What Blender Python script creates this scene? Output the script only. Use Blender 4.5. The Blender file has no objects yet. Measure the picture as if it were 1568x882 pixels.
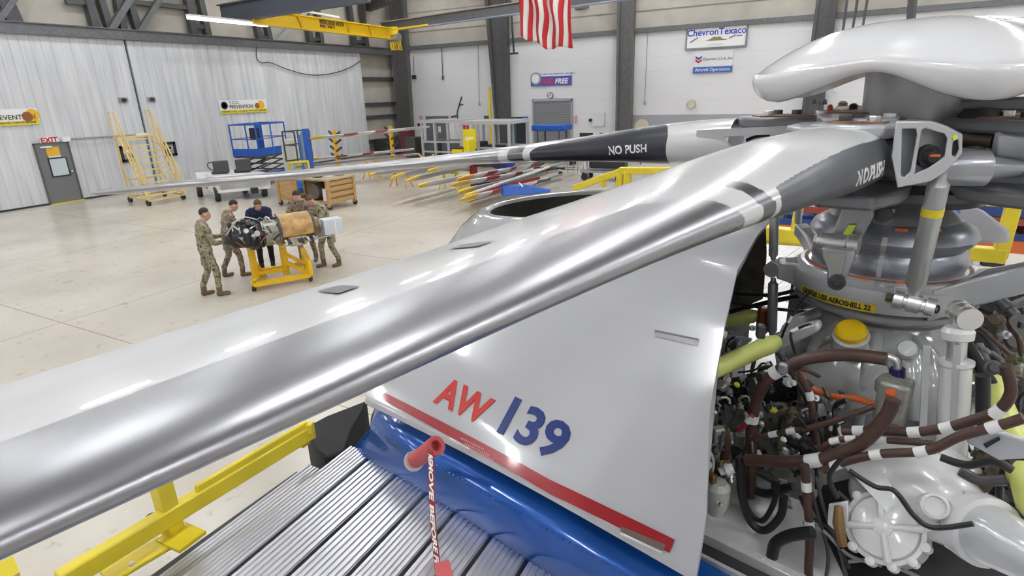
import bpy, bmesh, math, random
from mathutils import Vector as V, Matrix, Quaternion
C = bpy.context.scene.collection
PI = math.pi
rnd = random.Random(7)
# ---------------------------------------------------------------- camera
H = 3.9
FPX = 886.0
CX, CY = 784.0, 441.0
down = V((81, 2609, FPX)).normalized()
d1 = V((507, -317, FPX)).normalized()
d1 = (d1 - down*(d1.dot(down))).normalized()
up = -down
dx = d1.cross(up)
cam_d = bpy.data.cameras.new('camera'); cam = bpy.data.objects.new('camera', cam_d); C.objects.link(cam)
cam_d.sensor_width = 36; cam_d.lens = 36*FPX/1568; cam_d.clip_start = .05; cam_d.clip_end = 300
cr = V((dx.x, d1.x, up.x)); cd = V((dx.y, d1.y, up.y)); cf = V((dx.z, d1.z, up.z))
m = Matrix((cr, -cd, -cf)).transposed().to_4x4()
m.translation = V((0, 0, H)); cam.matrix_world = m
bpy.context.scene.camera = cam
# ---------------------------------------------------------------- light settings
sc = bpy.context.scene
sc.view_settings.view_transform = 'Standard'; sc.view_settings.look = 'None'
sc.view_settings.gamma = 1; sc.view_settings.exposure = 0.0
sc.view_settings.use_curve_mapping = False
LAMP = 64.0
w = bpy.data.worlds.new('world'); sc.world = w; w.use_nodes = True
w.node_tree.nodes['Background'].inputs[0].default_value = (.9, .95, 1, 1)
w.node_tree.nodes['Background'].inputs[1].default_value = .3
# ---------------------------------------------------------------- pixel -> world point helpers (a ray from the eye met with a real plane)
def ray(x, y):
    q = V(((x-CX)/FPX, (y-CY)/FPX, 1))
    return V((dx.dot(q), d1.dot(q), up.dot(q)))
def on_z(x, y, z): r = ray(x, y); t = (z-H)/r.z; return V((r.x*t, r.y*t, z))
def on_x(x, y, X): r = ray(x, y); t = X/r.x; return V((X, r.y*t, H+r.z*t))
def on_y(x, y, Y): r = ray(x, y); t = Y/r.y; return V((r.x*t, Y, H+r.z*t))
HUB = V((.256, 2.863, 0)); HT = math.radians(-13.1)
HU = V((math.cos(HT), math.sin(HT), 0)); HS = V((HU.y, -HU.x, 0))      # aircraft forward, starboard
def lat(x, y, c): r = ray(x, y); t = (c+HUB.dot(HS))/r.dot(HS); return V((r.x*t, r.y*t, H+r.z*t))
def heli(a, c, z): return V((HUB.x+HU.x*a+HS.x*c, HUB.y+HU.y*a+HS.y*c, z+H))
def toheli(p): d = V((p.x-HUB.x, p.y-HUB.y, 0)); return V((d.dot(HU), d.dot(HS), p.z-H))
# ---------------------------------------------------------------- materials
MATS = {}
def mat(name, col, rough=.5, metal=0, var=0, vscale=8, bump=0, bscale=40, coat=0, emit=0, stretch=None, rvar=0):
    if name in MATS: return MATS[name]
    M = bpy.data.materials.new(name); M.use_nodes = True; nt = M.node_tree; b = nt.nodes['Principled BSDF']
    b.inputs['Base Color'].default_value = (*col, 1); b.inputs['Roughness'].default_value = rough
    b.inputs['Metallic'].default_value = metal
    if coat: b.inputs['Coat Weight'].default_value = coat; b.inputs['Coat Roughness'].default_value = .06
    if emit: b.inputs['Emission Color'].default_value = (*col, 1); b.inputs['Emission Strength'].default_value = emit
    if var or bump or rvar:
        tc = nt.nodes.new('ShaderNodeTexCoord'); mp = nt.nodes.new('ShaderNodeMapping'); nt.links.new(tc.outputs['Object'], mp.inputs[0])
        if stretch: mp.inputs['Scale'].default_value = stretch
    if var:
        n = nt.nodes.new('ShaderNodeTexNoise'); n.inputs['Scale'].default_value = vscale; n.inputs['Detail'].default_value = 6
        nt.links.new(mp.outputs[0], n.inputs[0])
        r = nt.nodes.new('ShaderNodeValToRGB'); r.color_ramp.elements[0].position = .3; r.color_ramp.elements[1].position = .7
        r.color_ramp.elements[0].color = (*[c*(1-var) for c in col], 1); r.color_ramp.elements[1].color = (*[min(1, c*(1+var*.5)) for c in col], 1)
        nt.links.new(n.outputs[0], r.inputs[0]); nt.links.new(r.outputs[0], b.inputs['Base Color'])
    if rvar:
        n3 = nt.nodes.new('ShaderNodeTexNoise'); n3.inputs['Scale'].default_value = vscale; nt.links.new(mp.outputs[0], n3.inputs[0])
        mr = nt.nodes.new('ShaderNodeMapRange'); mr.inputs[3].default_value = max(.02, rough-rvar); mr.inputs[4].default_value = rough+rvar
        nt.links.new(n3.outputs[0], mr.inputs[0]); nt.links.new(mr.outputs[0], b.inputs['Roughness'])
    if bump:
        n2 = nt.nodes.new('ShaderNodeTexNoise'); n2.inputs['Scale'].default_value = bscale; n2.inputs['Detail'].default_value = 4
        nt.links.new(mp.outputs[0], n2.inputs[0]); bp = nt.nodes.new('ShaderNodeBump'); bp.inputs['Strength'].default_value = bump
        bp.inputs['Distance'].default_value = .01
        nt.links.new(n2.outputs[0], bp.inputs['Height']); nt.links.new(bp.outputs[0], b.inputs['Normal'])
    MATS[name] = M; return M
def camo(name, cols, scale=9):
    M = bpy.data.materials.new(name); M.use_nodes = True; nt = M.node_tree; b = nt.nodes['Principled BSDF']; b.inputs['Roughness'].default_value = .9
    tc = nt.nodes.new('ShaderNodeTexCoord'); n = nt.nodes.new('ShaderNodeTexNoise'); n.inputs['Scale'].default_value = scale; n.inputs['Detail'].default_value = 3
    nt.links.new(tc.outputs['Object'], n.inputs[0]); r = nt.nodes.new('ShaderNodeValToRGB'); r.color_ramp.interpolation = 'CONSTANT'
    e = r.color_ramp.elements; ps = [0, .42, .49, .55, .62]
    e[0].color = (*cols[0], 1); e[1].position = ps[1]; e[1].color = (*cols[1], 1)
    for i in range(2, len(cols)): q = e.new(ps[i]); q.color = (*cols[i], 1)
    nt.links.new(n.outputs[0], r.inputs[0]); nt.links.new(r.outputs[0], b.inputs['Base Color']); MATS[name] = M; return M
# ---------------------------------------------------------------- mesh builder
class MB:
    def __init__(s): s.v = []; s.f = []; s.m = []; s.cm = 0
    def add(s, vs, fs):
        o = len(s.v); s.v += [V(p) for p in vs]; s.f += [tuple(i+o for i in f) for f in fs]; s.m += [s.cm]*len(fs); return s
    def box(s, c, d, rz=0, R=None):
        c = V(c); R = R or Matrix.Rotation(rz, 3, 'Z')
        vs = [c+R@V((x*d[0]/2, y*d[1]/2, z*d[2]/2)) for x in (-1, 1) for y in (-1, 1) for z in (-1, 1)]
        return s.add(vs, [(0, 1, 3, 2), (4, 6, 7, 5), (0, 4, 5, 1), (2, 3, 7, 6), (0, 2, 6, 4), (1, 5, 7, 3)])
    def bb(s, x0, x1, y0, y1, z0, z1): return s.box(((x0+x1)/2, (y0+y1)/2, (z0+z1)/2), (abs(x1-x0), abs(y1-y0), abs(z1-z0)))
    def bar(s, a, b, w, h=None, upv=None):          # rectangular bar from a to b
        a = V(a); b = V(b); h = h or w; t = (b-a).normalized(); u = V(upv or (0, 0, 1))
        if abs(t.dot(u)) > .95: u = V((1, 0, 0))
        sd = t.cross(u).normalized(); u = sd.cross(t).normalized()
        vs = [p+sd*(i*w/2)+u*(j*h/2) for p in (a, b) for i, j in ((-1, -1), (1, -1), (1, 1), (-1, 1))]
        return s.add(vs, [(0, 1, 2, 3), (7, 6, 5, 4), (0, 4, 5, 1), (1, 5, 6, 2), (2, 6, 7, 3), (3, 7, 4, 0)])
    def tube(s, pts, r, n=10, smooth=0, cap=True, closed=False):
        pts = [V(p) for p in pts]
        if smooth: pts = spline(pts, smooth)
        rs = r if isinstance(r, (list, tuple)) else [r]*len(pts)
        if len(rs) != len(pts): rs = [rs[min(len(rs)-1, int(i*len(rs)/len(pts)))] for i in range(len(pts))]
        vs = []; fs = []; pu = None; N = len(pts)
        for i, p in enumerate(pts):
            if closed: t = pts[(i+1) % N]-pts[i-1]
            else: t = pts[min(i+1, N-1)]-pts[max(i-1, 0)]
            if t.length < 1e-9: t = V((0, 0, 1))
            t.normalize()
            if pu is None: pu = t.orthogonal().normalized()
            pu = (pu-t*pu.dot(t)); pu = pu.normalized() if pu.length > 1e-6 else t.orthogonal().normalized()
            q = t.cross(pu)
            for k in range(n): a = 2*PI*k/n; vs.append(p+(pu*math.cos(a)+q*math.sin(a))*rs[i])
        for i in range(N if closed else N-1):
            j = (i+1) % N
            for k in range(n): fs.append((i*n+k, i*n+(k+1) % n, j*n+(k+1) % n, j*n+k))
        if cap and not closed: fs += [tuple(range(n))[::-1], tuple((N-1)*n+k for k in range(n))]
        return s.add(vs, fs)
    def cyl(s, a, b, r, r2=None, n=20): return s.tube([a, b], [r, r if r2 is None else r2], n)
    def lathe(s, prof, c=(0, 0, 0), ax=(0, 0, 1), n=32, sx=1, sy=1, a0=0):   # prof: (radius, height)
        c = V(c); ax = V(ax).normalized(); q = V((0, 0, 1)).rotation_difference(ax).to_matrix(); vs = []; fs = []
        for r, h in prof:
            for k in range(n): a = a0+2*PI*k/n; vs.append(c+q@V((r*sx*math.cos(a), r*sy*math.sin(a), h)))
        for i in range(len(prof)-1):
            for k in range(n): fs.append((i*n+k, i*n+(k+1) % n, (i+1)*n+(k+1) % n, (i+1)*n+k))
        if prof[0][0] > 1e-4: fs.append(tuple(range(n))[::-1])
        if prof[-1][0] > 1e-4: fs.append(tuple((len(prof)-1)*n+k for k in range(n)))
        return s.add(vs, fs)
    def sph(s, c, r, n=16, m=10, R=None):
        c = V(c); r = (r, r, r) if not isinstance(r, (tuple, list)) else r; R = R or Matrix.Identity(3); vs = []; fs = []
        for i in range(m+1):
            t = PI*i/m
            for k in range(n): a = 2*PI*k/n; vs.append(c+R@V((r[0]*math.sin(t)*math.cos(a), r[1]*math.sin(t)*math.sin(a), r[2]*math.cos(t))))
        for i in range(m):
            for k in range(n): fs.append((i*n+k, (i+1)*n+k, (i+1)*n+(k+1) % n, i*n+(k+1) % n))
        return s.add(vs, fs)
    def prism(s, poly, vec):                         # planar polygon (3d points) extruded along vec
        n = len(poly); vec = V(vec); a = [V(p) for p in poly]
        return s.add(a+[p+vec for p in a], [tuple(range(n))[::-1], tuple(range(n, 2*n))]+[(i, (i+1) % n, n+(i+1) % n, n+i) for i in range(n)])
    def ringframe(s, outer, inners, vec):            # plate with holes: outer/inner rings of same winding
        bm = bmesh.new(); loops = []; edges = []
        for L in [outer]+inners:
            vv = [bm.verts.new(V(p)) for p in L]; loops.append(vv)
            for i in range(len(vv)): edges.append(bm.edges.new((vv[i], vv[(i+1) % len(vv)])))
        r = bmesh.ops.triangle_fill(bm, edges=edges, use_beauty=True, use_dissolve=False)
        g = bmesh.ops.extrude_face_region(bm, geom=bm.faces[:])
        bmesh.ops.translate(bm, verts=[e for e in g['geom'] if isinstance(e, bmesh.types.BMVert)], vec=V(vec))
        bmesh.ops.recalc_face_normals(bm, faces=bm.faces[:])
        bm.verts.index_update(); s.add([v.co.copy() for v in bm.verts], [tuple(v.index for v in f.verts) for f in bm.faces]); bm.free(); return s
    def loft(s, rings, closed=True, cap=True):
        n = len(rings[0]); vs = [p for r in rings for p in r]; fs = []
        for i in range(len(rings)-1):
            for k in range(n if closed else n-1): fs.append((i*n+k, i*n+(k+1) % n, (i+1)*n+(k+1) % n, (i+1)*n+k))
        if cap and closed: fs += [tuple(range(n))[::-1], tuple((len(rings)-1)*n+k for k in range(n))]
        return s.add(vs, fs)
def spline(pts, k):
    out = []; n = len(pts)
    for i in range(n-1):
        p0, p1, p2, p3 = pts[max(i-1, 0)], pts[i], pts[i+1], pts[min(i+2, n-1)]
        for j in range(k):
            t = j/k; out.append(.5*((2*p1)+(p2-p0)*t+(2*p0-5*p1+4*p2-p3)*t*t+(3*p1-p0-3*p2+p3)*t**3))
    return out+[pts[-1]]
def obj(name, mb, mats, parent=None, loc=None, bevel=0, smooth=35, sub=0, solid=0):
    """one mesh object; its origin sits at the thing's base when it is top level"""
    mats = mats if isinstance(mats, (list, tuple)) else [mats]
    me = bpy.data.meshes.new(name)
    off = V(loc) if loc is not None else V((0, 0, 0))
    if loc is None and parent is not None and 'org' in parent: off = V(parent['org'])
    elif loc is None and parent is None and mb.v:
        xs = [p.x for p in mb.v]; ys = [p.y for p in mb.v]; zs = [p.z for p in mb.v]
        off = V(((min(xs)+max(xs))/2, (min(ys)+max(ys))/2, min(zs)))
    me.from_pydata([p-off for p in mb.v], [], mb.f)
    for x in mats: me.materials.append(x)
    for i, p in enumerate(me.polygons): p.material_index = mb.m[i]
    bm = bmesh.new(); bm.from_mesh(me); bmesh.ops.recalc_face_normals(bm, faces=bm.faces[:]); bm.to_mesh(me); bm.free()
    me.validate()
    o = bpy.data.objects.new(name, me); C.objects.link(o)
    if smooth:
        me.shade_smooth() if hasattr(me, 'shade_smooth') else None
        try: me.set_sharp_from_angle(angle=math.radians(smooth))
        except Exception: pass
    if bevel:
        bv = o.modifiers.new('bevel', 'BEVEL'); bv.width = bevel; bv.segments = 2; bv.limit_method = 'ANGLE'; bv.angle_limit = math.radians(40)
    if sub: sb = o.modifiers.new('sub', 'SUBSURF'); sb.levels = sub; sb.render_levels = sub
    if solid: so = o.modifiers.new('solid', 'SOLIDIFY'); so.thickness = solid
    if parent is not None: o.parent = parent
    else: o.location = off
    o['org'] = list(off); return o
def thing(name, label, cat, loc, group=None):
    o = bpy.data.objects.new(name, None); C.objects.link(o); o.location = loc; o.empty_display_size = .2
    o['label'] = label; o['category'] = cat; o['org'] = [loc[0], loc[1], loc[2]]
    if group: o['group'] = group
    return o
def tag(o, label, cat, group=None, kind=None):
    o['label'] = label; o['category'] = cat
    if group: o['group'] = group
    if kind: o['kind'] = kind
    return o
def struct(name, mb, m, **k):
    o = obj(name, mb, m, **k); o['kind'] = 'structure'; return o
def bake(o):                                         # final mesh of one object, worked out in a scene of its own
    ts = bpy.data.scenes.new('bake'); ts.collection.objects.link(o); vl = ts.view_layers[0]; vl.update(); dg = vl.depsgraph; dg.update()
    me = bpy.data.meshes.new_from_object(o.evaluated_get(dg)); bpy.data.scenes.remove(ts); return me
def text_mesh(txt, size, depth=.002, bold=0, sx=1, shear=0, spacing=1):
    cu = bpy.data.curves.new('t', 'FONT'); cu.body = txt; cu.size = size; cu.extrude = depth; cu.offset = bold; cu.align_x = 'CENTER'; cu.align_y = 'CENTER'; cu.shear = shear
    cu.space_character = spacing; cu.resolution_u = 3
    o = bpy.data.objects.new('t', cu); me = bake(o)
    bpy.data.objects.remove(o); mb = MB(); mb.add([V((v.co.x*sx, v.co.y, v.co.z)) for v in me.vertices], [tuple(p.vertices) for p in me.polygons]); bpy.data.meshes.remove(me)
    return mb
def place(mb, o, ux, uy, bend=None):                 # map local (x,y,z) to o + x*ux + y*uy + z*n
    o = V(o); ux = V(ux); uy = V(uy); n = ux.cross(uy).normalized()
    mb.v = [o+ux*p.x+uy*p.y+n*p.z for p in mb.v]; return mb
def label_text(txt, o, ux, uy, size, m, parent, name='lettering', bold=0, sx=1, shear=0, depth=.002, spacing=1):
    return obj(name, place(text_mesh(txt, size, depth, bold, sx, shear, spacing), o, V(ux).normalized(), V(uy).normalized()), m, parent, smooth=0)
# palette
white_paint = mat('white_gloss_paint', (.45, .45, .47), .2, coat=.6)
cap_paint = mat('cap_gloss_paint', (.72, .72, .73), .18, coat=.6)
blade_white = mat('blade_white_paint', (.62, .62, .62), .25, coat=.5, var=.04, vscale=3)
silver = mat('polished_titanium', (.36, .36, .375), .33, 1, var=.08, vscale=2.5, rvar=.03)
band_silver = mat('band_titanium', (.22, .22, .23), .33, 1, var=.08, vscale=2.5)
grey_metal = mat('grey_cast_metal', (.46, .47, .49), .35, .75, var=.12, vscale=10)
grey_paint = mat('grey_painted_casting', (.42, .43, .45), .35, .2, var=.1)
dark_metal = mat('dark_metal', (.10, .10, .11), .4, .6, var=.2)
black = mat('black_rubber', (.02, .02, .022), .5)
boot_grey = mat('grey_erosion_rubber', (.085, .09, .105), .38, var=.25, vscale=6)
boot_dark = mat('dark_erosion_rubber', (.03, .032, .042), .35, var=.25, vscale=6)
mark_grey = mat('grey_marking', (.16, .165, .19), .45, var=.15)
letter_white = mat('white_lettering', (.85, .85, .85), .5)
letter_black = mat('black_lettering', (.02, .02, .02), .5)
red_paint = mat('red_stripe', (.30, .006, .012), .25, coat=.4)
red_letter = mat('red_lettering', (.50, .02, .012), .3)
blue_letter = mat('blue_lettering', (.012, .03, .16), .3)
blue_paint = mat('blue_metallic_paint', (.003, .08, .38), .25, .35, coat=.8)
yellow = mat('yellow_safety_paint', (.78, .62, .03), .35, var=.12, vscale=5)
yellow_or = mat('orange_yellow_paint', (.80, .45, .015), .4)
alu = mat('aluminium_plank', (.60, .60, .63), .33, .85, var=.06, vscale=3)
alu_side = mat('aluminium_side', (.38, .38, .40), .45, .8)
gearbox_grey = mat('gearbox_paint', (.64, .65, .66), .16, .1, coat=.6, var=.12, vscale=6, bump=.25, bscale=14)
casing_white = mat('casing_white', (.74, .74, .74), .25, 0, coat=.4, var=.06)
hose_brown = mat('brown_hose_sleeve', (.080, .040, .030), .4, var=.3, vscale=15)
hose_black = mat('black_hose', (.018, .018, .018), .4)
strut_green = mat('primer_strut', (.66, .70, .20), .38, var=.08)
orange = mat('orange_rubber', (.62, .13, .03), .45)
chrome = mat('bright_steel', (.80, .80, .80), .3, .85)
copper = mat('copper_sealant', (.33, .19, .13), .5, .4, var=.4, vscale=20)
tag_white = mat('white_band', (.8, .8, .8), .5)
skin = mat('skin', (.56, .33, .24), .5)
hair = mat('dark_hair', (.03, .02, .015), .7); hair_b = mat('brown_hair', (.11, .06, .03), .7)
wood = mat('plywood', (.50, .31, .13), .6, var=.25, vscale=3, stretch=(1, 6, 6))
steel_dark = mat('dark_primer_steel', (.085, .085, .09), .5, .2, var=.2)
beam_grey = mat('grey_primer_steel', (.15, .155, .165), .5, .2, var=.2)
blue_eq = mat('blue_equipment_paint', (.015, .10, .45), .35)
red_eq = mat('red_rack_paint', (.40, .02, .03), .4)
navy = mat('navy_cloth', (.012, .018, .06), .85)
# ================================================================ SETTING
XL, YF, XR, YB, ZC = -28.4, 35.2, 16.0, -14.0, 11.5
def floor_mat():
    M = bpy.data.materials.new('epoxy_floor'); M.use_nodes = True; nt = M.node_tree; b = nt.nodes['Principled BSDF']
    N = nt.nodes.new; L = nt.links.new
    tc = N('ShaderNodeTexCoord'); n1 = N('ShaderNodeTexNoise'); n1.inputs['Scale'].default_value = .35; n1.inputs['Detail'].default_value = 8; L(tc.outputs['Object'], n1.inputs[0])
    r = N('ShaderNodeValToRGB'); r.color_ramp.elements[0].position = .3; r.color_ramp.elements[1].position = .7
    r.color_ramp.elements[0].color = (.50, .455, .385, 1); r.color_ramp.elements[1].color = (.66, .61, .53, 1); L(n1.outputs[0], r.inputs[0])
    n2 = N('ShaderNodeTexNoise'); n2.inputs['Scale'].default_value = 4; n2.inputs['Detail'].default_value = 10; n2.inputs['Roughness'].default_value = .75; L(tc.outputs['Object'], n2.inputs[0])
    r2 = N('ShaderNodeValToRGB'); r2.color_ramp.elements[0].position = .28; r2.color_ramp.elements[0].color = (.55, .5, .45, 1); r2.color_ramp.elements[1].position = .42; r2.color_ramp.elements[1].color = (1, 1, 1, 1); L(n2.outputs[0], r2.inputs[0])
    mx = N('ShaderNodeMixRGB'); mx.blend_type = 'MULTIPLY'; mx.inputs[0].default_value = .8; L(r.outputs[0], mx.inputs[1]); L(r2.outputs[0], mx.inputs[2])
    br = N('ShaderNodeTexBrick'); br.offset = 0; br.inputs['Scale'].default_value = 1; br.inputs['Brick Width'].default_value = 6; br.inputs['Row Height'].default_value = 6
    br.inputs['Mortar Size'].default_value = .012; br.inputs[1].default_value = (1, 1, 1, 1); br.inputs[2].default_value = (1, 1, 1, 1); br.inputs[3].default_value = (.6, .56, .5, 1)
    L(tc.outputs['Object'], br.inputs[0]); m2 = N('ShaderNodeMixRGB'); m2.blend_type = 'MULTIPLY'; m2.inputs[0].default_value = 1; L(mx.outputs[0], m2.inputs[1]); L(br.outputs[0], m2.inputs[2])
    L(m2.outputs[0], b.inputs['Base Color']); b.inputs['Roughness'].default_value = .22
    mr = N('ShaderNodeMapRange'); mr.inputs[3].default_value = .14; mr.inputs[4].default_value = .34; L(n2.outputs[0], mr.inputs[0]); L(mr.outputs[0], b.inputs['Roughness'])
    return M
struct('floor', MB().bb(XL-1, XR+.5, YB-.5, YF+1, -.2, 0), floor_mat(), smooth=0)
struct('ceiling', MB().bb(XL-1, XR+.5, YB-.5, YF+1, ZC, ZC+.2), mat('ceiling_insulation', (.20, .20, .195), .9, var=.15, vscale=1), smooth=0)
insul = mat('beige_insulation', (.50, .465, .41), .8, var=.12, vscale=1.2, bump=.4, bscale=2)
wallwhite = mat('white_wall_panel', (.72, .72, .735), .35, var=.03, vscale=1)
wallgrey = mat('grey_wainscot', (.33, .34, .37), .5)
struct('wall_left', MB().bb(XL-.9, XL-.6, YB-.5, YF+1, 0, ZC), insul, smooth=0)
struct('wall_back', MB().bb(XL-1, XR+.5, YB-.5, YB-.3, 0, ZC), mat('plain_white_wall', (.68, .68, .68), .6), smooth=0)
struct('wall_right', MB().bb(XR, XR+.3, YB-.5, YF+1, 0, ZC), MATS['plain_white_wall'], smooth=0)
# corrugated hangar door leaves: real ribs
def leaf_mat():
    M = bpy.data.materials.new('hangar_door_panel'); M.use_nodes = True; nt = M.node_tree; b = nt.nodes['Principled BSDF']
    tc = nt.nodes.new('ShaderNodeTexCoord'); n = nt.nodes.new('ShaderNodeTexNoise'); n.inputs['Scale'].default_value = 1; n.inputs['Detail'].default_value = 5
    mp = nt.nodes.new('ShaderNodeMapping'); mp.inputs['Scale'].default_value = (1, 3, .3); nt.links.new(tc.outputs['Object'], mp.inputs[0]); nt.links.new(mp.outputs[0], n.inputs[0])
    r = nt.nodes.new('ShaderNodeValToRGB'); r.color_ramp.elements[0].color = (.53, .545, .575, 1); r.color_ramp.elements[1].color = (.70, .71, .735, 1); r.color_ramp.elements[0].position = .3; r.color_ramp.elements[1].position = .7
    nt.links.new(n.outputs[0], r.inputs[0]); nt.links.new(r.outputs[0], b.inputs['Base Color']); b.inputs['Roughness'].default_value = .35; return M
LM = leaf_mat()
def leaf(name, y0, y1):
    m = MB(); vs = []; y = y0; prof = []
    while y < y1-1e-3:
        for dy, d in ((0, 0), (.26, 0), (.28, .03), (.32, .03), (.34, 0)):
            if y+dy <= y1: prof.append((y+dy, d))
        y += .36
    prof.append((y1, 0)); n = len(prof)
    for z in (.02, 6.6): vs += [V((XL-d, yy, z)) for yy, d in prof]
    m.add(vs, [(i, i+1, n+i+1, n+i) for i in range(n-1)]); m.bb(XL-.16, XL-.05, y0, y1, .02, 6.6)
    return struct(name, m, LM, smooth=20)
leaf('door_1', -1.6, 16.40); leaf('door_2', 16.52, 31.55); leaf('door_3', YB, -1.7)
m = MB().bb(XL-.3, XL-.2, 16.3, 16.6, 0, 6.6); struct('trim_1', m, black, smooth=0)
# header beam above the leaves
m = MB(); m.bb(XL-.35, XL+.12, YB, YF, 6.62, 6.98); m.bb(XL-.35, XL+.2, YB, YF, 6.98, 7.02); m.bb(XL-.35, XL+.2, YB, YF, 6.58, 6.63)
struct('trim_2', m, beam_grey, smooth=0)
m = MB().bb(XL-.02, XL+.03, -1.6, 31.55, 0, .07); struct('baseboard_left', m, black, smooth=0)
# steel framing above the door
def frame_bar(k, a, b, wd, X=XL-.3, ext=1.0, mt=steel_dark):
    p = on_x(*a, X); q = on_x(*b, X)
    if ext: d = (p-q).normalized(); s = (11.3-p.z)/max(d.z, .15); p = p+d*min(s, 6)
    return struct('trim_%d' % k, MB().bar(p, q, wd, wd), mt, smooth=0)
k = 3
for a, b, wd in [((134, 0), (148, 49), .32), ((154, 0), (168, 46), .28), ((180, 0), (189, 48), .3), ((197, 0), (212, 50), .3), ((287, 0), (297, 56), .32), ((306, 0), (319, 58), .3),
                 ((386, 10), (398, 62), .28), ((402, 10), (413, 62), .28), ((468, 15), (476, 69), .3), ((485, 15), (492, 69), .3), ((535, 15), (543, 74), .3), ((554, 15), (561, 74), .3), ((2, 0), (20, 40), .34), ((12, 0), (30, 40), .3)]:
    frame_bar(k, a, b, wd); k += 1
for a, b, wd in [((197, 0), (168, 48), .26), ((243, 0), (211, 52), .22), ((20, 0), (-8, 40), .2)]:
    frame_bar(k, a, b, wd, X=XL-.15, ext=1, mt=beam_grey); k += 1
frame_bar(k, (477, 8), (421, 66), .22, X=XL-.1, mt=mat('galvanised', (.45, .46, .48), .4, .5)); k += 1
for a, b in [((201, 3), (300, 13)), ((296, 40), (319, 42)), ((398, 58), (413, 58)), ((476, 60), (492, 60)), ((543, 64), (561, 64)), ((100, 2), (134, 4))]:
    p = on_x(*a, XL-.3); q = on_x(*b, XL-.3); struct('trim_%d' % k, MB().bar(p, q, .2), steel_dark, smooth=0); k += 1
# girts in the bay beside the door
for py in (121, 159, 178, 214):
    z = on_x(590, py, XL-.4).z
    struct('trim_%d' % k, MB().bb(XL-.6, XL-.3, 31.6, 35.2, z-.12, z+.12), steel_dark, smooth=0); k += 1
# far wall with white panels between columns
WX0 = XL-.6
struct('wall_far', MB().bb(WX0, XR+.5, YF+.25, YF+.6, 0, ZC), insul, smooth=0)
def seams():
    M = bpy.data.materials.new('white_panelling'); M.use_nodes = True; nt = M.node_tree; b = nt.nodes['Principled BSDF']
    tc = nt.nodes.new('ShaderNodeTexCoord'); sp = nt.nodes.new('ShaderNodeSeparateXYZ'); nt.links.new(tc.outputs['Object'], sp.inputs[0])
    mo = nt.nodes.new('ShaderNodeMath'); mo.operation = 'PINGPONG'; mo.inputs[1].default_value = .4; nt.links.new(sp.outputs[2], mo.inputs[0])
    r = nt.nodes.new('ShaderNodeValToRGB'); r.color_ramp.elements[0].color = (.64, .64, .655, 1); r.color_ramp.elements[1].color = (.70, .70, .715, 1); r.color_ramp.elements[1].position = .03
    nt.links.new(mo.outputs[0], r.inputs[0]); nt.links.new(r.outputs[0], b.inputs['Base Color']); b.inputs['Roughness'].default_value = .35; return M
SM = seams()
for i, (x0, x1) in enumerate([(-27.3, -20.7), (-19.3, -12.0), (-11.0, -1.75), (-.5, 16)]):
    struct('wall_far_panel_%d' % (i+1), MB().bb(x0-.3, x1+.3, YF+.05, YF+.25, .05 if i < 2 else 2.35, 6.85), SM, smooth=0)
    if i >= 2: struct('baseboard_far_%d' % (i+1), MB().bb(x0-.3, x1+.3, YF+.04, YF+.25, 0, 2.35), wallgrey, smooth=0)
struct('trim_%d' % k, MB().bb(WX0+.2, XR, YF-.15, YF+.3, 6.85, 7.1), beam_grey, smooth=0); k += 1
for z in (8.0, 9.2):
    struct('trim_%d' % k, MB().bb(WX0+.2, XR, YF+.2, YF+.27, z, z+.05), mat('seam', (.32, .29, .25), .8), smooth=0); k += 1
# tapered steel columns
for (pl0, pr0, y0, pl1, pr1, y1, Y) in [(598, 620, 50, 608, 629, 195, YF-.4), (744, 775, 30, 757, 778, 185, YF-.5), (945, 971, 5, 942, 965, 200, YF-.5), (1250, 1283, 0, 1240, 1273, 75, YF-.5)]:
    a, b = on_y(pl0, y0, Y), on_y(pr0, y0, Y); c, d = on_y(pl1, y1, Y), on_y(pr1, y1, Y)
    def xa(p, q, z): t = (z-p.z)/(q.z-p.z); return p.x+(q.x-p.x)*t
    m = MB()
    for e0, e1 in ((0, .16), (.84, 1)):
        r = []
        for z in (0, 11.4):
            xl, xr = xa(a, c, z), xa(b, d, z); w0 = xl+(xr-xl)*e0; w1 = xl+(xr-xl)*e1
            r.append([V((w0, Y, z)), V((w1, Y, z)), V((w1, Y+.4, z)), V((w0, Y+.4, z))])
        m.loft(r)
    r = []
    for z in (0, 11.4):
        xl, xr = xa(a, c, z), xa(b, d, z); r.append([V((xl+.05, Y+.12, z)), V((xr-.05, Y+.12, z)), V((xr-.05, Y+.24, z)), V((xl+.05, Y+.24, z))])
    m.loft(r)
    struct('trim_%d' % k, m, steel_dark if k % 2 else mat('column_steel', (.13, .13, .125), .45, .2, var=.2), smooth=0); k += 1
m = MB().bb(-20.42, -20.3, YF-.65, YF-.5, 0, 4.2); struct('trim_%d' % k, m, yellow, smooth=0); k += 1
# overhead roof beams crossing the top edge of the frame
for a, b, z, wd, mt in [((-20, 4), (430, -55), 9.5, .4, steel_dark), ((300, 5), (420, -30), 9.8, .3, steel_dark), ((880, 9), (1120, 2), 8.6, .35, beam_grey), ((540, 20), (620, -10), 9.6, .5, steel_dark)]:
    p = on_z(*a, z); q = on_z(*b, z)
    if p.length > 60 or q.length > 60: continue
    struct('trim_%d' % k, MB().bar(p, q, wd), mt, smooth=0); k += 1
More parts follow.
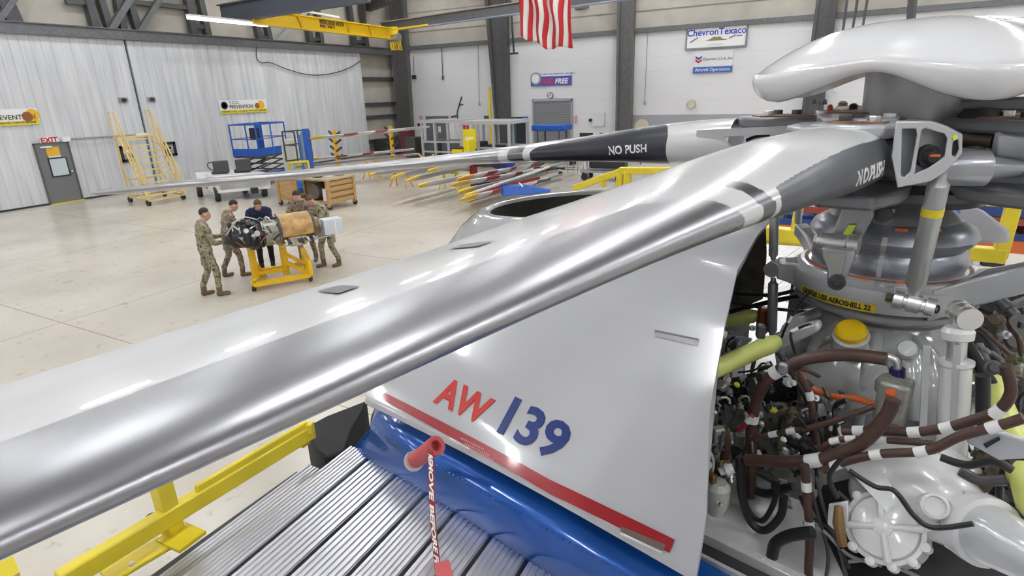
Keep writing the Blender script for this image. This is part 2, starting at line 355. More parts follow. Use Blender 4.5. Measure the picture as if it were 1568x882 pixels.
# roller door, doorway on the far wall
m = MB()
a = on_y(817, 156, YF); x0, x1 = a.x, on_y(875, 155, YF).x
for i in range(22): m.bb(x0+.03, x1-.03, YF-.02-(i % 2)*.015, YF+.04, .05+i*.148, .05+i*.148+.14)
struct('door_4', m, mat('grey_roller_slats', (.20, .205, .22), .5), smooth=0)
m = MB().bb(x0-.08, x0+.03, YF-.08, YF+.05, 0, 3.35); m.bb(x1-.03, x1+.08, YF-.08, YF+.05, 0, 3.35); m.bb(x0-.08, x1+.08, YF-.08, YF+.05, 3.25, 3.4)
struct('trim_%d' % k, m, wallgrey, smooth=0); k += 1
p = on_y(652, 178, YF); q = on_y(686, 178, YF)
m = MB(); m.bb(p.x, q.x, YF-.04, YF+.05, 0, p.z); struct('door_5', m, mat('grey_double_door', (.15, .155, .17), .5), smooth=0)
m = MB(); m.bb(p.x-.25, p.x-.05, YF-.06, YF+.05, 0, p.z-.35); m.bb(q.x+.05, q.x+.3, YF-.06, YF+.05, 0, p.z-.35); m.bb((p.x+q.x)/2+.1, (p.x+q.x)/2+.3, YF-.07, YF-.03, 1.3, 1.7); struct('trim_%d' % k, m, tag_white, smooth=0); k += 1
# open doorway: a panel painted dark for the unlit room behind
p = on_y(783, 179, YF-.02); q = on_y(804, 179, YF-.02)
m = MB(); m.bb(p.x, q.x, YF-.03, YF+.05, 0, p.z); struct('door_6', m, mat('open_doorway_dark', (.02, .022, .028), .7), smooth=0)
m = MB(); m.bb(p.x-.1, p.x+.35, YF-.08, YF-.02, 0, p.z); struct('door_7', m, mat('teal_door', (.03, .12, .14), .5), smooth=0)
# personnel door in the hangar leaf
D0, D1 = on_x(52, 221.5, XL).y, on_x(101.5, 219, XL).y
t = thing('exit_door', 'grey steel personnel door under the red exit sign in the hangar door', 'door', (XL+.04, (D0+D1)/2, 0))
obj('door_panel', MB().bb(XL-.02, XL+.06, D0, D1, .03, 2.42), mat('grey_door_paint', (.17, .175, .19), .45), t)
m = MB(); m.bb(XL-.02, XL+.09, D0-.06, D0, 0, 2.48); m.bb(XL-.02, XL+.09, D1, D1+.06, 0, 2.48); m.bb(XL-.02, XL+.09, D0-.06, D1+.06, 2.42, 2.48); obj('door_frame', m, mat('door_frame_grey', (.11, .11, .12), .5), t)
o = obj('window_pane', MB().bb(XL+.06, XL+.075, D0+.34, D1-.22, 1.13, 1.82), mat('obscured_glass', (.55, .62, .66), .2), t)
m = MB(); 
for (ya, yb, za, zb) in ((D0+.30, D0+.34, 1.09, 1.86), (D1-.22, D1-.18, 1.09, 1.86), (D0+.3, D1-.18, 1.09, 1.13), (D0+.3, D1-.18, 1.82, 1.86)): m.bb(XL+.06, XL+.09, ya, yb, za, zb)
obj('window_frame', m, black, t)
obj('closer', MB().bb(XL+.06, XL+.14, D0+.15, D0+.55, 2.28, 2.34), tag_white, t)
obj('handle', MB().sph((XL+.12, D1-.12, 1.25), .04), chrome, t)
obj('threshold', MB().bb(XL+.0, XL+.22, D0-.05, D1+.06, 0, .03), yellow, t)
t2 = obj('caution_sign', MB().bb(XL+.06, XL+.075, D0+.33, D1-.36, 1.95, 2.3), mat('amber_sign', (.8, .45, .03), .5)); tag(t2, 'amber caution sign on the grey exit door above a small notice', 'sign')
t2 = obj('notice', MB().bb(XL+.06, XL+.075, D0+.36, D1-.36, 1.88, 1.94), tag_white); tag(t2, 'small white and green notice below the amber caution sign', 'notice')
t = thing('exit_sign', 'red lettered exit sign above the grey steel door', 'sign', (XL+.05, 12.45, 2.5))
p = on_x(75, 215, XL+.05); obj('panel', MB().bb(XL+.02, XL+.08, p.y-.32, p.y+.32, p.z-.14, p.z+.14), tag_white, t)
label_text('EXIT', (XL+.085, p.y, p.z), (0, 1, 0), (0, 0, 1), .3, red_letter, t, bold=.01, sx=1)
# rows of letter-like strokes for print that is too small in the photograph to read
def scribble(o, ux, uz, length, h, m_, parent, words, name='small_print'):
    r = random.Random(3); n = sum(words)+len(words)-1; w_ = length/n; m = MB(); k_ = 0; nn = ux.cross(uz)*.004
    for wd in words:
        for _ in range(wd):
            q = o+ux*(k_*w_)
            def st(x0, z0, x1, z1): m.prism([q+ux*(x0*w_)+uz*(z0*h), q+ux*(x1*w_)+uz*(z0*h), q+ux*(x1*w_)+uz*(z1*h), q+ux*(x0*w_)+uz*(z1*h)], nn)
            st(.08, 0, .3, 1)
            if r.random() < .7: st(.6, 0, .82, 1)
            if r.random() < .6: st(.3, .8, .8, 1)
            if r.random() < .5: st(.3, .4, .7, .58)
            if r.random() < .5: st(.3, 0, .8, .2)
            k_ += 1
        k_ += 1
    return obj(name, m, m_, parent, smooth=0)
# ================================================================ THINGS AT THE BACK OF THE HANGAR
X1 = (1, 0, 0); Y1 = (0, 1, 0); Z1 = (0, 0, 1)
def sign_left(name, label, tl, br, rot=0, partial=None):
    a = on_x(*tl, XL+.05); b = on_x(*br, XL+.05); w_ = b.y-a.y; h_ = a.z-b.z; c = (a+b)/2
    t = thing(name, label, 'sign', (XL+.05, c.y, b.z))
    obj('board', MB().bb(XL+.03, XL+.06, a.y, b.y, b.z, a.z), tag_white, t)
    obj('yellow_band', MB().bb(XL+.06, XL+.068, a.y, b.y, b.z, b.z+h_*.26), mat('sign_yellow', (.72, .62, .05), .5), t)
    return t, a, b, w_, h_, c
t, a, b, w_, h_, c = sign_left('safety_banner', 'white and yellow F.O.D. PREVENTION banner right of the hangar door gap', (334, 154), (410, 171))
label_text('F.O.D.', (XL+.07, a.y+w_*.31, a.z-h_*.2), Y1, Z1, .22, letter_black, t)
label_text('PREVENTION', (XL+.07, a.y+w_*.445, a.z-h_*.52), Y1, Z1, .25, letter_black, t, bold=.003)
scribble(V((XL+.07, a.y+.12, b.z+h_*.1)), V((0, 1, 0)), V((0, 0, 1)), w_-.24, .07, mat('dark_olive_print', (.12, .10, .01), .6), t, (9, 5, 3, 6, 5, 4, 8))
obj('round_emblem', MB().lathe([(.13, 0), (.2, 0), (.2, .01), (.13, .01), (.13, 0)], (XL+.062, a.y+w_*.1, a.z-h_*.38), X1, 24), letter_black, t)
obj('hard_hat_picture', MB().lathe([(.22, 0), (.22, .008)], (XL+.062, a.y+w_*.87, a.z-h_*.42), X1, 20), yellow_or, t)
obj('tool_belt_picture', MB().lathe([(.16, 0), (.16, .012)], (XL+.062, a.y+w_*.78, a.z-h_*.5), X1, 7), mat('leather_brown', (.28, .10, .04), .7), t)
t, a, b, w_, h_, c = sign_left('safety_banner', 'white and yellow F.O.D. PREVENTION banner left of the grey exit door', (-16, 168), (62, 190))
label_text('PREVENTION', (XL+.07, a.y+w_*.445, a.z-h_*.52), Y1, Z1, .25, letter_black, t, bold=.003)
scribble(V((XL+.07, a.y+.12, b.z+h_*.1)), V((0, 1, 0)), V((0, 0, 1)), w_-.24, .07, mat('dark_olive_print', (.12, .10, .01), .6), t, (9, 5, 3, 6, 5, 4, 8))
obj('hard_hat_picture', MB().lathe([(.24, 0), (.24, .008)], (XL+.062, a.y+w_*.87, a.z-h_*.42), X1, 20), yellow_or, t)
obj('tool_belt_picture', MB().lathe([(.2, 0), (.2, .012)], (XL+.062, a.y+w_*.75, a.z-h_*.5), X1, 7), MATS['leather_brown'], t)
def board_frame(tl, br, label):
    a = on_x(*tl, XL+.08); b = on_x(*br, XL+.08)
    t = thing('framed_board', label, 'board', (XL+.05, (a.y+b.y)/2, b.z))
    m = MB(); f = .12
    for q in ((a.y, b.y, a.z-f, a.z), (a.y, b.y, b.z, b.z+f), (a.y, a.y+f, b.z, a.z), (b.y-f, b.y, b.z, a.z)): m.bb(XL+.03, XL+.1, *q)
    obj('frame', m, black, t); obj('panel', MB().bb(XL+.03, XL+.06, a.y+f, b.y-f, b.z+f, a.z-f), mat('grey_notice', (.30, .30, .32), .5), t)
    m = MB()
    m.bb(XL+.06, XL+.066, a.y+.2, a.y+.36, a.z-.36, a.z-.2); m.bb(XL+.06, XL+.066, b.y-.42, b.y-.22, a.z-.34, a.z-.22); obj('paper', m, tag_white, t)
board_frame((251, 218), (272, 238), 'black framed notice board to the right of the yellow staircase')
board_frame((182, 224), (206, 247), 'black framed notice board seen through the yellow staircase')
for q, l in (((189, 153), 'left'), ((232, 152), 'right')):
    p = on_x(*q, XL+.05); t = thing('door_pull', 'small dark fitting high on the hangar door, %s of the gap' % l, 'fitting', (p.x, p.y, p.z))
    obj('plate', MB().bb(XL+.03, XL+.06, p.y-.2, p.y+.2, p.z-.12, p.z+.1), mat('dull_plate', (.3, .3, .31), .5), t); obj('grip', MB().sph((XL+.1, p.y, p.z), (.07, .12, .08)), black, t)
p0, p1 = on_x(101, 213, XL+.12), on_x(216, 206, XL+.12)
t = thing('conduit', 'thin grey conduit running from the exit sign to the hangar door gap', 'pipe', (XL+.1, p0.y, p0.z)); obj('pipe', MB().cyl(p0, p1, .035), wallgrey, t)
m = MB(); m.box(p0, (.12, .3, .2)); m.box(p1, (.12, .5, .12)); obj('junction_box', m, tag_white, t)
pts = [on_x(*q, XL+.1) for q in ((393, 70), (393, 88), (400, 96), (414, 96), (440, 106), (470, 114), (500, 114), (530, 106), (553, 93))]
o = obj('cable', MB().tube(pts, .03, 6, smooth=6), steel_dark); tag(o, 'dark cable drooping across the top of the right hangar door leaf', 'cable')
# ---- rolling staircase
sy = mat('pale_yellow_steel', (.74, .56, .22), .45)
B0 = on_z(205, 312, 0); 
def P0(x, y, X): return on_x(x, y, X)
t = thing('rolling_staircase', 'tall pale yellow rolling staircase standing in front of the hangar door', 'staircase', (-24.6, 14.2, 0))
# footprint: foot of flight faces +X/+Y ; measured corners on the floor
f1 = on_z(231, 316, 0); f2 = on_z(284, 306, 0); r1 = on_z(197, 305, 0)
ax = (f2-f1); wst = ax.length; ax.normalize(); bx = (on_z(197, 309, 0)-f1).normalized()
depth = 1.9; TOPZ = 2.6; ntr = 10
def S(i, j, z): return f1+ax*i+bx*j+V((0, 0, z))
m = MB()
for i in (0, wst):
    obj('stringer', MB().bar(S(i, .05, .25), S(i, depth*.8, TOPZ), .07, .05), sy, t)
    obj('base_rail', MB().bar(S(i, 0, .22), S(i, depth, .22), .06), sy, t)
    obj('rear_post', MB().bar(S(i, depth, .1), S(i, depth, TOPZ), .06), sy, t)
    obj('handrail', MB().tube([S(i, -.1, .3), S(i, -.05, 1.1), S(i, depth*.8, TOPZ+1.0), S(i, depth+.1, TOPZ+1.0), S(i, depth+.1, TOPZ)], .03, 8), sy, t)
    m2 = MB()
    for q in (.25, .5, .75, 1): m2.bar(S(i, depth*.8*q, .25+(TOPZ-.25)*q), S(i, depth*.8*q, .25+(TOPZ-.25)*q+.95), .035)
    obj('baluster', m2, sy, t)
    obj('mid_rail', MB().bar(S(i, 0, .75), S(i, depth*.8, TOPZ+.5), .035), sy, t)
    obj('brace', MB().bar(S(i, depth, 1.3), S(i, depth*.35, .25), .04), sy, t)
for j in range(ntr):
    q = (j+.6)/ntr; obj('tread', MB().box(S(wst/2, depth*.8*q, .25+(TOPZ-.25)*q), (wst, .17, .045), rz=math.atan2(ax.y, ax.x)), sy, t)
obj('platform', MB().box(S(wst/2, depth*.9, TOPZ), (wst, depth*.22, .06), rz=math.atan2(ax.y, ax.x)), sy, t)
obj('cross_bar', MB().bar(S(0, depth, .9), S(wst, depth, .9), .05), sy, t)
obj('cross_bar', MB().bar(S(0, 0, .22), S(wst, 0, .22), .06), sy, t)
obj('cross_bar', MB().bar(S(0, depth, .22), S(wst, depth, .22), .06), sy, t)
for i in (0, wst):
    for j in (.15, depth): c = S(i, j, .12); obj('caster', MB().cyl(c-ax*.04, c+ax*.04, .12), black, t)
# ---- tow tractor
def car():
    c0 = on_z(368, 306.5, 0)
    t = thing('tow_tractor', 'white open tow tractor with dark seats parked by the hangar door', 'vehicle', c0)
    fr = (on_z(400, 303, 0)-on_z(352, 308, 0)); fr.z = 0; fr.normalize()          # long rear face direction in view
    wx = fr; wy = (on_z(303, 299, 0)-on_z(337, 307, 0)); wy.z = 0; wy.normalize()
    def W(i, j, z): return c0+wx*i+wy*j+V((0, 0, z))
    rz = math.atan2(wx.y, wx.x); wp = mat('cart_white', (.78, .78, .78), .3)
    # rear body: box with tapered flank
    m = MB(); m.prism([W(-.75, .0, .35), W(1.25, .0, .35), W(1.3, .0, 1.0), W(-.72, .0, 1.05)], wy*1.1)
    obj('rear_body', m, wp, t, bevel=.03)
    m = MB(); m.prism([W(-.75, .0, .45), W(-.75, 2.6, .45), W(-.75, 2.75, .95), W(-.75, 2.0, 1.05), W(-.75, 1.9, .62), W(-.75, 1.1, .62), W(-.75, 1.1, 1.0), W(-.75, 0, 1.0)], wx*1.95); obj('hull', m, wp, t, bevel=.02)
    obj('floor_pan', MB().box(W(.2, 1.5, .5), (1.7, .9, .06), rz), dark_metal, t)
    for i in (-.2, .65): 
        s = obj('seat', MB().box(W(i, 1.0, 1.05), (.6, .5, .18), rz), black, t, bevel=.05); obj('seat_back', MB().box(W(i, .78, 1.32), (.6, .14, .5), rz), mat('dark_vinyl', (.06, .06, .065), .4), t, bevel=.05)
    obj('steering_wheel', MB().tube([W(-.2+.19*math.cos(q*PI/8), 1.62+.1*math.sin(q*PI/8), 1.3+.16*math.sin(q*PI/8)) for q in range(16)], .02, 6, closed=True), black, t)
    for i in (-.68, 1.1):
        for j in (.35, 2.2):
            c = W(i, j, .3); wv = obj('wheel', MB().lathe([(.12, -.1), (.27, -.11), (.3, -.06), (.3, .06), (.27, .11), (.12, .1)], c, wx, 24), black, t)
            obj('hubcap', MB().lathe([(.0, -.12), (.1, -.12), (.17, -.1), (.17, .1), (.1, .12), (0, .12)], c, wx, 16), wp, wv)
    for i in (-.35, .95): obj('tail_light', MB().lathe([(.05, 0), (.1, 0), (.1, .02), (.05, .02), (.05, 0)], W(i, -.0, .82), -wy, 16), black, t)
    scribble(W(-.12, -.012, .77), wx, V((0, 0, 1)), .85, .12, letter_black, t, (9,))
    obj('tow_hitch', MB().box(W(.55, -.12, .35), (.28, .25, .22), rz), black, t)
    obj('headlight', MB().sph(W(-.5, 2.72, .75), .09), chrome, t); obj('headlight', MB().sph(W(.9, 2.72, .75), .09), chrome, t)
car()
# ---- scissor lifts
def lift(name, label, q, w_, l_, z0, z1, loc_z=0, rail=1.1):
    c = on_z(*q, 0); t = thing(name, label, 'lift', c); rz = .25
    R = Matrix.Rotation(rz, 3, 'Z')
    def W(i, j, z): return c+R@V((i, j, 0))+V((0, 0, z))
    obj('chassis', MB().box(W(0, 0, .35), (w_, l_, .34), rz), blue_eq, t, bevel=.02)
    for i in (-1, 1):
        for j in (-1, 1): obj('wheel', MB().cyl(W(i*w_*.5, j*l_*.38, .2), W(i*w_*.5-i*.14, j*l_*.38, .2), .2), black, t)
    for k_ in range(3):
        m = MB(); za = .55+(z0-.6)*k_/3; zb = .55+(z0-.6)*(k_+1)/3
        for i in (-.35, .35): m.bar(W(i*w_, -l_*.4, za), W(i*w_, l_*.4, zb), .06); m.bar(W(i*w_, l_*.4, za), W(i*w_, -l_*.4, zb), .06)
        obj('scissor_arm', m, steel_dark, t)
    obj('deck', MB().box(W(0, 0, z0), (w_, l_, .12), rz), steel_dark, t)
    obj('toe_board', MB().box(W(w_*.5, 0, z0+.2), (.03, l_, .34), rz), blue_eq, t); obj('toe_board', MB().box(W(0, -l_*.5, z0+.2), (w_, .03, .34), rz), blue_eq, t)
    for i in (-.5, .5):
        for j in (-.5, 0, .5): obj('post', MB().bar(W(i*w_, j*l_, z0), W(i*w_, j*l_, z0+rail), .05), blue_eq if j else mat('bright_blue', (.03, .2, .6), .4), t)
        obj('guard_rail', MB().bar(W(i*w_, -l_/2, z0+rail), W(i*w_, l_/2, z0+rail), .06), blue_eq, t); obj('guard_rail', MB().bar(W(i*w_, -l_/2, z0+rail*.55), W(i*w_, l_/2, z0+rail*.55), .04), mat('purple_blue_rail', (.12, .08, .35), .4), t)
    for j in (-.5, .5): obj('guard_rail', MB().bar(W(-w_/2, j*l_, z0+rail), W(w_/2, j*l_, z0+rail), .06), blue_eq, t); obj('guard_rail', MB().bar(W(-w_/2, j*l_, z0+rail*.55), W(w_/2, j*l_, z0+rail*.55), .04), blue_eq, t)
    obj('control_box', MB().box(W(w_*.2, -l_*.3, z0+rail*.7), (.35, .3, .55), rz), black, t, bevel=.03)
    obj('mast_column', MB().box(W(-w_*.1, l_*.1, z0+rail*.5), (.2, .3, rail), rz), blue_eq, t)
lift('scissor_lift', 'blue scissor lift with raised basket behind the white tractor', (408, 279), 1.4, 2.2, 1.35, 0, rail=1.45)
def small_lift():
    c = on_z(474, 296, 0); t = thing('push_lift', 'blue and yellow push-around mast lift left of the striped rotor blades', 'lift', c)
    obj('base', MB().box(c+V((0, 0, .28)), (1.3, 1.5, .25), .3), blue_eq, t, bevel=.04)
    obj('base_cover', MB().box(c+V((.1, 0, .5)), (.7, .9, .25), .3), mat('bright_blue', (.03, .2, .6), .4), t, bevel=.04)
    for i in (-1, 1):
        for j in (-1, 1): obj('caster', MB().cyl(c+V((i*.75, j*.7, .13)), c+V((i*.75+.1, j*.7, .13)), .13), black, t)
        obj('outrigger', MB().bar(c+V((i*.1, -1.2*i, .2)), c+V((i*1.0, .2, .2)), .08), steel_dark, t)
    for i in range(3): obj('mast_section', MB().box(c+V((i*.14, 0, 1.35+i*.12)), (.14, .32, 2.2), .3), [MATS['bright_blue'], grey_metal, blue_eq][i], t)
    m = MB()
    for dx_ in (-.4, .3):
        for dy_ in (-.45, .35): m.bar(c+V((dx_-.2, dy_, 1.4)), c+V((dx_-.2, dy_, 2.6)), .05)
    for z in (1.4, 2.05, 2.6):
        m.bar(c+V((-.6, -.45, z)), c+V((.1, -.45, z)), .05); m.bar(c+V((-.6, .35, z)), c+V((.1, .35, z)), .05); m.bar(c+V((-.6, -.45, z)), c+V((-.6, .35, z)), .05)
    obj('basket', m, steel_dark, t)
    obj('yellow_gate', MB().tube([c+V((-.3, -.6, .6)), c+V((-.3, -.6, 1.35)), c+V((.5, -.3, 1.4)), c+V((.5, -.3, 1.1))], .06, 8), yellow, t)
    o = obj('white_cabinet', MB().bb(c.x-1.8, c.x-1.2, c.y+.4, c.y+.9, 0, 2.2), mat('cream_cabinet', (.6, .6, .55), .5), bevel=.02); tag(o, 'tall cream cabinet between the two blue lifts', 'cabinet')
small_lift()
# ---- wooden work bench on casters
def bench():
    a = on_z(548, 312, 0); b = on_z(506, 322, 0); c = on_z(470, 296, 0)
    ux = (a-b); L1 = 1.25; ux.normalize(); uy = V((-ux.y, ux.x, 0)); uy = uy if uy.dot(c-b) > 0 else -uy; L2 = 2.7
    def W(i, j, z): return b+ux*i+uy*j+V((0, 0, z))
    rz = math.atan2(ux.y, ux.x)
    t = thing('workbench', 'plywood workbench on casters behind the group of soldiers', 'workbench', b+ux*L1/2+uy*L2/2)
    obj('bench_top', MB().box(W(L1/2, L2/2, 1.08), (L1+.15, L2+.15, .06), rz), mat('worn_bench_top', (.46, .38, .24), .6, var=.2), t)
    for i in (0, L1):
        for j in (0, L2):
            obj('leg', MB().box(W(i, j, .58), (.12, .12, .94), rz), wood, t)
            o = obj('caster', MB().cyl(W(i-.03, j, .1), W(i+.03, j, .1), .1), black, t)
    m = MB()
    for z in (.3, .52, .74, .94): m.box(W(L1/2, 0, z), (L1, .05, .15), rz)
    obj('end_slats', m, wood, t)
    obj('end_panel', MB().box(W(L1/2, .04, .6), (L1-.1, .03, .75), rz), mat('dark_plywood', (.36, .22, .09), .6), t)
    obj('side_panel', MB().box(W(0, L2*.8, .62), (.04, L2*.4, .8), rz), wood, t)
    obj('back_panel', MB().box(W(L1, L2*.5, .6), (.04, L2, .8), rz), MATS['dark_plywood'], t)
    obj('shelf', MB().box(W(L1/2, L2/2, .25), (L1, L2, .04), rz), wood, t)
    t2 = thing('steel_drum', 'dark round drum lying on the shelf under the plywood workbench', 'drum', W(L1/2, L2*.35, .27))
    obj('drum_body', MB().lathe([(.0, 0), (.28, 0), (.3, .03), (.3, .3), (.29, .33), (.3, .36), (.3, .67), (.28, .7), (0, .7)], W(.15, L2*.35, .6), ux, 24), mat('brown_drum', (.12, .09, .08), .5), t2)
    o = obj('carton', MB().box(W(.35, L2*.13, .5), (.3, .35, .45), rz), tag_white); tag(o, 'white box on the shelf under the plywood workbench', 'box')
    for k_, (i, j, d, mm, lb) in enumerate([(.3, .8, (.25, .3, .12), black, 'small black part lying on the workbench top'), (.6, .5, (.4, .22, .06), tag_white, 'white paper pad lying on the workbench top'), (.8, .75, (.2, .2, .14), strut_green, 'small green tool on the workbench top'), (.95, .35, (.3, .16, .16), grey_metal, 'grey metal part on the near end of the workbench')]):
        o = obj('bench_item', MB().box(W(i, j, 1.11+d[2]/2), d, rz+k_*.5), mm, bevel=.02); tag(o, lb, 'part')
bench()
# ---- stored rotor blades on yellow racks, with red-white-yellow tips
def stripe_mat(name, stops):
    M = bpy.data.materials.new(name); M.use_nodes = True; nt = M.node_tree; b = nt.nodes['Principled BSDF']; b.inputs['Roughness'].default_value = .35
    tc = nt.nodes.new('ShaderNodeTexCoord'); s = nt.nodes.new('ShaderNodeSeparateXYZ'); nt.links.new(tc.outputs['UV'], s.inputs[0])
    r = nt.nodes.new('ShaderNodeValToRGB'); r.color_ramp.interpolation = 'CONSTANT'; e = r.color_ramp.elements
    e[0].position = 0; e[0].color = (*stops[0][1], 1); e[1].position = stops[1][0]; e[1].color = (*stops[1][1], 1)
    for p, c in stops[2:]: q = e.new(p); q.color = (*c, 1)
    nt.links.new(s.outputs[0], r.inputs[0]); nt.links.new(r.outputs[0], b.inputs['Base Color']); MATS[name] = M; return M
Yc, Wc, Rc, Gc, Kc = (.75, .55, .03), (.72, .72, .70), (.33, .04, .04), (.30, .31, .34), (.05, .05, .06)
tip_mat = stripe_mat('striped_blade', [(0, Yc), (.12, Wc), (.26, Rc), (.36, Wc), (.5, Rc), (.6, Wc), (.75, (.5, .5, .5))])
grey_blade_mat = stripe_mat('grey_blade', [(0, Yc), (.08, Gc), (.3, (.22, .23, .26)), (.32, Gc), (.8, (.36, .10, .08)), (.84, Gc)])
red_blade_mat = stripe_mat('red_white_blade', [(0, (.7, .42, .08)), (.14, Wc), (.28, Rc), (.4, Wc), (.55, Rc), (.62, Wc), (.8, Kc)])
def stored_blade(name, label, a, b, chord, mt, group=None, thick=.05, cant=.3):
    a = V(a); b = V(b); t_ = (b-a).normalized(); sd = t_.cross(V((0, 0, 1))).normalized(); sd = (sd+V((0, 0, cant))).normalized(); nn = sd.cross(t_).normalized()
    prof = [(-.5, 0), (-.2, .35), (.2, .5), (.42, .35), (.5, 0), (.42, -.3), (.2, -.4), (-.2, -.25)]
    rings = []; N = 16
    for i in range(N+1):
        q = i/N; s_ = 1 if q > .04 else .35; s_ *= 1 if q < .93 else .6
        rings.append([a+(b-a)*q+sd*(p*chord*s_)+nn*(h*thick*2) for p, h in prof])
    m = MB().loft(rings); o = obj(name, m, mt)
    me = o.data; uv = me.uv_layers.new(name='UV'); L = (b-a).length
    for lp in me.loops: co = me.vertices[lp.vertex_index].co+o.location; uv.data[lp.index].uv = ((co-a).dot(t_)/L, .5)
    tag(o, label, 'rotor blade', group); return o
def V3(x, y, z): return on_z(x, y, z)
stored_blade('stored_blade', 'yellow, red and white tipped rotor blade on top of the tall yellow rack', V3(462, 214, 2.25), V3(655, 195, 2.25), .55, tip_mat)
stored_blade('stored_blade', 'yellow, red and white tipped rotor blade on the lower arms of the tall yellow rack', V3(462, 246, 1.3), V3(632, 229, 1.3), .5, tip_mat)
stored_blade('stored_blade', 'grey rotor blade lying lowest on the tall yellow rack', V3(452, 256, 1.1), V3(640, 236, 1.1), .5, grey_blade_mat)
def yellow_rack(q, label, h=2.2, arms=(.8, 1.2, 1.6, 2.0)):
    c = on_z(*q, 0); t = thing('blade_rack', label, 'rack', c, None)
    obj('post', MB().bb(c.x-.08, c.x+.08, c.y-.08, c.y+.08, 0, h), yellow_or, t)
    obj('foot', MB().bb(c.x-.7, c.x+.7, c.y-.08, c.y+.08, 0.02, .14), yellow_or, t)
    for z in arms:
        for s_ in (-1, 1): obj('padded_arm', MB().bar((c.x+s_*.06, c.y-s_*.04, z-.12), (c.x+s_*.7, c.y-s_*.3, z+.12), .09), black, t)
yellow_rack((519, 262), 'tall yellow rack post with black padded arms nearer the blue lifts')
yellow_rack((603, 252), 'tall yellow rack post with black padded arms nearer the far wall')
# low trestles with grey blades
def trestle(q, label, h=.75, mt=yellow_or, w_=.9):
    c = on_z(*q, 0); t = thing('blade_trestle', label, 'stand', c)
    for s_ in (-1, 1):
        obj('leg', MB().bar((c.x+s_*w_/2, c.y-.25, .05), (c.x+s_*w_*.3, c.y, h), .06), mt, t); obj('leg', MB().bar((c.x+s_*w_/2, c.y+.25, .05), (c.x+s_*w_*.3, c.y, h), .06), mt, t)
        obj('cradle', MB().bar((c.x+s_*w_*.15, c.y, h), (c.x+s_*w_*.5, c.y, h+.28), .07), mt, t)
    obj('cross_bar', MB().bar((c.x-w_*.5, c.y, h), (c.x+w_*.5, c.y, h), .07), mt, t)
trestle((572, 276), 'yellow trestle left of the low grey rotor blades')
trestle((615, 288), 'orange brown trestle under the tips of the grey rotor blades', mt=mat('orange_brown_steel', (.55, .27, .08), .5))
trestle((690, 292), 'yellow trestle in front of the dark red rack post', mt=yellow)
trestle((655, 268), 'small orange trestle between the low grey rotor blades', mt=yellow_or)
for i, (a, b, z, mt, lb, ch) in enumerate([
    ((565, 268), (655, 256), .9, grey_blade_mat, 'narrow dark rotor blade lying behind the low trestles', .3),
    ((600, 272), (745, 240), 1.0, grey_blade_mat, 'long grey rotor blade with a yellow tip on the low trestles', .5),
    ((622, 277), (760, 246), .9, grey_blade_mat, 'second grey rotor blade with a yellow tip on the low trestles', .5),
    ((640, 285), (790, 258), .7, stripe_mat('pale_blade', [(0, Yc), (.06, (.6, .62, .66)), (.5, Wc), (.8, Gc)]), 'pale grey rotor blade lowest on the low trestles', .5),
    ((655, 262), (800, 240), 1.25, MATS['pale_blade'], 'pale rotor blade in front of the red rack post', .45),
    ((700, 275), (830, 252), 1.0, red_blade_mat, 'red and white banded rotor blade high on the red rack', .45),
    ((690, 284), (850, 258), .85, red_blade_mat, 'red and white banded rotor blade in the middle of the red rack', .45),
    ((702, 294), (855, 262), .7, grey_blade_mat, 'dark rotor blade in the lower middle of the red rack', .45),
    ((712, 300), (860, 250), .93, MATS['pale_blade'], 'silver rotor blade reaching past the right red post', .3),
    ((705, 306), (840, 276), .5, red_blade_mat, 'red and white banded rotor blade low on the red rack', .45),
    ((716, 309), (858, 268), .18, MATS['pale_blade'], 'lowest pale rotor blade on the red rack', .35)]):
    stored_blade('stored_blade', lb, V3(*a, z), V3(*b, z), ch*1.1, mt, cant=.55)
t = thing('red_blade_rack', 'dark red steel rack holding many rotor blades behind the cowling', 'rack', on_z(790, 290, 0))
pl, pr = on_z(727, 300, 0), on_z(822, 275, 0)
for c in (pl, pr): obj('post', MB().bb(c.x-.11, c.x+.11, c.y-.11, c.y+.11, 0, 1.55), mat('dark_red_post', (.25, .015, .025), .5), t)
obj('rail', MB().bar(pl+V((0, 0, 1.55)), on_z(790, 236, 1.6), .12), red_eq, t)
obj('rail', MB().bar(pl+V((0, 0, .35)), pr+V((0, 0, .35)), .12), red_eq, t); obj('base_rail', MB().bar(pl+V((0, 0, .08)), pr+V((0, 0, .08)), .14), red_eq, t)
for c, sx_ in ((pl, 1), (pr, 1)):
    for z in (.5, .85, 1.2): obj('padded_arm', MB().bar((c.x, c.y, z), (c.x+1.3*sx_, c.y+.25, z+.02), .1), black, t)
def sled(q0, q1, z, label):
    a = on_z(*q0, z); b = on_z(*q1, z); t = thing('tarp_bundle', label, 'cover', ((a.x+b.x)/2, (a.y+b.y)/2, z-.2)); d = (b-a); sd = V((-d.y, d.x, 0)).normalized()*.35
    obj('cover', MB().loft([[a-sd*.3, a+sd*.3, a+sd*.3+V((0, 0, .1)), a-sd*.3+V((0, 0, .1))], [a+d*.5-sd, a+d*.5+sd, a+d*.5+sd*.7+V((0, 0, .28)), a+d*.5-sd*.7+V((0, 0, .28))], [b-sd, b+sd, b+sd*.6+V((0, 0, .32)), b-sd*.6+V((0, 0, .32))]]), blue_eq, t, bevel=.03)
    obj('strap', MB().bar(a+d*.6+V((0, 0, .3))-sd, a+d*.6+V((0, 0, .3))+sd, .05), tag_white, t)
sled((842, 294), (768, 298), .55, 'bright blue cover hanging low on the red rack beside the cowling')
sled((775, 251), (812, 244), 1.35, 'dark blue cover on the top rail of the red rack')
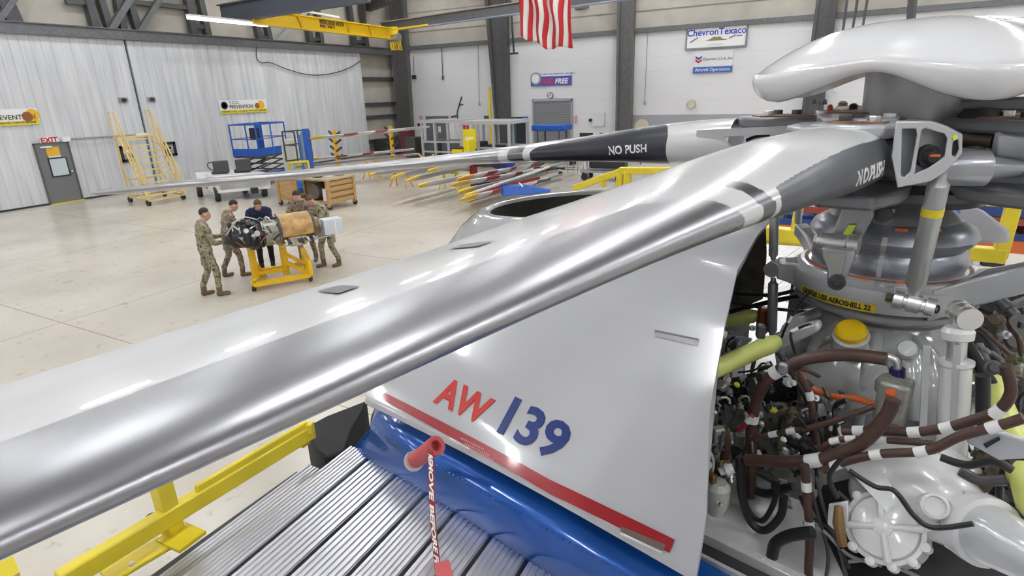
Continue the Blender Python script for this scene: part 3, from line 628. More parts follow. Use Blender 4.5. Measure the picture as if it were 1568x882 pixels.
# ---- white framed steel stand in front of the grey double door
def frame_stand(q0, q1, Y, h, dpt, label):
    a = on_y(*q0, Y); b = on_y(*q1, Y); t = thing('steel_frame_stand', label, 'stand', ((a.x+b.x)/2, Y+dpt/2, 0)); wf = mat('white_frame_steel', (.50, .50, .52), .4)
    z = a.z
    obj('top_deck', MB().bb(a.x-.1, b.x+.1, Y-.1, Y+dpt+.1, z-.05, z+.12), wf, t)
    n = 3
    for i in range(n+1):
        x = a.x+(b.x-a.x)*i/n
        for y in (Y, Y+dpt): obj('leg', MB().bar((x, y, 0), (x, y, z), .12), wf, t)
    for zz in (.45, 1.05):
        obj('cross_rail', MB().bar((a.x, Y, zz), (b.x, Y, zz), .1), wf, t); obj('cross_rail', MB().bar((a.x, Y+dpt, zz), (b.x, Y+dpt, zz), .1), wf, t)
    return t
frame_stand((645, 187), (705, 187), 30.5, 1.8, 1.5, 'pale steel frame stand in front of the grey double door')
frame_stand((708, 189), (779, 189), 27.5, 1.8, 2.2, 'pale steel frame stand right of the yellow tool chest')
# things inside/behind stands
def boxes(specs):
    for nm, cat, lb, q, Y, w_, d_, h_, mt in specs:
        p = on_y(*q, Y); o = obj(nm, MB().bb(p.x-w_/2, p.x+w_/2, Y-d_/2, Y+d_/2, 0, h_), mt, bevel=.03); tag(o, lb, cat)
boxes([('grey_bin', 'bin', 'large grey bin under the left frame stand', (663, 215), 31.2, 1.3, .9, 1.05, mat('grey_bin', (.13, .135, .15), .5)),
       ('grey_bin', 'bin', 'dark grey bin beside the yellow tool chest', (690, 215), 31.2, .8, .9, 1.0, MATS['grey_bin']),
       ('black_crate', 'crate', 'black crate left under the right frame stand', (727, 215), 28.5, 1.2, .9, 1.3, mat('near_black', (.035, .035, .04), .6)),
       ('black_crate', 'crate', 'black crate right under the right frame stand', (755, 215), 28.5, 1.1, .9, 1.1, MATS['near_black']),
       ('dark_cabinet', 'cabinet', 'low dark cabinet behind the tall yellow rack', (600, 215), 32.5, 2.6, .8, 1.0, MATS['near_black']),
       ('maroon_cart', 'cart', 'maroon cart beside the corner column', (624, 205), 31.5, .7, .7, 1.7, mat('maroon', (.13, .02, .03), .5)),
       ('dark_shelf_unit', 'shelf', 'dark shelf unit left of the pale frame stand', (633, 215), 31, .8, .8, 1.3, mat('olive_dark', (.07, .065, .05), .6))])
def tool_chest():
    p = on_y(706, 225, 26); t = thing('tool_chest', 'bright yellow tool chest between the two pale frame stands', 'tool chest', (p.x, 26.3, 0)); by = mat('bright_yellow', (.85, .70, .01), .35)
    x0 = on_y(693, 225, 26).x; x1 = on_y(719, 225, 26).x; w_ = x1-x0
    obj('cabinet_body', MB().bb(x0, x0+w_*.62, 25.9, 26.6, .15, 1.15), by, t, bevel=.02)
    for i in range(4): obj('drawer', MB().bb(x0+.04, x0+w_*.6, 25.86, 25.92, .2+i*.23, .4+i*.23), by, t, bevel=.01)
    obj('work_top', MB().bb(x0-.02, x0+w_*.64, 25.85, 26.65, 1.15, 1.2), black, t)
    obj('side_locker', MB().bb(x0+w_*.66, x1, 25.95, 26.6, .1, 1.6), by, t, bevel=.02)
    obj('back_board', MB().bb(x0+w_*.28, x1, 26.62, 26.7, 1.15, 2.1), by, t)
    obj('pocket_panel', MB().bb(x0+w_*.4, x0+w_*.9, 26.58, 26.62, 1.3, 1.7), tag_white, t)
    for i in (x0+.1, x1-.1): obj('caster', MB().cyl((i, 26.2, .07), (i, 26.3, .07), .07), black, t)
    for i, x in enumerate((x0+w_*.35, x0+w_*.55)): o = obj('red_can', MB().cyl((x, 26.66, 2.1), (x, 26.66, 2.3), .07), red_eq); tag(o, ['left', 'right'][i]+' one of two red cans on top of the yellow tool chest', 'can')
tool_chest()
def blue_cart():
    a = on_y(813, 191, 30); b = on_y(864, 193, 30); t = thing('blue_topped_cart', 'cart with a bright blue covered top in front of the grey roller door', 'cart', ((a.x+b.x)/2, 30.6, 0))
    z = a.z; obj('blue_cover', MB().bb(a.x, b.x, 30, 31.2, z-.35, z), blue_eq, t, bevel=.08)
    for x in (a.x+.35, b.x-.35):
        for y in (30.1, 31.1): obj('leg', MB().bar((x, y, 0), (x, y, z-.3), .07), steel_dark, t)
    for zz in (.3, .8): obj('shelf', MB().bb(a.x+.3, b.x-.3, 30.1, 31.1, zz, zz+.05), grey_metal, t)
    for i, x in enumerate((a.x+.6, (a.x+b.x)/2, b.x-.6)): o = obj('equipment_case', MB().bb(x-.25, x+.25, 30.3, 30.9, .85, 1.15), [grey_metal, black, dark_metal][i]); tag(o, ['left', 'middle', 'right'][i]+' equipment case on the upper shelf of the blue topped cart', 'case')
blue_cart()
a = on_y(767, 217, 26.6); m = MB().sph((a.x, 26.6, .55), (.85, .5, .5)); o = obj('blue_tarp', m, mat('tarp_blue', (.03, .04, .35), .6)); tag(o, 'crumpled blue tarp heap beside the right frame stand', 'tarp')
def desk(px, label):
    a = on_y(px, 204, 30); t = thing('monitor', label, 'monitor', (a.x, 30, 1.05))
    obj('screen', MB().bb(a.x-.38, a.x+.38, 29.95, 30, a.z-.45, a.z+.02), black, t, bevel=.01); obj('stand', MB().bb(a.x-.05, a.x+.05, 29.97, 30.02, a.z-.62, a.z-.4), black, t); obj('foot', MB().bb(a.x-.15, a.x+.15, 29.85, 30.1, a.z-.64, a.z-.61), black, t); return a
a1 = desk(898, 'left black monitor below the papers on the white wall'); a2 = desk(929, 'right black monitor beside the third steel column')
m = MB().bb(a1.x-.9, a2.x+.6, 29.6, 30.5, a1.z-.7, a1.z-.64); o = obj('long_desk', m, MATS['near_black']); tag(o, 'dark desk carrying two black monitors', 'desk')
MB_ = MB(); MB_.bb(a1.x-.85, a1.x-.75, 29.65, 30.4, 0, a1.z-.7); obj('leg', MB_, MATS['near_black'], o); MB_ = MB(); MB_.bb(a2.x+.5, a2.x+.58, 29.65, 30.4, 0, a1.z-.7); obj('leg', MB_, MATS['near_black'], o)
# ---- signs on the far wall
def far_board(name, label, tl, br, mt, cat='sign'):
    a = on_y(*tl, YF); b = on_y(*br, YF); t = thing(name, label, cat, ((a.x+b.x)/2, YF, b.z)); obj('board', MB().bb(a.x, b.x, YF-.04, YF+.04, b.z, a.z), mt, t); return t, a, b
t, a, b = far_board('company_sign', 'framed white ChevronTexaco sign high on the far wall', (1053, 44), (1141.5, 69), tag_white)
fx = b.x-a.x; fz = a.z-b.z
m = MB()
for q in ((a.x-.06, b.x+.06, a.z, a.z+.08), (a.x-.06, b.x+.06, b.z-.08, b.z), (a.x-.06, a.x+.02, b.z, a.z), (b.x-.02, b.x+.06, b.z, a.z)): m.bb(q[0], q[1], YF-.08, YF+.05, q[2], q[3])
obj('frame', m, mat('sign_frame_grey', (.2, .21, .23), .4), t)
label_text('ChevronTexaco', ((a.x+b.x)/2, YF-.05, a.z-fz*.26), X1, Z1, .47, mat('sign_blue', (.03, .07, .42), .5), t, bold=.01)
label_text('KUPARUK', ((a.x+b.x)/2, YF-.05, b.z+fz*.12), X1, Z1, .12, mat('sign_grey_text', (.25, .3, .35), .5), t, spacing=1.6)
m = MB(); cx_ = (a.x+b.x)/2; zz = b.z+fz*.32
m.prism([V((cx_+q, YF-.045, zz+r)) for q, r in ((-.55, 0), (-.3, .08), (-.1, .2), (.05, .16), (.2, .2), (.35, .07), (.6, 0))], (0, -.01, 0)); obj('hill_picture', m, mat('olive_print', (.22, .22, .05), .6), t)
m = MB(); m.box((cx_-1.15, YF-.05, zz+.08), (.5, .01, .07), R=Matrix.Rotation(-.5, 3, 'Y')); m.box((cx_+.85, YF-.05, zz+.14), (.35, .01, .07), R=Matrix.Rotation(-.4, 3, 'Y')); m.box((cx_+1.2, YF-.05, zz+.17), (.3, .01, .05)); obj('aircraft_pictures', m, MATS['sign_frame_grey'], t)
t, a, b = far_board('company_sign', 'white Chevron sign with a blue Aircraft Operations band below the framed one', (1063, 79), (1121, 110), mat('pale_board', (.70, .70, .72), .4))
fx = b.x-a.x; fz = a.z-b.z; cx_ = (a.x+b.x)/2
obj('blue_band', MB().bb(a.x, b.x, YF-.06, YF, b.z, b.z+fz*.28), mat('band_blue', (.05, .14, .45), .4), t)
label_text('Aircraft Operations', (cx_, YF-.065, b.z+fz*.14), X1, Z1, .23, letter_white, t)
label_text('Chevron U.S.A. Inc.', (cx_+.25, YF-.05, a.z-fz*.38), X1, Z1, .2, letter_black, t)
for j, mt in ((0, MATS['sign_blue']), (1, red_letter)):
    m = MB(); z = a.z-fz*.28-j*.17; x = a.x+.28
    m.prism([V((x+q, YF-.05, z+r)) for q, r in ((-.17, .08), (0, -.02), (.17, .08), (.17, -.03), (0, -.13), (-.17, -.03))], (0, -.01, 0)); obj('chevron_emblem', m, mt, t)
t, a, b = far_board('safety_banner', 'blue, white and red FOD FREE banner above the round clock', (813, 118), (875, 130), mat('banner_blue', (.08, .08, .40), .5))
fx = b.x-a.x; fz = a.z-b.z
obj('upper_board', MB().bb(a.x+fx*.27, b.x, YF-.04, YF+.03, a.z, a.z+fz*.38), tag_white, t)
label_text('HELP KEEP OUR RAMP AND AIRCRAFT', (a.x+fx*.63, YF-.05, a.z+fz*.22), X1, Z1, .15, MATS['sign_blue'], t)
label_text('FOD', (a.x+fx*.42, YF-.055, a.z-fz*.58), X1, Z1, .42, mat('sign_red', (.6, .04, .04), .5), t, bold=.012, shear=.2)
label_text('FREE', (a.x+fx*.76, YF-.055, a.z-fz*.58), X1, Z1, .42, letter_white, t, bold=.012, shear=.2)
m = MB(); m.lathe([(.0, 0), (.38, 0), (.38, .02), (0, .02)], (a.x+fx*.13, YF-.05, a.z-fz*.2), (0, -1, 0), 24); obj('round_emblem', m, MATS['sign_grey_text'], t)
m = MB(); m.lathe([(.0, 0), (.27, 0), (.27, .02), (0, .02)], (a.x+fx*.13, YF-.07, a.z-fz*.2), (0, -1, 0), 24); obj('emblem_face', m, tag_white, t)
def clock(q, r, label, face=tag_white):
    p = on_y(*q, YF); t = thing('wall_clock', label, 'clock', (p.x, YF, p.z)); obj('rim', MB().lathe([(r*.85, 0), (r, 0), (r, .08), (r*.85, .08), (r*.85, 0)], (p.x, YF, p.z), (0, -1, 0), 28), steel_dark, t)
    obj('clock_face', MB().lathe([(0, 0), (r*.86, 0), (r*.86, .04), (0, .04)], (p.x, YF, p.z), (0, -1, 0), 28), face, t)
    m = MB(); m.bar((p.x, YF-.05, p.z), (p.x+r*.1, YF-.05, p.z+r*.6), .03); m.bar((p.x, YF-.05, p.z), (p.x-r*.45, YF-.05, p.z-.02), .03); obj('hands', m, black, t)
clock((843, 146), .19, 'round clock above the grey roller door')
p = on_y(1059, 160, YF); t = thing('wall_gauge', 'small yellowish round dial on the white wall below the signs', 'dial', (p.x, YF, p.z)); obj('dial', MB().lathe([(0, 0), (.2, 0), (.2, .08), (0, .08)], (p.x, YF, p.z), (0, -1, 0), 24), mat('dial_cream', (.62, .6, .4), .4), t); obj('rim', MB().lathe([(.2, 0), (.23, 0), (.23, .1), (.2, .1), (.2, 0)], (p.x, YF, p.z), (0, -1, 0), 24), grey_metal, t)
p = on_y(983, 194, 31); t = thing('round_mirror', 'round beige dish standing behind the far rotor blade', 'dish', (p.x, 31, 0)); obj('dish', MB().lathe([(0, .0), (.2, .0), (.4, .04), (.4, .08), (0, .05)], (p.x, 31, p.z-.1), (0, -1, .1), 28, sy=1.2), mat('dish_beige', (.5, .45, .33), .5), t); obj('stem', MB().cyl((p.x, 31.05, 0), (p.x, 31.05, p.z-.2), .05), steel_dark, t)
# conduits, pull cords, speaker on the far wall
def cord(q0, q1, label, r=.03, box=None, Y=YF-.0, nm='pull_cord', mt=None):
    a = on_y(*q0, Y-.06); b = on_y(*q1, Y-.06)
    if Y < YF-.5: a = b+(a-b)*((11.45-b.z)/(a.z-b.z))
    o = thing(nm, label, 'cord', (b.x, b.y, b.z)); obj('line', MB().cyl(a, b, r, n=6), mt or wallgrey, o)
    if box: obj('end_box', MB().box(b, box), mt or wallgrey, o)
cord((633, 85), (634, 118), 'black box hanging on a cord at the left end of the far wall', .02, (.25, .2, .25), mt=black)
cord((676, 72), (678, 119), 'thin dark cord hanging left of the second steel column', .03, (.1, .1, .25), mt=steel_dark)
cord((732, 68), (734, 160), 'thin grey conduit beside the second steel column', .025, (.12, .1, .15))
cord((992, 45), (987, 158), 'thin grey conduit on the wall beside the third steel column', .025, (.12, .1, .15))
cord((783, 22), (787, 82), 'black pipe hanging beside the striped flag', .06, (.5, .2, .1), Y=YF-2, mt=black)
for i, (q0, q1) in enumerate([((1297, 0), (1289, 60)), ((1313, 0), (1305, 48)), ((1328, 0), (1318, 60))]):
    cord(q0, q1, ['left', 'middle', 'right'][i]+' one of three dark pipes hanging above the white rotor cap', .06, Y=YF-1, nm='drop_pipe', mt=steel_dark)
cord((1399, -20), (1394, 40), 'thick dark post with a rusty end above the white rotor cap', .16, Y=YF-6, nm='drop_post', mt=steel_dark)
# small fittings on the far wall
for q, wd, hh, mt, lb in [((882, 183), .12, .5, mat('pink_sign', (.55, .3, .33), .5), 'narrow reddish sign right of the roller door'), ((904, 184), .15, .18, black, 'small black box left of the papers'), ((645, 180), .22, .22, MATS['pink_sign'], 'small round red alarm left of the double door'), ((642, 191), .2, .22, MATS['maroon'], 'small dark red alarm box by the corner column'), ((745, 182), .3, .4, steel_dark, 'dark switch box left of the second steel column'), ((917, 183), .75, .8, mat('paper_white', (.66, .66, .68), .6), 'sheet of papers taped to the white wall'), ((805, 182), .3, .3, MATS['band_blue'], 'small blue notice between the doorway and roller door')]:
    p = on_y(*q, YF); o = obj('wall_fitting', MB().bb(p.x-wd/2, p.x+wd/2, YF-.08, YF+.04, p.z-hh/2, p.z+hh/2), mt); tag(o, lb, 'fitting')
m = MB()
for a, b in [((707, 148), (702, 165)), ((702, 165), (700, 172)), ((700, 172), (701, 184)), ((700, 177), (691, 179)), ((709, 160), (704, 160))]: m.cyl(on_y(*a, YF), on_y(*b, YF), .05, n=6)
o = obj('wall_piping', m, steel_dark); tag(o, 'small branching pipes on the wall above the left frame stand', 'pipe')
# ---- flag
def flag():
    tl = on_y(797, 0, 22); tr = on_y(876.5, 0, 22); bl = on_y(793.5, 55, 22); br = on_y(877, 72, 22)
    W = tr.x-tl.x; x0 = tl.x-.03; N = 13; top = 9.9; t = thing('flag', 'large red and white striped flag hanging vertically from the roof', 'flag', (x0+W/2, 22, bl.z))
    for i in range(N):
        m = MB(); vs = []; K = 30; 
        for j in range(K+1):
            for e in range(4):
                u = (i+e/3)/N; z0 = bl.z+(br.z-bl.z)*min(1, u*1.9)-.04*math.sin(u*14); z = z0+(top-z0)*j/K
                x = x0+W*u+.045*math.sin(z*4.5+u*7)*math.sin(u*PI); y = 22+.10*math.sin(u*19+z*1.5)+.05*math.sin(z*3+u*5)
                vs.append(V((x, y, z)))
        m.add(vs, [(j*4+e, j*4+e+1, (j+1)*4+e+1, (j+1)*4+e) for j in range(K) for e in range(3)])
        obj('stripe', m, mat('flag_red', (.52, .02, .03), .8) if i % 2 == 0 else mat('flag_white', (.72, .70, .67), .8), t, solid=.006)
    obj('hanging_rod', MB().cyl((x0-.1, 22, top), (x0+W+.1, 22, top), .04), steel_dark, t)
flag()
# ---- yellow jib crane
def crane():
    yc = mat('crane_yellow', (.85, .58, .01), .35); Z = 7.3
    a = on_z(388, 36, Z); b = on_z(602, 60, Z); t = thing('overhead_crane', 'yellow travelling crane beam under the roof', 'crane', ((a.x+b.x)/2, (a.y+b.y)/2, Z))
    hgt = .62
    m = MB(); m.bar(a+V((0, 0, hgt/2)), b+V((0, 0, hgt/2)), .06, hgt); obj('web', m, yc, t)
    obj('lower_flange', MB().bar(a, b, .4, .06), yc, t); obj('upper_flange', MB().bar(a+V((0, 0, hgt)), b+V((0, 0, hgt)), .4, .06), yc, t)
    d = (b-a).normalized(); sd = V((-d.y, d.x, 0))
    if sd.dot(a) > 0: sd = -sd
    scribble(a.lerp(b, .40)+V((0, 0, hgt*.58))+sd*.06, d, V((0, 0, 1)), 2.0, .2, letter_black, t, (12,)); scribble(a.lerp(b, .40)+V((0, 0, hgt*.3))+sd*.06, d, V((0, 0, 1)), 1.2, .13, letter_black, t, (4, 5))
    for q in (.28, .62, .8): obj('stiffener', MB().bar(a.lerp(b, q)+V((0, 0, .04))+sd*.1, a.lerp(b, q-.02)+V((0, 0, hgt))+sd*.1, .04, .16), yellow_or, t)
    m = MB(); m.bar(a.lerp(b, .0)+V((0, 0, hgt+.35)), a.lerp(b, .55)+V((0, 0, hgt+.2)), .1, .1); obj('cable_track', m, tag_white, t)
    obj('hoist_trolley', MB().box(b+V((0, 0, .45)), (.7, .7, .5), .6), yc, t, bevel=.05); obj('hoist_motor', MB().cyl(b+V((-.3, 0, .1)), b+V((.5, 0, .1)), .25), grey_metal, t)
    m = MB()
    for i in range(7): q = on_z(598+i*2.5, 62, Z); m.tube([q, q+V((.05*math.sin(i*2), 0, -.3-.07*(i % 3))), q+V((.06, 0, -.6))], .05, 6)
    obj('cable_loops', m, yc, t)
    # end truck at left
    c = on_z(385, 20, Z+.4); obj('end_truck', MB().bar(on_z(360, 28, Z+.5), on_z(410, 15, Z+.5), .3, .6), yc, t)
    obj('strut', MB().bar(on_z(375, 28, Z+.3), on_z(445, 15, Z+.5), .15), yc, t)
    t2 = thing('crane_runway', 'dark steel runway beam carrying the left end of the yellow crane', 'beam', on_z(345, 22, 7.9))
    p, q = on_z(340, 22, 7.9), on_z(560, -14, 7.9); obj('beam_web', MB().bar(p, q, .12, .75), mat('blue_grey_steel', (.09, .10, .13), .5), t2); obj('beam_flange', MB().bar(p+V((0, 0, -.38)), q+V((0, 0, -.38)), .45, .06), MATS['blue_grey_steel'], t2); obj('beam_flange', MB().bar(p+V((0, 0, .38)), q+V((0, 0, .38)), .45, .06), MATS['blue_grey_steel'], t2)
    p, q = on_z(585, 42, 8.2), on_z(985, -14, 8.2)
    t2 = thing('crane_runway', 'long grey steel runway beam running over the flag', 'beam', p)
    obj('beam_web', MB().bar(p, q, .12, .55), beam_grey, t2); obj('beam_flange', MB().bar(p+V((0, 0, -.28)), q+V((0, 0, -.28)), .42, .05), mat('pale_blue_flange', (.38, .42, .52), .35), t2); obj('beam_flange', MB().bar(p+V((0, 0, .28)), q+V((0, 0, .28)), .42, .05), mat('pinkish_flange', (.42, .33, .28), .5), t2)
    obj('rail', MB().bar(on_z(596, 46, 7.75), on_z(655, 38, 7.75), .1), yc, t2)
    # long tube lamp
    p, q = on_z(288, 27, 7.3), on_z(408, 39, 7.3); t3 = thing('tube_lamp', 'long white lit tube lamp hanging left of the yellow crane', 'lamp', (p+q)/2)
    obj('lamp_tube', MB().bar(p, q, .2, .12), mat('lit_tube', (1, .98, .94), .5, emit=1.6), t3); obj('lamp_housing', MB().bar(p+V((0, 0, .1)), q+V((0, 0, .1)), .26, .08), tag_white, t3)
crane()
# ---- ceiling lamps
di = mat('lamp_diffuser', (.97, .985, 1), .5, emit=LAMP)
proto = None
for i, x in enumerate((-24.5, -17, -9.5, -2, 5.5, 12)):
    for j, y in enumerate((-9, -3, 3, 9, 15, 21, 27, 32)):
        t = thing('ceiling_light', 'linear high bay lamp under the hangar roof', 'lamp', (x, y, 10.9), 'ceiling lamps') if proto is None else proto.copy()
        if proto is None:
            proto = t; t['org'] = [x, y, 10.9]
            obj('housing', MB().bb(x-.2, x+.2, y-1.25, y+1.25, 10.9, 11.0), tag_white, t); obj('diffuser', MB().bb(x-.17, x+.17, y-1.2, y+1.2, 10.86, 10.9), di, t)
            kids = list(t.children)
            obj('hanger', MB().bar((x, y, 11), (x, y, 11.5), .04), steel_dark, t); kids = [c for c in bpy.data.objects if c.parent == t]
        else:
            C.objects.link(t); t.location = (x, y, 10.9)
            for c in kids: k2 = c.copy(); C.objects.link(k2); k2.parent = t
# ================================================================ PEOPLE AND THE ENGINE ON ITS STAND
ocp = camo('camouflage_cloth', [(.13, .11, .065), (.34, .30, .20), (.21, .20, .12), (.40, .35, .26), (.11, .075, .05)], 11)
ocp2 = camo('worn_camouflage_cloth', [(.15, .10, .07), (.30, .24, .18), (.20, .16, .11), (.36, .30, .24), (.10, .07, .05)], 11)
boot_brown = mat('brown_suede_boot', (.16, .105, .06), .8)
def capsule(bm, a, b, ra, rb):
    a = V(a); b = V(b)
    for p, r in ((a, ra), (b, rb)):
        bmesh.ops.create_icosphere(bm, subdivisions=2, radius=r, matrix=Matrix.Translation(p))
    d = b-a
    if d.length > 1e-4:
        q = V((0, 0, 1)).rotation_difference(d.normalized()).to_matrix().to_4x4()
        bmesh.ops.create_cone(bm, cap_ends=True, segments=14, radius1=ra, radius2=rb, depth=d.length, matrix=Matrix.Translation((a+b)/2) @ q)
def ellip(bm, c, r, R=None):
    M_ = Matrix.Translation(V(c)) @ (R.to_4x4() if R else Matrix.Identity(4)) @ Matrix.Diagonal((*r, 1))
    bmesh.ops.create_icosphere(bm, subdivisions=3, radius=1, matrix=M_)
def human(px, heading, label, outfit, lean=0, pitch=20, hands=None, scale=1.0, hairmat=None, step=.12, turn=0, elbow_out=.12, group=None, zoff=0):
    base = on_z(*px, 0); mats = [skin, outfit[0], outfit[1], outfit[2], hairmat or hair]
    bm = bmesh.new(); segs = []
    def cap(a, b, ra, rb, k): capsule(bm, a, b, ra, rb); segs.append((V(a), V(b), max(ra, rb), k))
    L_ = math.radians(lean); hip = V((0, -.10*math.sin(L_)*1.5, .93))
    def T(x, y, z):                                   # torso point, leaned forward about the hips
        return hip+V((x, y*math.cos(L_)+z*math.sin(L_), z*math.cos(L_)-y*math.sin(L_)))
    # legs
    for s_ in (-1, 1):
        fy = step*s_; h_ = hip+V((s_*.095, 0, -.02)); kn = V((s_*.115, fy*.5+.04, .49)); an = V((s_*.12, fy-.03, .1))
        cap(h_, kn, .10, .066, 2); cap(kn, an+V((0, 0, .12)), .066, .056, 2); cap(an+V((0, 0, .14)), an+V((0, -.01, -.03)), .058, .052, 3)
        cap(an+V((0, -.03, -.055)), an+V((s_*.02, .15, -.06)), .045, .04, 3)
    cap(hip+V((-.07, 0, .0)), hip+V((.07, 0, .0)), .125, .125, 2)
    cap(T(-.06, 0, .12), T(.06, 0, .12), .125, .125, 1); cap(T(-.08, .0, .30), T(.08, .0, .30), .13, .13, 1); cap(T(-.10, .0, .42), T(.10, .0, .42), .115, .115, 1)
    cap(T(-.15, -.01, .49), T(.15, -.01, .49), .07, .07, 1); cap(T(0, 0, .1), T(0, 0, .45), .13, .12, 1)
    cap(T(-.1, 0, .02), T(.1, 0, .02), .115, .115, 1)
    nk = T(0, .0, .52); P_ = math.radians(pitch+lean*.6); hd = nk+V((0, .045*math.cos(P_)+.17*math.sin(P_), .16*math.cos(P_)-.01))
    cap(T(0, 0, .48), nk+(hd-nk)*.5, .06, .052, 0)
    cap(T(-.04, 0, .52), T(.04, 0, .52), .072, .072, 1)                                     # collar
    Rh = Matrix.Rotation(math.radians(turn), 3, 'Z') @ Matrix.Rotation(-P_, 3, 'X')
    def Hd(x, y, z): return hd+Rh@V((x, y, z))
    def el(c, r, k): ellip(bm, Hd(*c), r, Rh); segs.append((Hd(*c), Hd(*c), max(r), k))
    el((0, -.01, .03), (.078, .095, .095), 0); el((0, .025, -.04), (.058, .068, .07), 0); el((0, .035, -.075), (.035, .045, .035), 0)
    el((0, .098, -.015), (.013, .02, .024), 0); el((0, .088, .022), (.05, .012, .012), 0); el((0, .088, -.055), (.024, .012, .008), 0)
    for s_ in (-1, 1): el((s_*.08, -.005, -.01), (.012, .02, .032), 0); el((s_*.035, .075, -.02), (.02, .015, .018), 0)
    # arms
    for s_ in (-1, 1):
        sh = T(s_*.195, 0, .47); hx = V(hands[0] if s_ < 0 else hands[1])
        d = hx-sh; 
        if d.length > .56: d = d.normalized()*.56; hx = sh+d
        mid = sh+d*.5; drop = math.sqrt(max(0, .29**2-(d.length/2)**2)); el_ = mid+(V((s_*elbow_out*3, -.3, -1)).normalized())*drop
        cap(sh, el_, .068, .052, 1); cap(el_, sh+(hx-sh)*.0+(hx-el_)*0+el_.lerp(hx, .45) if False else el_.lerp(hx, .5), .052, .044, 1 if outfit[3] else 0)
        cap(el_.lerp(hx, .5), el_.lerp(hx, .92), .044 if outfit[3] else .038, .034 if outfit[3] else .028, 1 if outfit[3] else 0)
        f = (hx-el_).normalized(); sd = f.cross(V((0, 0, 1))).normalized(); dn = sd.cross(f).normalized()
        if dn.z > 0: dn = -dn
        pm = hx+f*.045
        cap(hx+sd*.018, pm+sd*.024, .02, .017, 0); cap(hx-sd*.018, pm-sd*.024, .02, .017, 0); cap(hx, pm, .02, .018, 0)
        for i_, (o_, ln) in enumerate(((-.033, .036), (-.011, .044), (.011, .04), (.031, .03))):
            r0 = pm+sd*o_+f*.01; k1 = r0+f*ln+dn*.008; k2 = k1+f*ln*.45+dn*ln*.75
            cap(r0, k1, .0095, .009, 0); cap(k1, k2, .009, .008, 0)
        th = hx+sd*(-s_)*.03+f*.01; cap(th, th+f*.035+sd*(-s_)*.025+dn*.012, .0115, .01, 0); 
    me = bpy.data.meshes.new('b'); bm.to_mesh(me); bm.free(); ob = bpy.data.objects.new('b', me)
    rm = ob.modifiers.new('r', 'REMESH'); rm.mode = 'VOXEL'; rm.voxel_size = .0105; rm.use_smooth_shade = True
    sm = ob.modifiers.new('s', 'SMOOTH'); sm.iterations = 3; sm.factor = .5
    m2 = bake(ob); bpy.data.objects.remove(ob); bpy.data.meshes.remove(me)
    m2.materials.clear()
    for x in mats: m2.materials.append(x)
    sg = [(a, b-a, (b-a).length_squared, r, k) for a, b, r, k in segs]
    vs = [v.co for v in m2.vertices]
    for p in m2.polygons:
        c = vs[p.vertices[0]]; best = 9; kk = 1
        for a, d, l2, r, k in sg:
            t_ = 0 if l2 < 1e-9 else max(0, min(1, (c-a).dot(d)/l2)); q = (c-a-d*t_).length-r
            if q < best: best = q; kk = k
        p.material_index = kk; p.use_smooth = True
    nrm_ = [v.normal.copy() for v in m2.vertices]
    for v in m2.vertices:                               # cloth folds
        co = v.co.copy()
        f = .004*math.sin(co.z*42+co.x*20)*math.sin(co.x*35+co.y*30+co.z*9)
        if co.z < 1.35: v.co = co+nrm_[v.index]*f
    root = thing('person', label, 'person', base)
    body = bpy.data.objects.new('body', m2); C.objects.link(body); body.parent = root
    hm = MB(); hm.sph(Hd(0, -.022, .045), (.0805, .0935, .0925), 20, 14, Rh)
    cut = MB(); n = len(hm.v); keep = set(i for i, p in enumerate(hm.v) if (lambda q: q.z > .030+.55*max(0, q.y+.0) or (q.y < -.045 and q.z > -.035))(Rh.transposed()@(p-hd)))
    cut.v = hm.v; cut.f = [f for f in hm.f if all(i in keep for i in f)]; cut.m = [0]*len(cut.f)
    ho = obj('hair', cut, mats[4], body, loc=(0, 0, 0), solid=.006)
    bl = MB().box(hip+V((0, 0, .075)), (.27, .25, .035)); 
    for q in (-1, 1): pass
    pk = MB()
    for s_ in (-1, 1):
        pk.box(T(s_*.085, .125, .36), (.10, .03, .10), R=Matrix.Rotation(-L_, 3, 'X'))
    if outfit[3]: obj('chest_pockets', pk, mats[1], body, loc=(0, 0, 0), bevel=.01)
    if outfit[3]:
        ck = MB()
        for s_ in (-1, 1): ck.box((s_*.19, .0+step*s_*.3, .66), (.035, .13, .16))
        obj('cargo_pockets', ck, mats[2], body, loc=(0, 0, 0), bevel=.012)
    root.rotation_euler = (0, 0, heading-PI/2); root.scale = (1, 1, 1)
    root.scale = (scale,)*3
    return root
E0, E1 = on_z(343, 367, 1.2), on_z(507, 342, 1.2)
def hd_to(px, tgt): p = on_z(*px, 0); return math.atan2(tgt.y-p.y, tgt.x-p.x)
sol = (ocp, ocp, boot_brown, True); sol2 = (ocp2, ocp2, boot_brown, True)
human((329, 452), hd_to((329, 452), on_z(430, 432, 0)), 'person in camouflage uniform standing furthest left, forearm raised to the engine', sol, lean=3, pitch=14, hands=[(-.13, .40, 1.12), (.16, .34, 1.05)], scale=1.075)
human((362, 423), hd_to((362, 423), on_z(425, 410, 0)), 'person in camouflage uniform bending over the dark front end of the engine', sol2, lean=12, pitch=26, hands=[(-.2, .42, 1.1), (.14, .36, .98)], scale=1.04, step=.16)
human((411, 413), hd_to((411, 413), on_z(428, 470, 0)), 'person in a navy polo shirt leaning over the engine from behind', (navy, mat('black_trousers', (.008, .008, .010), .9), black, False), lean=24, pitch=30, hands=[(-.10, .52, 1.2), (.26, .45, 1.22)], scale=1.07, hairmat=hair_b, step=.05)
human((474, 402), hd_to((474, 402), on_z(425, 450, 0)), 'person in camouflage uniform standing behind the wooden coloured panel of the engine', sol2, lean=14, pitch=28, hands=[(-.22, .42, 1.15), (.2, .42, 1.2)], scale=1.09)
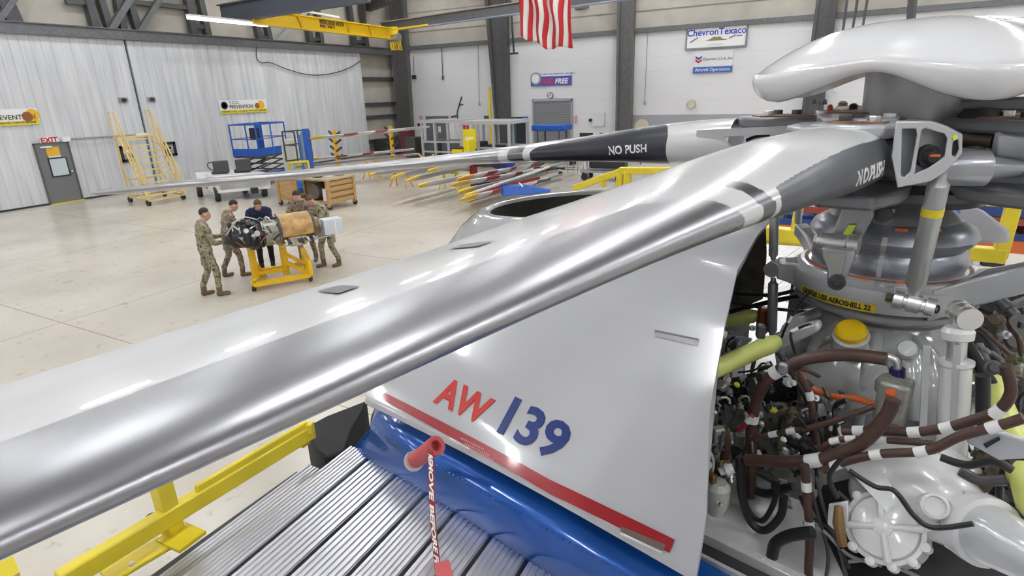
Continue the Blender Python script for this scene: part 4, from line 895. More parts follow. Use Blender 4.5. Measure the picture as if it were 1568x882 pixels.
human((506, 408), hd_to((506, 408), on_z(440, 425, 0)), 'person in camouflage uniform furthest right, bending toward the engine with lowered head', sol, lean=17, pitch=34, hands=[(-.16, .48, 1.22), (.12, .46, 1.15)], scale=1.07, hairmat=hair_b)
def engine():
    t = thing('turbine_engine', 'partly stripped aircraft engine resting on the yellow wheeled stand', 'engine', on_z(430, 420, 1.0))
    ax = (E1-E0); LN = ax.length; ax.normalize(); sd = V((-ax.y, ax.x, 0)); 
    def W(i, j, k_): return E0+ax*i*LN+sd*j+V((0, 0, k_))
    def lz(prof, name, m_, n=28): return obj(name, MB().lathe([(r*.92, h*LN) for r, h in prof], E0, ax, n), m_, t)
    dk = mat('engine_dark', (.06, .058, .06), .4, .6, var=.5, vscale=25)
    lz([(.02, .0), (.12, .0), (.15, .04), (.24, .06), (.25, .16), (.27, .17), (.27, .21), (.2, .22), (.2, .24)], 'gearbox_case', dk)
    lz([(.26, .20), (.33, .21), (.33, .225), (.26, .23), (.26, .26), (.32, .265), (.32, .28), (.25, .285), (.25, .31), (.31, .315), (.31, .33), (.25, .335)], 'compressor_casing', dk)
    lz([(.27, .33), (.29, .34), (.29, .46), (.33, .465), (.33, .48), (.28, .485)], 'intake_ring', mat('engine_pale_metal', (.34, .33, .28), .35, .7, var=.3))
    lz([(.30, .48), (.30, .78), (.33, .785), (.33, .81), (.24, .82), (.22, .86)], 'combustor_casing', mat('engine_bronze', (.22, .16, .09), .35, .6, var=.4, vscale=12))
    lz([(.13, .82), (.13, .97), (.15, .97), (.15, 1.0), (.02, 1.0)], 'exhaust_pipe', grey_metal)
    # curved wooden-coloured protective panel facing the viewer
    out = -1 if sd.dot(-E0) < 0 else 1
    m = MB(); ring = []
    for i in range(13):
        u_ = .475+.31*i/12; row = []
        for j in range(12):
            a_ = math.radians(-12+105*j/11); r = .36
            row.append(W(u_, out*r*math.cos(a_), r*math.sin(a_)))
        for j in range(11, -1, -1):
            a_ = math.radians(-12+105*j/11); r = .335
            row.append(W(u_, out*r*math.cos(a_), r*math.sin(a_)))
        ring.append(row)
    m.loft(ring); obj('protective_panel', m, mat('golden_panel', (.52, .31, .11), .42, var=.45, vscale=7), t)
    for u_ in (.475, .785):
        m = MB(); m.tube([W(u_, out*.365*math.cos(a_), .365*math.sin(a_)) for a_ in [math.radians(-14+109*j/11) for j in range(12)]], .018, 8); obj('panel_rim', m, dark_metal, t)
    rr = random.Random(4)
    for k_ in range(34):
        u_ = rr.uniform(.02, .46); a_ = rr.uniform(-.9, 2.3); r = .27+.05*rr.random()+(0 if u_ > .1 else -.06)
        p = W(u_, out*r*math.cos(a_), r*math.sin(a_)); q = W(u_+rr.uniform(-.08, .12), out*(r+.03)*math.cos(a_+.5), (r+.03)*math.sin(a_+.5)); md = (p+q)/2+V((0, 0, .06))*rr.random()
        obj('pipe', MB().tube([p, md, q], rr.choice([.008, .012, .018]), 6, smooth=4), rr.choice([dk, chrome, grey_metal, black, mat('dull_red_wire', (.3, .04, .04), .5)]), t)
    for k_ in range(14):
        u_ = rr.uniform(.04, .3); a_ = rr.uniform(-.8, 2.2); r = .27; p = W(u_, out*r*math.cos(a_), r*math.sin(a_))
        obj('accessory', MB().cyl(p, p+(p-W(u_, 0, 0)).normalized()*rr.uniform(.05, .11), rr.uniform(.03, .06), n=14), rr.choice([grey_metal, dk, black, dk]), t, bevel=.006)
    obj('hose', MB().tube([W(.02, out*.1, .1), W(.1, out*.2, .36), W(.2, out*.12, .42), W(.3, out*.1, .33)], .014, 8, smooth=8), mat('pale_hose', (.5, .5, .45), .5), t)
    for k_ in range(10):
        u_ = .5+.03*k_; obj('fuel_fitting', MB().cyl(W(u_, out*.30, -.15), W(u_+.01, out*.36, -.2-.03*(k_ % 3)), .022+.01*(k_ % 2), n=10), rr.choice([dk, grey_metal, tag_white, black]), t)
    obj('lower_shroud', MB().box(W(.62, out*.22, -.2), (.38, .2, .22), math.atan2(ax.y, ax.x)), mat('cream_shroud', (.55, .46, .30), .5, var=.3), t, bevel=.03)
    obj('long_tube', MB().cyl(W(.45, out*.3, -.28), W(.95, out*.22, -.22), .015), grey_metal, t)
    c = W(.985, out*.1, -.03); o = obj('white_box', MB().box(c, (.42, .3, .34), math.atan2(ax.y, ax.x)), mat('pale_blue_box', (.62, .66, .72), .4), bevel=.01); tag(o, 'pale box held against the right end of the engine', 'box')
    obj('strap', MB().bar(c+V((.22, -.1, .2)), c+V((.22, -.1, -.3)), .03), tag_white, t)
engine()
def stand():
    t = thing('engine_stand', 'yellow wheeled steel stand carrying the aircraft engine', 'stand', on_z(430, 425, 0)); ye = mat('stand_yellow', (.86, .52, .01), .35)
    A = on_z(388, 436, .15); B = on_z(475, 421, .15); D = on_z(467, 402, .15); Ee = on_z(398, 415, .15)
    for nm, p, q, w_ in (('base_rail', A, B, .12), ('base_rail', Ee, D, .09), ('end_rail', B, D, .12), ('end_rail', A, Ee, .1)): obj(nm, MB().bar(p, q, w_, .09), ye, t)
    P1 = on_z(393, 420, .2); P1t = on_z(384, 386, .93); P2 = on_z(437, 423, .2); P2t = on_z(428, 372, .98)
    obj('post', MB().bar(A+(Ee-A)*.4, V((*(A+(Ee-A)*.4).xy, 0))+V((0, 0, 1.0)), .11), ye, t)
    c = A+(B-A)*.55; obj('post', MB().bar(c+(Ee-A)*.35, V((c.x, c.y, 0))+(Ee-A)*.35+V((0, 0, 1.0)), .11), ye, t)
    p1 = A+(Ee-A)*.4; p2 = c+(Ee-A)*.35
    obj('brace', MB().bar(p2+V((0, 0, .5)), D+(B-D)*.3+V((0, 0, .05)), .07), ye, t); obj('brace', MB().bar(p2+V((0, 0, .3)), B+V((0, 0, .03)), .07), ye, t)
    obj('end_post', MB().bar(B, B+V((0, 0, .35)), .09), ye, t); obj('end_post', MB().bar(D, D+V((0, 0, .35)), .09), ye, t); obj('end_rail', MB().bar(B+V((0, 0, .33)), D+V((0, 0, .33)), .09), ye, t)
    obj('mid_rail', MB().bar(p1+V((0, 0, .12)), p2+V((0, 0, .12)), .07), ye, t); obj('gusset', MB().prism([p1+V((0, 0, .5)), p1+V((0, 0, .0)), p1.lerp(p2, .35)], (0, 0.03, 0)), mat('stand_orange', (.6, .3, .02), .4), t)
    for p in (p1, p2): obj('saddle', MB().box(V((p.x, p.y, .98)), (.2, .34, .1), .6), dark_metal, t)
    for p in (A, B, D, Ee): obj('caster', MB().cyl(V((p.x, p.y, .06))-V((.02, .01, 0)), V((p.x, p.y, .06))+V((.02, .01, 0)), .06), black, t)
stand()
# ================================================================ THE HELICOPTER
def zr(p): return p.z-H
def ab(x, y, z): return on_z(x, y, z+H)                      # pixel ray met with a level plane, height relative to the eye
def dep(p): q = V((p.x, p.y, p.z-H)); return q.dot(cf)
def M_(px, p): return px*dep(p)/FPX                           # size in metres of px pixels at p
def interp(tb, x):
    if x <= tb[0][0]: return tb[0][1:]
    for a, b in zip(tb, tb[1:]):
        if x <= b[0]: t = (x-a[0])/(b[0]-a[0]); t = t*t*(3-2*t) if len(a) > 3 else t; return [p+(q-p)*t for p, q in zip(a[1:], b[1:])]
    return tb[-1][1:]
heli_root = thing('helicopter', 'white, red and blue helicopter seen from beside its rotor head, cowling lettered AW139', 'helicopter', (HUB.x, HUB.y, 0))
HR = heli_root
AZN = math.radians(-111.7); AZF = AZN-math.radians(72)
SEC = [(.42, .13, -.17, .19), (.72, .155, -.20, .20), (.95, .170, -.235, .185), (1.2, .180, -.265, .152), (1.45, .183, -.27, .118), (1.8, .187, -.25, .088), (2.2, .200, -.20, .068), (2.6, .217, -.19, .06), (3.0, .225, -.19, .056), (6.5, .225, -.19, .05), (6.8, .19, -.18, .035), (6.9, .12, -.15, .015)]
def sec(r):                                                     # smooth cubic through the stations
    T = SEC; n = len(T)
    if r <= T[0][0]: return T[0][1:]
    if r >= T[-1][0]: return T[-1][1:]
    for i in range(n-1):
        if r <= T[i+1][0]: break
    a, b = T[i], T[i+1]; h = b[0]-a[0]; t = (r-a[0])/h; out = []
    for k in (1, 2, 3):
        d = (b[k]-a[k])/h; d0 = d if i == 0 else (d+(a[k]-T[i-1][k])/(a[0]-T[i-1][0]))/2; d1_ = d if i == n-2 else (d+(T[i+2][k]-b[k])/(T[i+2][0]-b[0]))/2
        if i > 0 and d*(a[k]-T[i-1][k]) < 0: d0 = 0
        out.append((2*t**3-3*t*t+1)*a[k]+(t**3-2*t*t+t)*h*d0+(-2*t**3+3*t*t)*b[k]+(t**3-t*t)*h*d1_)
    return out
AZN = math.radians(-111.7); AZF = AZN-math.radians(72)
def naca(t): return 2*(1.4845*math.sqrt(max(t, 0))-.63*t-1.758*t*t+1.4215*t**3-.5075*t**4)
def pip(x, y, P):
    c = False; j = len(P)-1
    for i in range(len(P)):
        if (P[i][1] > y) != (P[j][1] > y) and x < (P[j][0]-P[i][0])*(y-P[i][1])/(P[j][1]-P[i][1])+P[i][0]: c = not c
        j = i
    return c
def proj(p):
    q = V((p.x, p.y, p.z-H)); z = q.dot(cf); return CX+FPX*q.dot(cr)/z, CY+FPX*q.dot(cd)/z
class Blade:
    def __init__(s, az, zf, r0): s.u = V((math.cos(az), math.sin(az), 0)); s.l = V((-s.u.y, s.u.x, 0)); s.zf = zf; s.r0 = r0; s.g = None
    def surf(s, r, t, off=0):                                  # t>0 upper surface, t<0 lower; |t| 0 nose .. 1 trailing edge
        eL, eT, th = sec(r); at = abs(t); ch = eL-eT
        k = max(0, min(1, (1.9-r)/1.0)); k = k*k*(3-2*k); f = naca(at)*(1-k)+(k*(1-(abs(2*at-1))**2.6)**.5 if at < 1 else 0)
        f = max(f, 0)
        p = HUB+s.u*r+s.l*(eL-ch*at); z = s.zf(r)+(th*.55*f if t >= 0 else -th*.5*f)
        if off:
            a = s.surf(r, t+.004 if t+.004 < 1 else t); b = s.surf(r, t-.004); n = (a-b).cross(s.u); n.normalize()
            if n.z < 0 and t > .05: n = -n
            if t <= .05 and n.dot(s.l) < 0: n = -n
            return V((p.x, p.y, z+H))+n*off
        return V((p.x, p.y, z+H))
    def inv(s, x, y):                                          # where on this blade a photo pixel falls
        if s.g is None:
            s.g = []
            for i in range(150):
                r = s.r0+(2.9-s.r0)*i/149
                for k in range(-8, 60):
                    t = (k/60)**1.4 if k >= 0 else -(-k/60)**1.4; P = s.surf(r, t); s.g.append((*proj(P), r, t))
        vis = [q for q in s.g if abs(q[0]-x) < 40 and abs(q[1]-y) < 40] or s.g
        vis.sort(key=lambda q: (q[0]-x)**2+(q[1]-y)**2)
        a = vis[:4]; ws = [1/(math.hypot(q[0]-x, q[1]-y)+.3) for q in a]; W_ = sum(ws)
        return sum(w_*q[2] for w_, q in zip(ws, a))/W_, sum(w_*q[3] for w_, q in zip(ws, a))/W_
    def build(s, parent, boot_m, marks, name='rotor_blade', label=None):
        rs = []; r = s.r0
        while r < 1.75: rs.append(r); r += .005
        while r < 2.2: rs.append(r); r += .02
        while r < 6.9: rs.append(r); r += .1
        rs.append(6.9)
        ts = [-(i/20)**1.7 for i in range(20, 0, -1)]+[(i/150)**1.15 for i in range(0, 151)]
        n = len(ts); P = [[s.surf(r, t) for t in ts] for r in rs]; grp = {}
        for i in range(len(rs)-1):
            rm = (rs[i]+rs[i+1])/2; eL, eT, th = sec(rm); ch = eL-eT
            for k in range(n-1):
                tm = (ts[k]+ts[k+1])/2; d = abs(tm)*ch*(1 if tm > 0 else -1); key = 'skin'
                if d > -.10:
                    if pip(rm, max(d, .004), marks['boot']): key = 'boot'
                    elif pip(rm, max(d, .004), marks['band']): key = 'band'
                    elif rm > 1.35 and d < .158 and rm > strip_end(marks['strip'], max(d, 0)): key = 'strip'
                grp.setdefault(key, []).append((i*n+k, i*n+k+1, (i+1)*n+k+1, (i+1)*n+k))
        flat = [p for row in P for p in row]; root = None
        for key, nm, mt in (('skin', name, blade_white), ('boot', 'erosion_boot', boot_m), ('band', 'grey_band', band_silver), ('strip', 'abrasion_strip', silver)):
            if key not in grp: continue
            used = sorted(set(i for f in grp[key] for i in f)); ix = {v: j for j, v in enumerate(used)}
            mb = MB(); mb.add([flat[i] for i in used], [tuple(ix[i] for i in f) for f in grp[key]])
            if key == 'skin': mb.add([p for p in P[0]], [tuple(range(n))])
            o = obj(nm, mb, mt, parent if root is None else root, smooth=60)
            if root is None: root = o
            if key == 'skin' and label: o['label'] = label
        return root
    def text(s, txt, quad, parent, bold=.004, Q=None):
        tm = text_mesh(txt, 1, .0004, bold); xs = [p.x for p in tm.v]; ys = [p.y for p in tm.v]; x0, x1, y0, y1 = min(xs), max(xs), min(ys), max(ys)
        
        if Q is None: Q = [s.inv(*q) for q in quad]; Q = [(q[0], math.copysign(math.sqrt(abs(q[1])), q[1])) for q in Q]
        out = []
        for p in tm.v:
            u_ = (p.x-x0)/(x1-x0); v_ = (p.y-y0)/(y1-y0); ws = ((1-u_)*(1-v_), u_*(1-v_), u_*v_, (1-u_)*v_)
            tq = sum(w_*q[1] for w_, q in zip(ws, Q)); out.append(s.surf(sum(w_*q[0] for w_, q in zip(ws, Q)), tq*abs(tq), .0028 if p.z > 0 else .001))
        tm.v = out; return obj('lettering', tm, letter_white, parent, smooth=0)
def strip_end(P, d):
    for a, b in zip(P, P[1:]):
        if d <= b[1]: f = (d-a[1])/max(1e-6, b[1]-a[1]); return a[0]+(b[0]-a[0])*f
    return P[-1][0]
nb = Blade(AZN, lambda r: -.248-.0145*r*r, .60)
def rd(q): r, t = nb.inv(*q); eL, eT, th = sec(r); return r, t*(eL-eT)
bt = [rd(q) for q in ((1187.6, 287), (1221, 266), (1250, 250), (1274.7, 237.6), (1300, 227), (1328, 217.5), (1350, 212), (1364, 217), (1374, 234), (1376, 252))]
rin = bt[-1][0]; bt += [(rin+.005, -.2), (rd((1201, 320))[0], -.2), rd((1201, 320)), rd((1197, 306))]
bd_ = [rd(q) for q in ((1100.5, 281.8), (1114, 276), (1141, 280), (1167.5, 292.5), (1183.6, 306), (1193, 320))]; e_ = rd((1194, 322)); f_ = rd((1172, 328)); bd_ += [(e_[0], -.2), (f_[0], -.2)]+[rd(q) for q in ((1171, 327), (1159.5, 311), (1141, 295), (1116.6, 287))]
se = sorted([rd(q) for q in ((1017, 309), (1060, 305), (1092.5, 308), (1119, 318), (1138, 332), (1143, 340))], key=lambda q: q[1])
se = [(se[0][0], 0)]+se+[(1.75, .16)]
MK = {'boot': bt, 'band': bd_, 'strip': se}
print('marks', MK)
bn = nb.build(HR, boot_grey, MK, label='near rotor blade with a polished leading edge and a worn grey boot')
pF = HUB+V((-math.sin(AZF), math.cos(AZF), 0))*.19; uF = V((math.cos(AZF), math.sin(AZF), 0)); nF = V((-uF.y, uF.x, 0))
def vpl(x, y, p0, nrm): r_ = ray(x, y); t_ = p0.dot(nrm)/r_.dot(nrm); return V((r_.x*t_, r_.y*t_, H+r_.z*t_))
FT = []
for (x, yt, yb) in [(1180, 191, 245), (1040, 196, 248), (945, 204, 246), (845, 219, 244), (790, 226, 244), (700, 233, 252), (560, 246, 265), (400, 262, 279), (280, 273, 289), (180, 285, 298), (125, 294, 300)]:
    a_ = vpl(x, yt, pF, nF); b_ = vpl(x, yb, pF, nF); c_ = (a_+b_)/2; FT.append(((c_-HUB).dot(uF), zr(c_)))
FT.sort(); print('far blade profile', [(round(a, 2), round(b, 3)) for a, b in FT])
def zfar(r): return interp(FT, r)[0]-.012
fb = Blade(AZF, zfar, .66)
MK2 = {'boot': [(.93, -.2), (.93, .02), (.97, .13), (1.02, .16), (1.2, .14), (1.45, .08), (1.62, .03), (1.66, .0), (1.66, -.2)], 'band': [(1.70, -.2), (1.70, .03), (1.68, .12), (1.76, .12), (1.80, .03), (1.80, -.2)], 'strip': [(1.86, 0), (1.86, .16)]}
bf = fb.build(HR, boot_dark, MK2, label='far rotor blade reaching left over the tractor, with a black boot')
nb.text('NO PUSH', None, bn, .02, Q=[(.90, -.15), (.655, -.15), (.68, .07), (.925, .07)]); fb.text('NO PUSH', [(933, 237), (990, 232), (990, 221), (932, 225)], bf, .02)
# grey square patches on the near blade
def on_blade(x, y):
    r_ = 2.5
    for _ in range(30):
        p = ab(x, y, nb.zf(r_)+.02); r_ = .6*r_+.4*max(.8, min(2.9, (p-HUB).dot(nb.u)))
    return p
for q in ([(483, 441), (519, 434), (552, 443), (518, 454)], [(685, 380), (712, 374), (757, 377), (731, 385)]):
    P = [on_blade(*c) for c in q]
    def onsurf(p, dz):
        r_ = (p-HUB).dot(nb.u); eL, eT, th = sec(r_); t_ = (eL-(p-HUB).dot(nb.l))/(eL-eT); return nb.surf(r_, max(.02, min(.99, t_)), dz)
    vs = []; K = 6
    for dz in (.0025, .0008):
        for i in range(K+1):
            for j in range(K+1):
                u_, v_ = i/K, j/K; vs.append(onsurf(P[0]*(1-u_)*(1-v_)+P[1]*u_*(1-v_)+P[2]*u_*v_+P[3]*(1-u_)*v_, dz))
    mb = MB(); mb.add(vs, [(i*(K+1)+j, (i+1)*(K+1)+j, (i+1)*(K+1)+j+1, i*(K+1)+j+1) for i in range(K) for j in range(K)]); obj('tie_down_patch', mb, mark_grey, bn, smooth=0)
# ---------------- rotor hub: yoke plates, grips, cap
ZT = -.17
def HP(az, r, e, z): u_ = V((math.cos(az), math.sin(az), 0)); l_ = V((-u_.y, u_.x, 0)); p = HUB+u_*r+l_*e; return V((p.x, p.y, z+H))
hubm = mat('hub_grey', (.20, .205, .22), .4, .4, var=.15)
lightcast = mat('light_grey_casting', (.50, .51, .53), .32, .25, coat=.3)
obj('rotor_mast', MB().lathe([(.115, -1.1), (.115, -.55), (.16, -.5), (.16, -.42), (.12, -.4), (.12, -.1)], HUB+V((0, 0, H)), n=32), hubm, HR)
obj('hub_core', MB().lathe([(.2, -.40), (.26, -.37), (.25, -.22), (.18, -.185), (.05, -.18)], HUB+V((0, 0, H)), n=40), hubm, HR, bevel=.01)
obj('cap_support', MB().lathe([(.172, -.17), (.176, -.08), (.18, .02), (.18, .11)], HUB+V((0, 0, H)), n=40), mat('grey_sleeve', (.48, .485, .50), .3, .2, coat=.4), HR)
for k_ in range(5):
    az = AZN+k_*2*PI/5; first = k_ == 0
    # top yoke plate: long tapered oval slab
    poly = [HP(az, .18, .11, ZT), HP(az, .45, .15, ZT), HP(az, .62, .12, ZT), HP(az, .66, .0, ZT), HP(az, .62, -.12, ZT), HP(az, .45, -.15, ZT), HP(az, .18, -.11, ZT)]
    y = obj('yoke_plate', MB().prism([p+V((0, 0, -.012)) for p in poly], (0, 0, .045)), lightcast if first else hubm, HR, bevel=.012)
    lp = obj('yoke_plate', MB().prism([p+V((0, 0, -.245)) for p in poly], (0, 0, .05)), hubm, HR, bevel=.012)
    if k_ in (0, 1, 4, 2, 3):
        cp = obj('sealant_pad', MB().prism([HP(az, .28, .07, ZT+.033), HP(az, .55, .09, ZT+.033), HP(az, .6, 0, ZT+.033), HP(az, .55, -.09, ZT+.033), HP(az, .28, -.07, ZT+.033)], (0, 0, .006)), copper, y)
        for (r_, e_) in ((.32, .03), (.42, -.04), (.52, .05), (.5, -.05)):
            b_ = obj('bolt', MB().cyl(HP(az, r_, e_, ZT+.035), HP(az, r_, e_, ZT+.058), .022, n=8), chrome if e_ > 0 else dark_metal, y, bevel=.003)
    # grip frame with pockets standing on edge
    if k_ == 4:
        e_ = .15; l_ = V((-math.sin(az), math.cos(az), 0))
        o_ = [HP(az, .25, e_, ZT+.0), HP(az, .45, e_, ZT-.0), HP(az, .80, e_, ZT-.02), HP(az, .80, e_, ZT-.045), HP(az, .66, e_, ZT-.2), HP(az, .25, e_, ZT-.2)]
        i1 = [HP(az, .31, e_, ZT-.04), HP(az, .42, e_, ZT-.03), HP(az, .46, e_, ZT-.16), HP(az, .31, e_, ZT-.17)]
        i2 = [HP(az, .49, e_, ZT-.035), HP(az, .68, e_, ZT-.045), HP(az, .60, e_, ZT-.16), HP(az, .51, e_, ZT-.16)]
        obj('grip_frame', MB().ringframe(o_, [i1, i2], -l_*.03), lightcast, HR)
    if k_ in (2, 3):
        for e_ in (.15, -.15):
            o_ = [HP(az, .22, e_, ZT-.02), HP(az, .62, e_, ZT-.03), HP(az, .92, e_*.95, ZT-.045), HP(az, .92, e_*.95, ZT-.19), HP(az, .6, e_, ZT-.22), HP(az, .22, e_, ZT-.22)]
            i1 = [HP(az, .28, e_, ZT-.05), HP(az, .46, e_, ZT-.05), HP(az, .46, e_, ZT-.18), HP(az, .28, e_, ZT-.19)]
            i2 = [HP(az, .51, e_, ZT-.06), HP(az, .8, e_*.97, ZT-.07), HP(az, .8, e_*.97, ZT-.165), HP(az, .51, e_, ZT-.18)]
            l_ = V((-math.sin(az), math.cos(az), 0))
            obj('grip_frame', MB().ringframe(o_, [i1, i2], l_*.025), hubm if k_ != 4 else lightcast, HR)
    if k_ in (2, 3):
        obj('grip_plate', MB().prism([HP(az, .5, .15, ZT-.035), HP(az, .95, .10, ZT-.05), HP(az, .95, -.12, ZT-.05), HP(az, .5, -.15, ZT-.035)], (0, 0, .02)), lightcast if k_ == 4 else grey_paint, HR)
        obj('grip_plate', MB().prism([HP(az, .5, .15, ZT-.235), HP(az, .95, .10, ZT-.215), HP(az, .95, -.12, ZT-.215), HP(az, .5, -.15, ZT-.235)], (0, 0, .02)), hubm, HR)
        for e_ in (-.05, .07): obj('root_bolt', MB().cyl(HP(az, .88, e_, ZT-.05), HP(az, .88, e_, ZT+.0), .03, n=12), black if e_ > 0 else mat('brown_fitting', (.12, .09, .06), .5, .4), HR)
    # lag damper between arms
    am = az+PI/5
    obj('damper', MB().lathe([(.0, -.13), (.055, -.13), (.06, -.12), (.06, .10), (.04, .11), (.025, .2), (0, .2)], HP(am, .42, 0, ZT-.12), V((-math.sin(am), math.cos(am), 0)), 24), mat('damper_grey', (.38, .39, .42), .28, .4, coat=.3), HR)
    obj('damper_rod_end', MB().sph(HP(am, .42, -.2, ZT-.12), .04), dark_metal, HR)
# near-blade root casting with two pockets and pitch horn (faces the viewer)
pa = nb.surf(.72, .04); 
def RT(x, y, q):                                               # pixel ray met with the upright plane from blade root to pitch horn
    a = HP(AZN, .70, .15, 0); b = HP(AZN, .42, .36, 0); n_ = (b-a).cross(V((0, 0, 1))).normalized(); p0 = V((a.x, a.y, 0))+n_*q
    r_ = ray(x, y); t_ = p0.dot(n_)/r_.dot(n_); return V((r_.x*t_, r_.y*t_, H+r_.z*t_))
a = HP(AZN, .70, .15, 0); b = HP(AZN, .42, .36, 0); nn = (b-a).cross(V((0, 0, 1))).normalized()
if nn.dot(-V((a.x, a.y, 0))) < 0: nn = -nn
outer = [RT(*q, 0) for q in ((1372, 186), (1425, 186), (1448, 193), (1474, 207), (1473, 235), (1464, 246), (1450, 262), (1425, 278), (1374, 288), (1365, 240))]
i1 = [RT(*q, 0) for q in ((1381, 197), (1402, 197), (1404, 206), (1394, 262), (1384, 272), (1379, 270))]
i2 = [RT(*q, 0) for q in ((1411, 199), (1416, 196), (1446, 205), (1450, 212), (1446, 240), (1420, 258), (1400, 267), (1404, 240))]
i3 = [RT(*q, 0) for q in ((1459, 217), (1467, 213), (1468, 228), (1463, 240), (1457, 238))]
bk = V((a.x+b.x, a.y+b.y, 0)).normalized()
rc = obj('root_casting', MB().ringframe(outer, [i1, i2, i3], bk*.05), lightcast, HR, bevel=.004)
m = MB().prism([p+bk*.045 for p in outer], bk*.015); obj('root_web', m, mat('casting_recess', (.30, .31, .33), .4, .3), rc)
obj('bore_plug', MB().lathe([(.0, .02), (.018, .02), (.024, 0), (.034, 0), (.036, -.02), (.036, -.05)], RT(1430, 240, 0)-nn*.02, nn, 24), black, rc)
obj('plug_slot', MB().box(RT(1430, 238, 0)+nn*.002, (.03, .012, .006), .5, ), orange, rc)
obj('inspection_dot', MB().cyl(RT(1461, 210, 0), RT(1461, 210, 0)+nn*.004, .008), mat('lime_paint', (.6, .75, .08), .5), rc)
# raised clamp plate over near root
pl = [ab(x, y, -.125) for x, y in ((1252, 171), (1262, 169), (1330, 171), (1374, 170), (1380, 176), (1376, 182), (1340, 183), (1260, 180), (1251, 176))]
tp = obj('clamp_plate', MB().prism([p+V((0, 0, -.045)) for p in pl], (0, 0, .045)), lightcast, HR, bevel=.008)
for (x, y, r_, mt) in ((1290, 158, .022, MATS['brown_fitting']), (1306, 163, .018, black), (1262, 154, .013, black), (1348, 160, .03, chrome), (1270, 165, .012, orange), (1330, 165, .012, chrome), (1362, 166, .014, chrome), (1247, 153, .012, black)):
    c_ = ab(x, y+6, -.125); obj('stud', MB().lathe([(r_*1.3, 0), (r_*1.3, .006), (r_, .008), (r_, .022), (r_*.5, .03), (0, .03)], c_, n=8), mt, tp)
ua = [ab(x, y, -.142) for x, y in ((1205, 192), (1225, 187), (1300, 185), (1382, 185), (1384, 191), (1300, 192), (1225, 195))]
obj('upper_arm', MB().prism([q+V((0, 0, -.02)) for q in ua], (0, 0, .02)), lightcast, HR, bevel=.006)
sp = obj('sealant', MB().prism([ab(x, y, -.124) for x, y in ((1265, 172), (1285, 163), (1340, 164), (1372, 170), (1330, 174))], (0, 0, .004)), copper, tp)
# rotor cap: thin domed shell with five scalloped cut-outs above the blades
def cap():
    # lobed dome: deep rim lobes between blades, high arches over them
    NT, NR = 120, 16; LOBE = AZN-PI/5; vs = []; fs = []
    def lob(th): return .5+.5*math.cos(5*(th-LOBE))
    def top(r_, th, R_): q = r_/R_; dr = (.19+.05*lob(th))*q**3.0; return .215-dr
    T0 = .215
    for i in range(NR+1):
        q = (i/NR)**.8
        for j in range(NT):
            th = 2*PI*j/NT; L_ = lob(th); R_ = .485+.145*L_; r_ = R_*q
            z = T0-(.15+.03*L_)*q**2.6
            vs.append(HP(th, r_, 0, z))
    # rolled rim then inner surface back to the centre
    for i in range(9):
        for j in range(NT):
            th = 2*PI*j/NT; L_ = lob(th); R_ = .485+.145*L_; ze = T0-(.15+.03*L_); hgt = .04+.065*L_; a_ = PI*i/8
            r_ = R_+hgt*.28*math.sin(a_)-.0*i; z = ze-hgt*(1-math.cos(a_))/2*1.0
            vs.append(HP(th, r_-(.03+.04*L_)*(i/8)**2, 0, z))
    for i in range(1, 9):
        for j in range(NT):
            th = 2*PI*j/NT; L_ = lob(th); R_ = .485+.145*L_; ze = T0-(.15+.03*L_)-(.04+.065*L_); q = 1-i/8; r_ = .04+(R_-.07-.04*L_-.04)*q
            zz = ze+(.10-ze)*(1-q**5)
            vs.append(HP(th, r_, 0, zz))
    rows = NR+1+9+8
    for i in range(rows-1):
        for j in range(NT): fs.append((i*NT+j, i*NT+(j+1) % NT, (i+1)*NT+(j+1) % NT, (i+1)*NT+j))
    mb = MB(); mb.add(vs, fs); o = obj('rotor_cap', mb, cap_paint, HR, smooth=70); o['label'] = 'glossy white scalloped cap on top of the rotor head'; return o
cap()
# ---------------- swashplate below the hub
CS = lat(1354, 402, 0); CSx = V((CS.x, CS.y, 0)); cz = zr(CS); print('swash', toheli(CS))
ax0 = V((CS.x, CS.y, CS.z))
swm = mat('swash_grey', (.34, .355, .40), .3, .55, var=.15, vscale=14, coat=.2)
obj('rubber_bellows', MB().lathe([(.11, .42), (.13, .38), (.16, .30), (.20, .25), (.24, .21)], ax0, n=48), mat('clear_grey_boot', (.30, .30, .31), .25, .2), HR)
sb = obj('swashplate_boot', MB().lathe([(.16, .225), (.24, .21), (.292, .175), (.305, .145), (.292, .12), (.272, .108), (.268, .095), (.28, .08), (.29, .04), (.28, .01), (.27, 0), (.30, -.02)], ax0, n=64), swm, HR)
obj('seam_tape', MB().loft([[ax0+V((r_*math.cos(t_), r_*math.sin(t_), z_)) for t_ in (-1.73, -1.70, -1.67)] for r_, z_ in ((.294, .175), (.308, .145), (.295, .12), (.275, .108), (.271, .095), (.283, .08), (.293, .04), (.283, .01))], closed=False, cap=False), mat('pale_tape', (.5, .5, .52), .4), sb)
st = obj('swashplate_ring', MB().lathe([(.26, .01), (.325, .0), (.34, -.02), (.355, -.025), (.36, -.05), (.352, -.115), (.32, -.13), (.26, -.13)], ax0, n=64), lightcast, HR)
obj('copper_ring', MB().lathe([(.296, .005), (.308, .010), (.308, -.008), (.296, -.008)], ax0, n=64), copper, st)
for t0 in (-1.95, -1.5, -2.6):
    obj('orange_seal', MB().loft([[ax0+V((.3095*math.cos(t_), .3095*math.sin(t_), z_)) for t_ in [t0+.02*i for i in range(9)]] for z_ in (.012, -.012)], closed=False, cap=False), orange, st)
    obj('orange_seal', MB().loft([[ax0+V((.262*math.cos(t_), .262*math.sin(t_), z_)) for t_ in [t0+.35+.02*i for i in range(9)]] for z_ in (.207, .193)], closed=False, cap=False), orange, st)
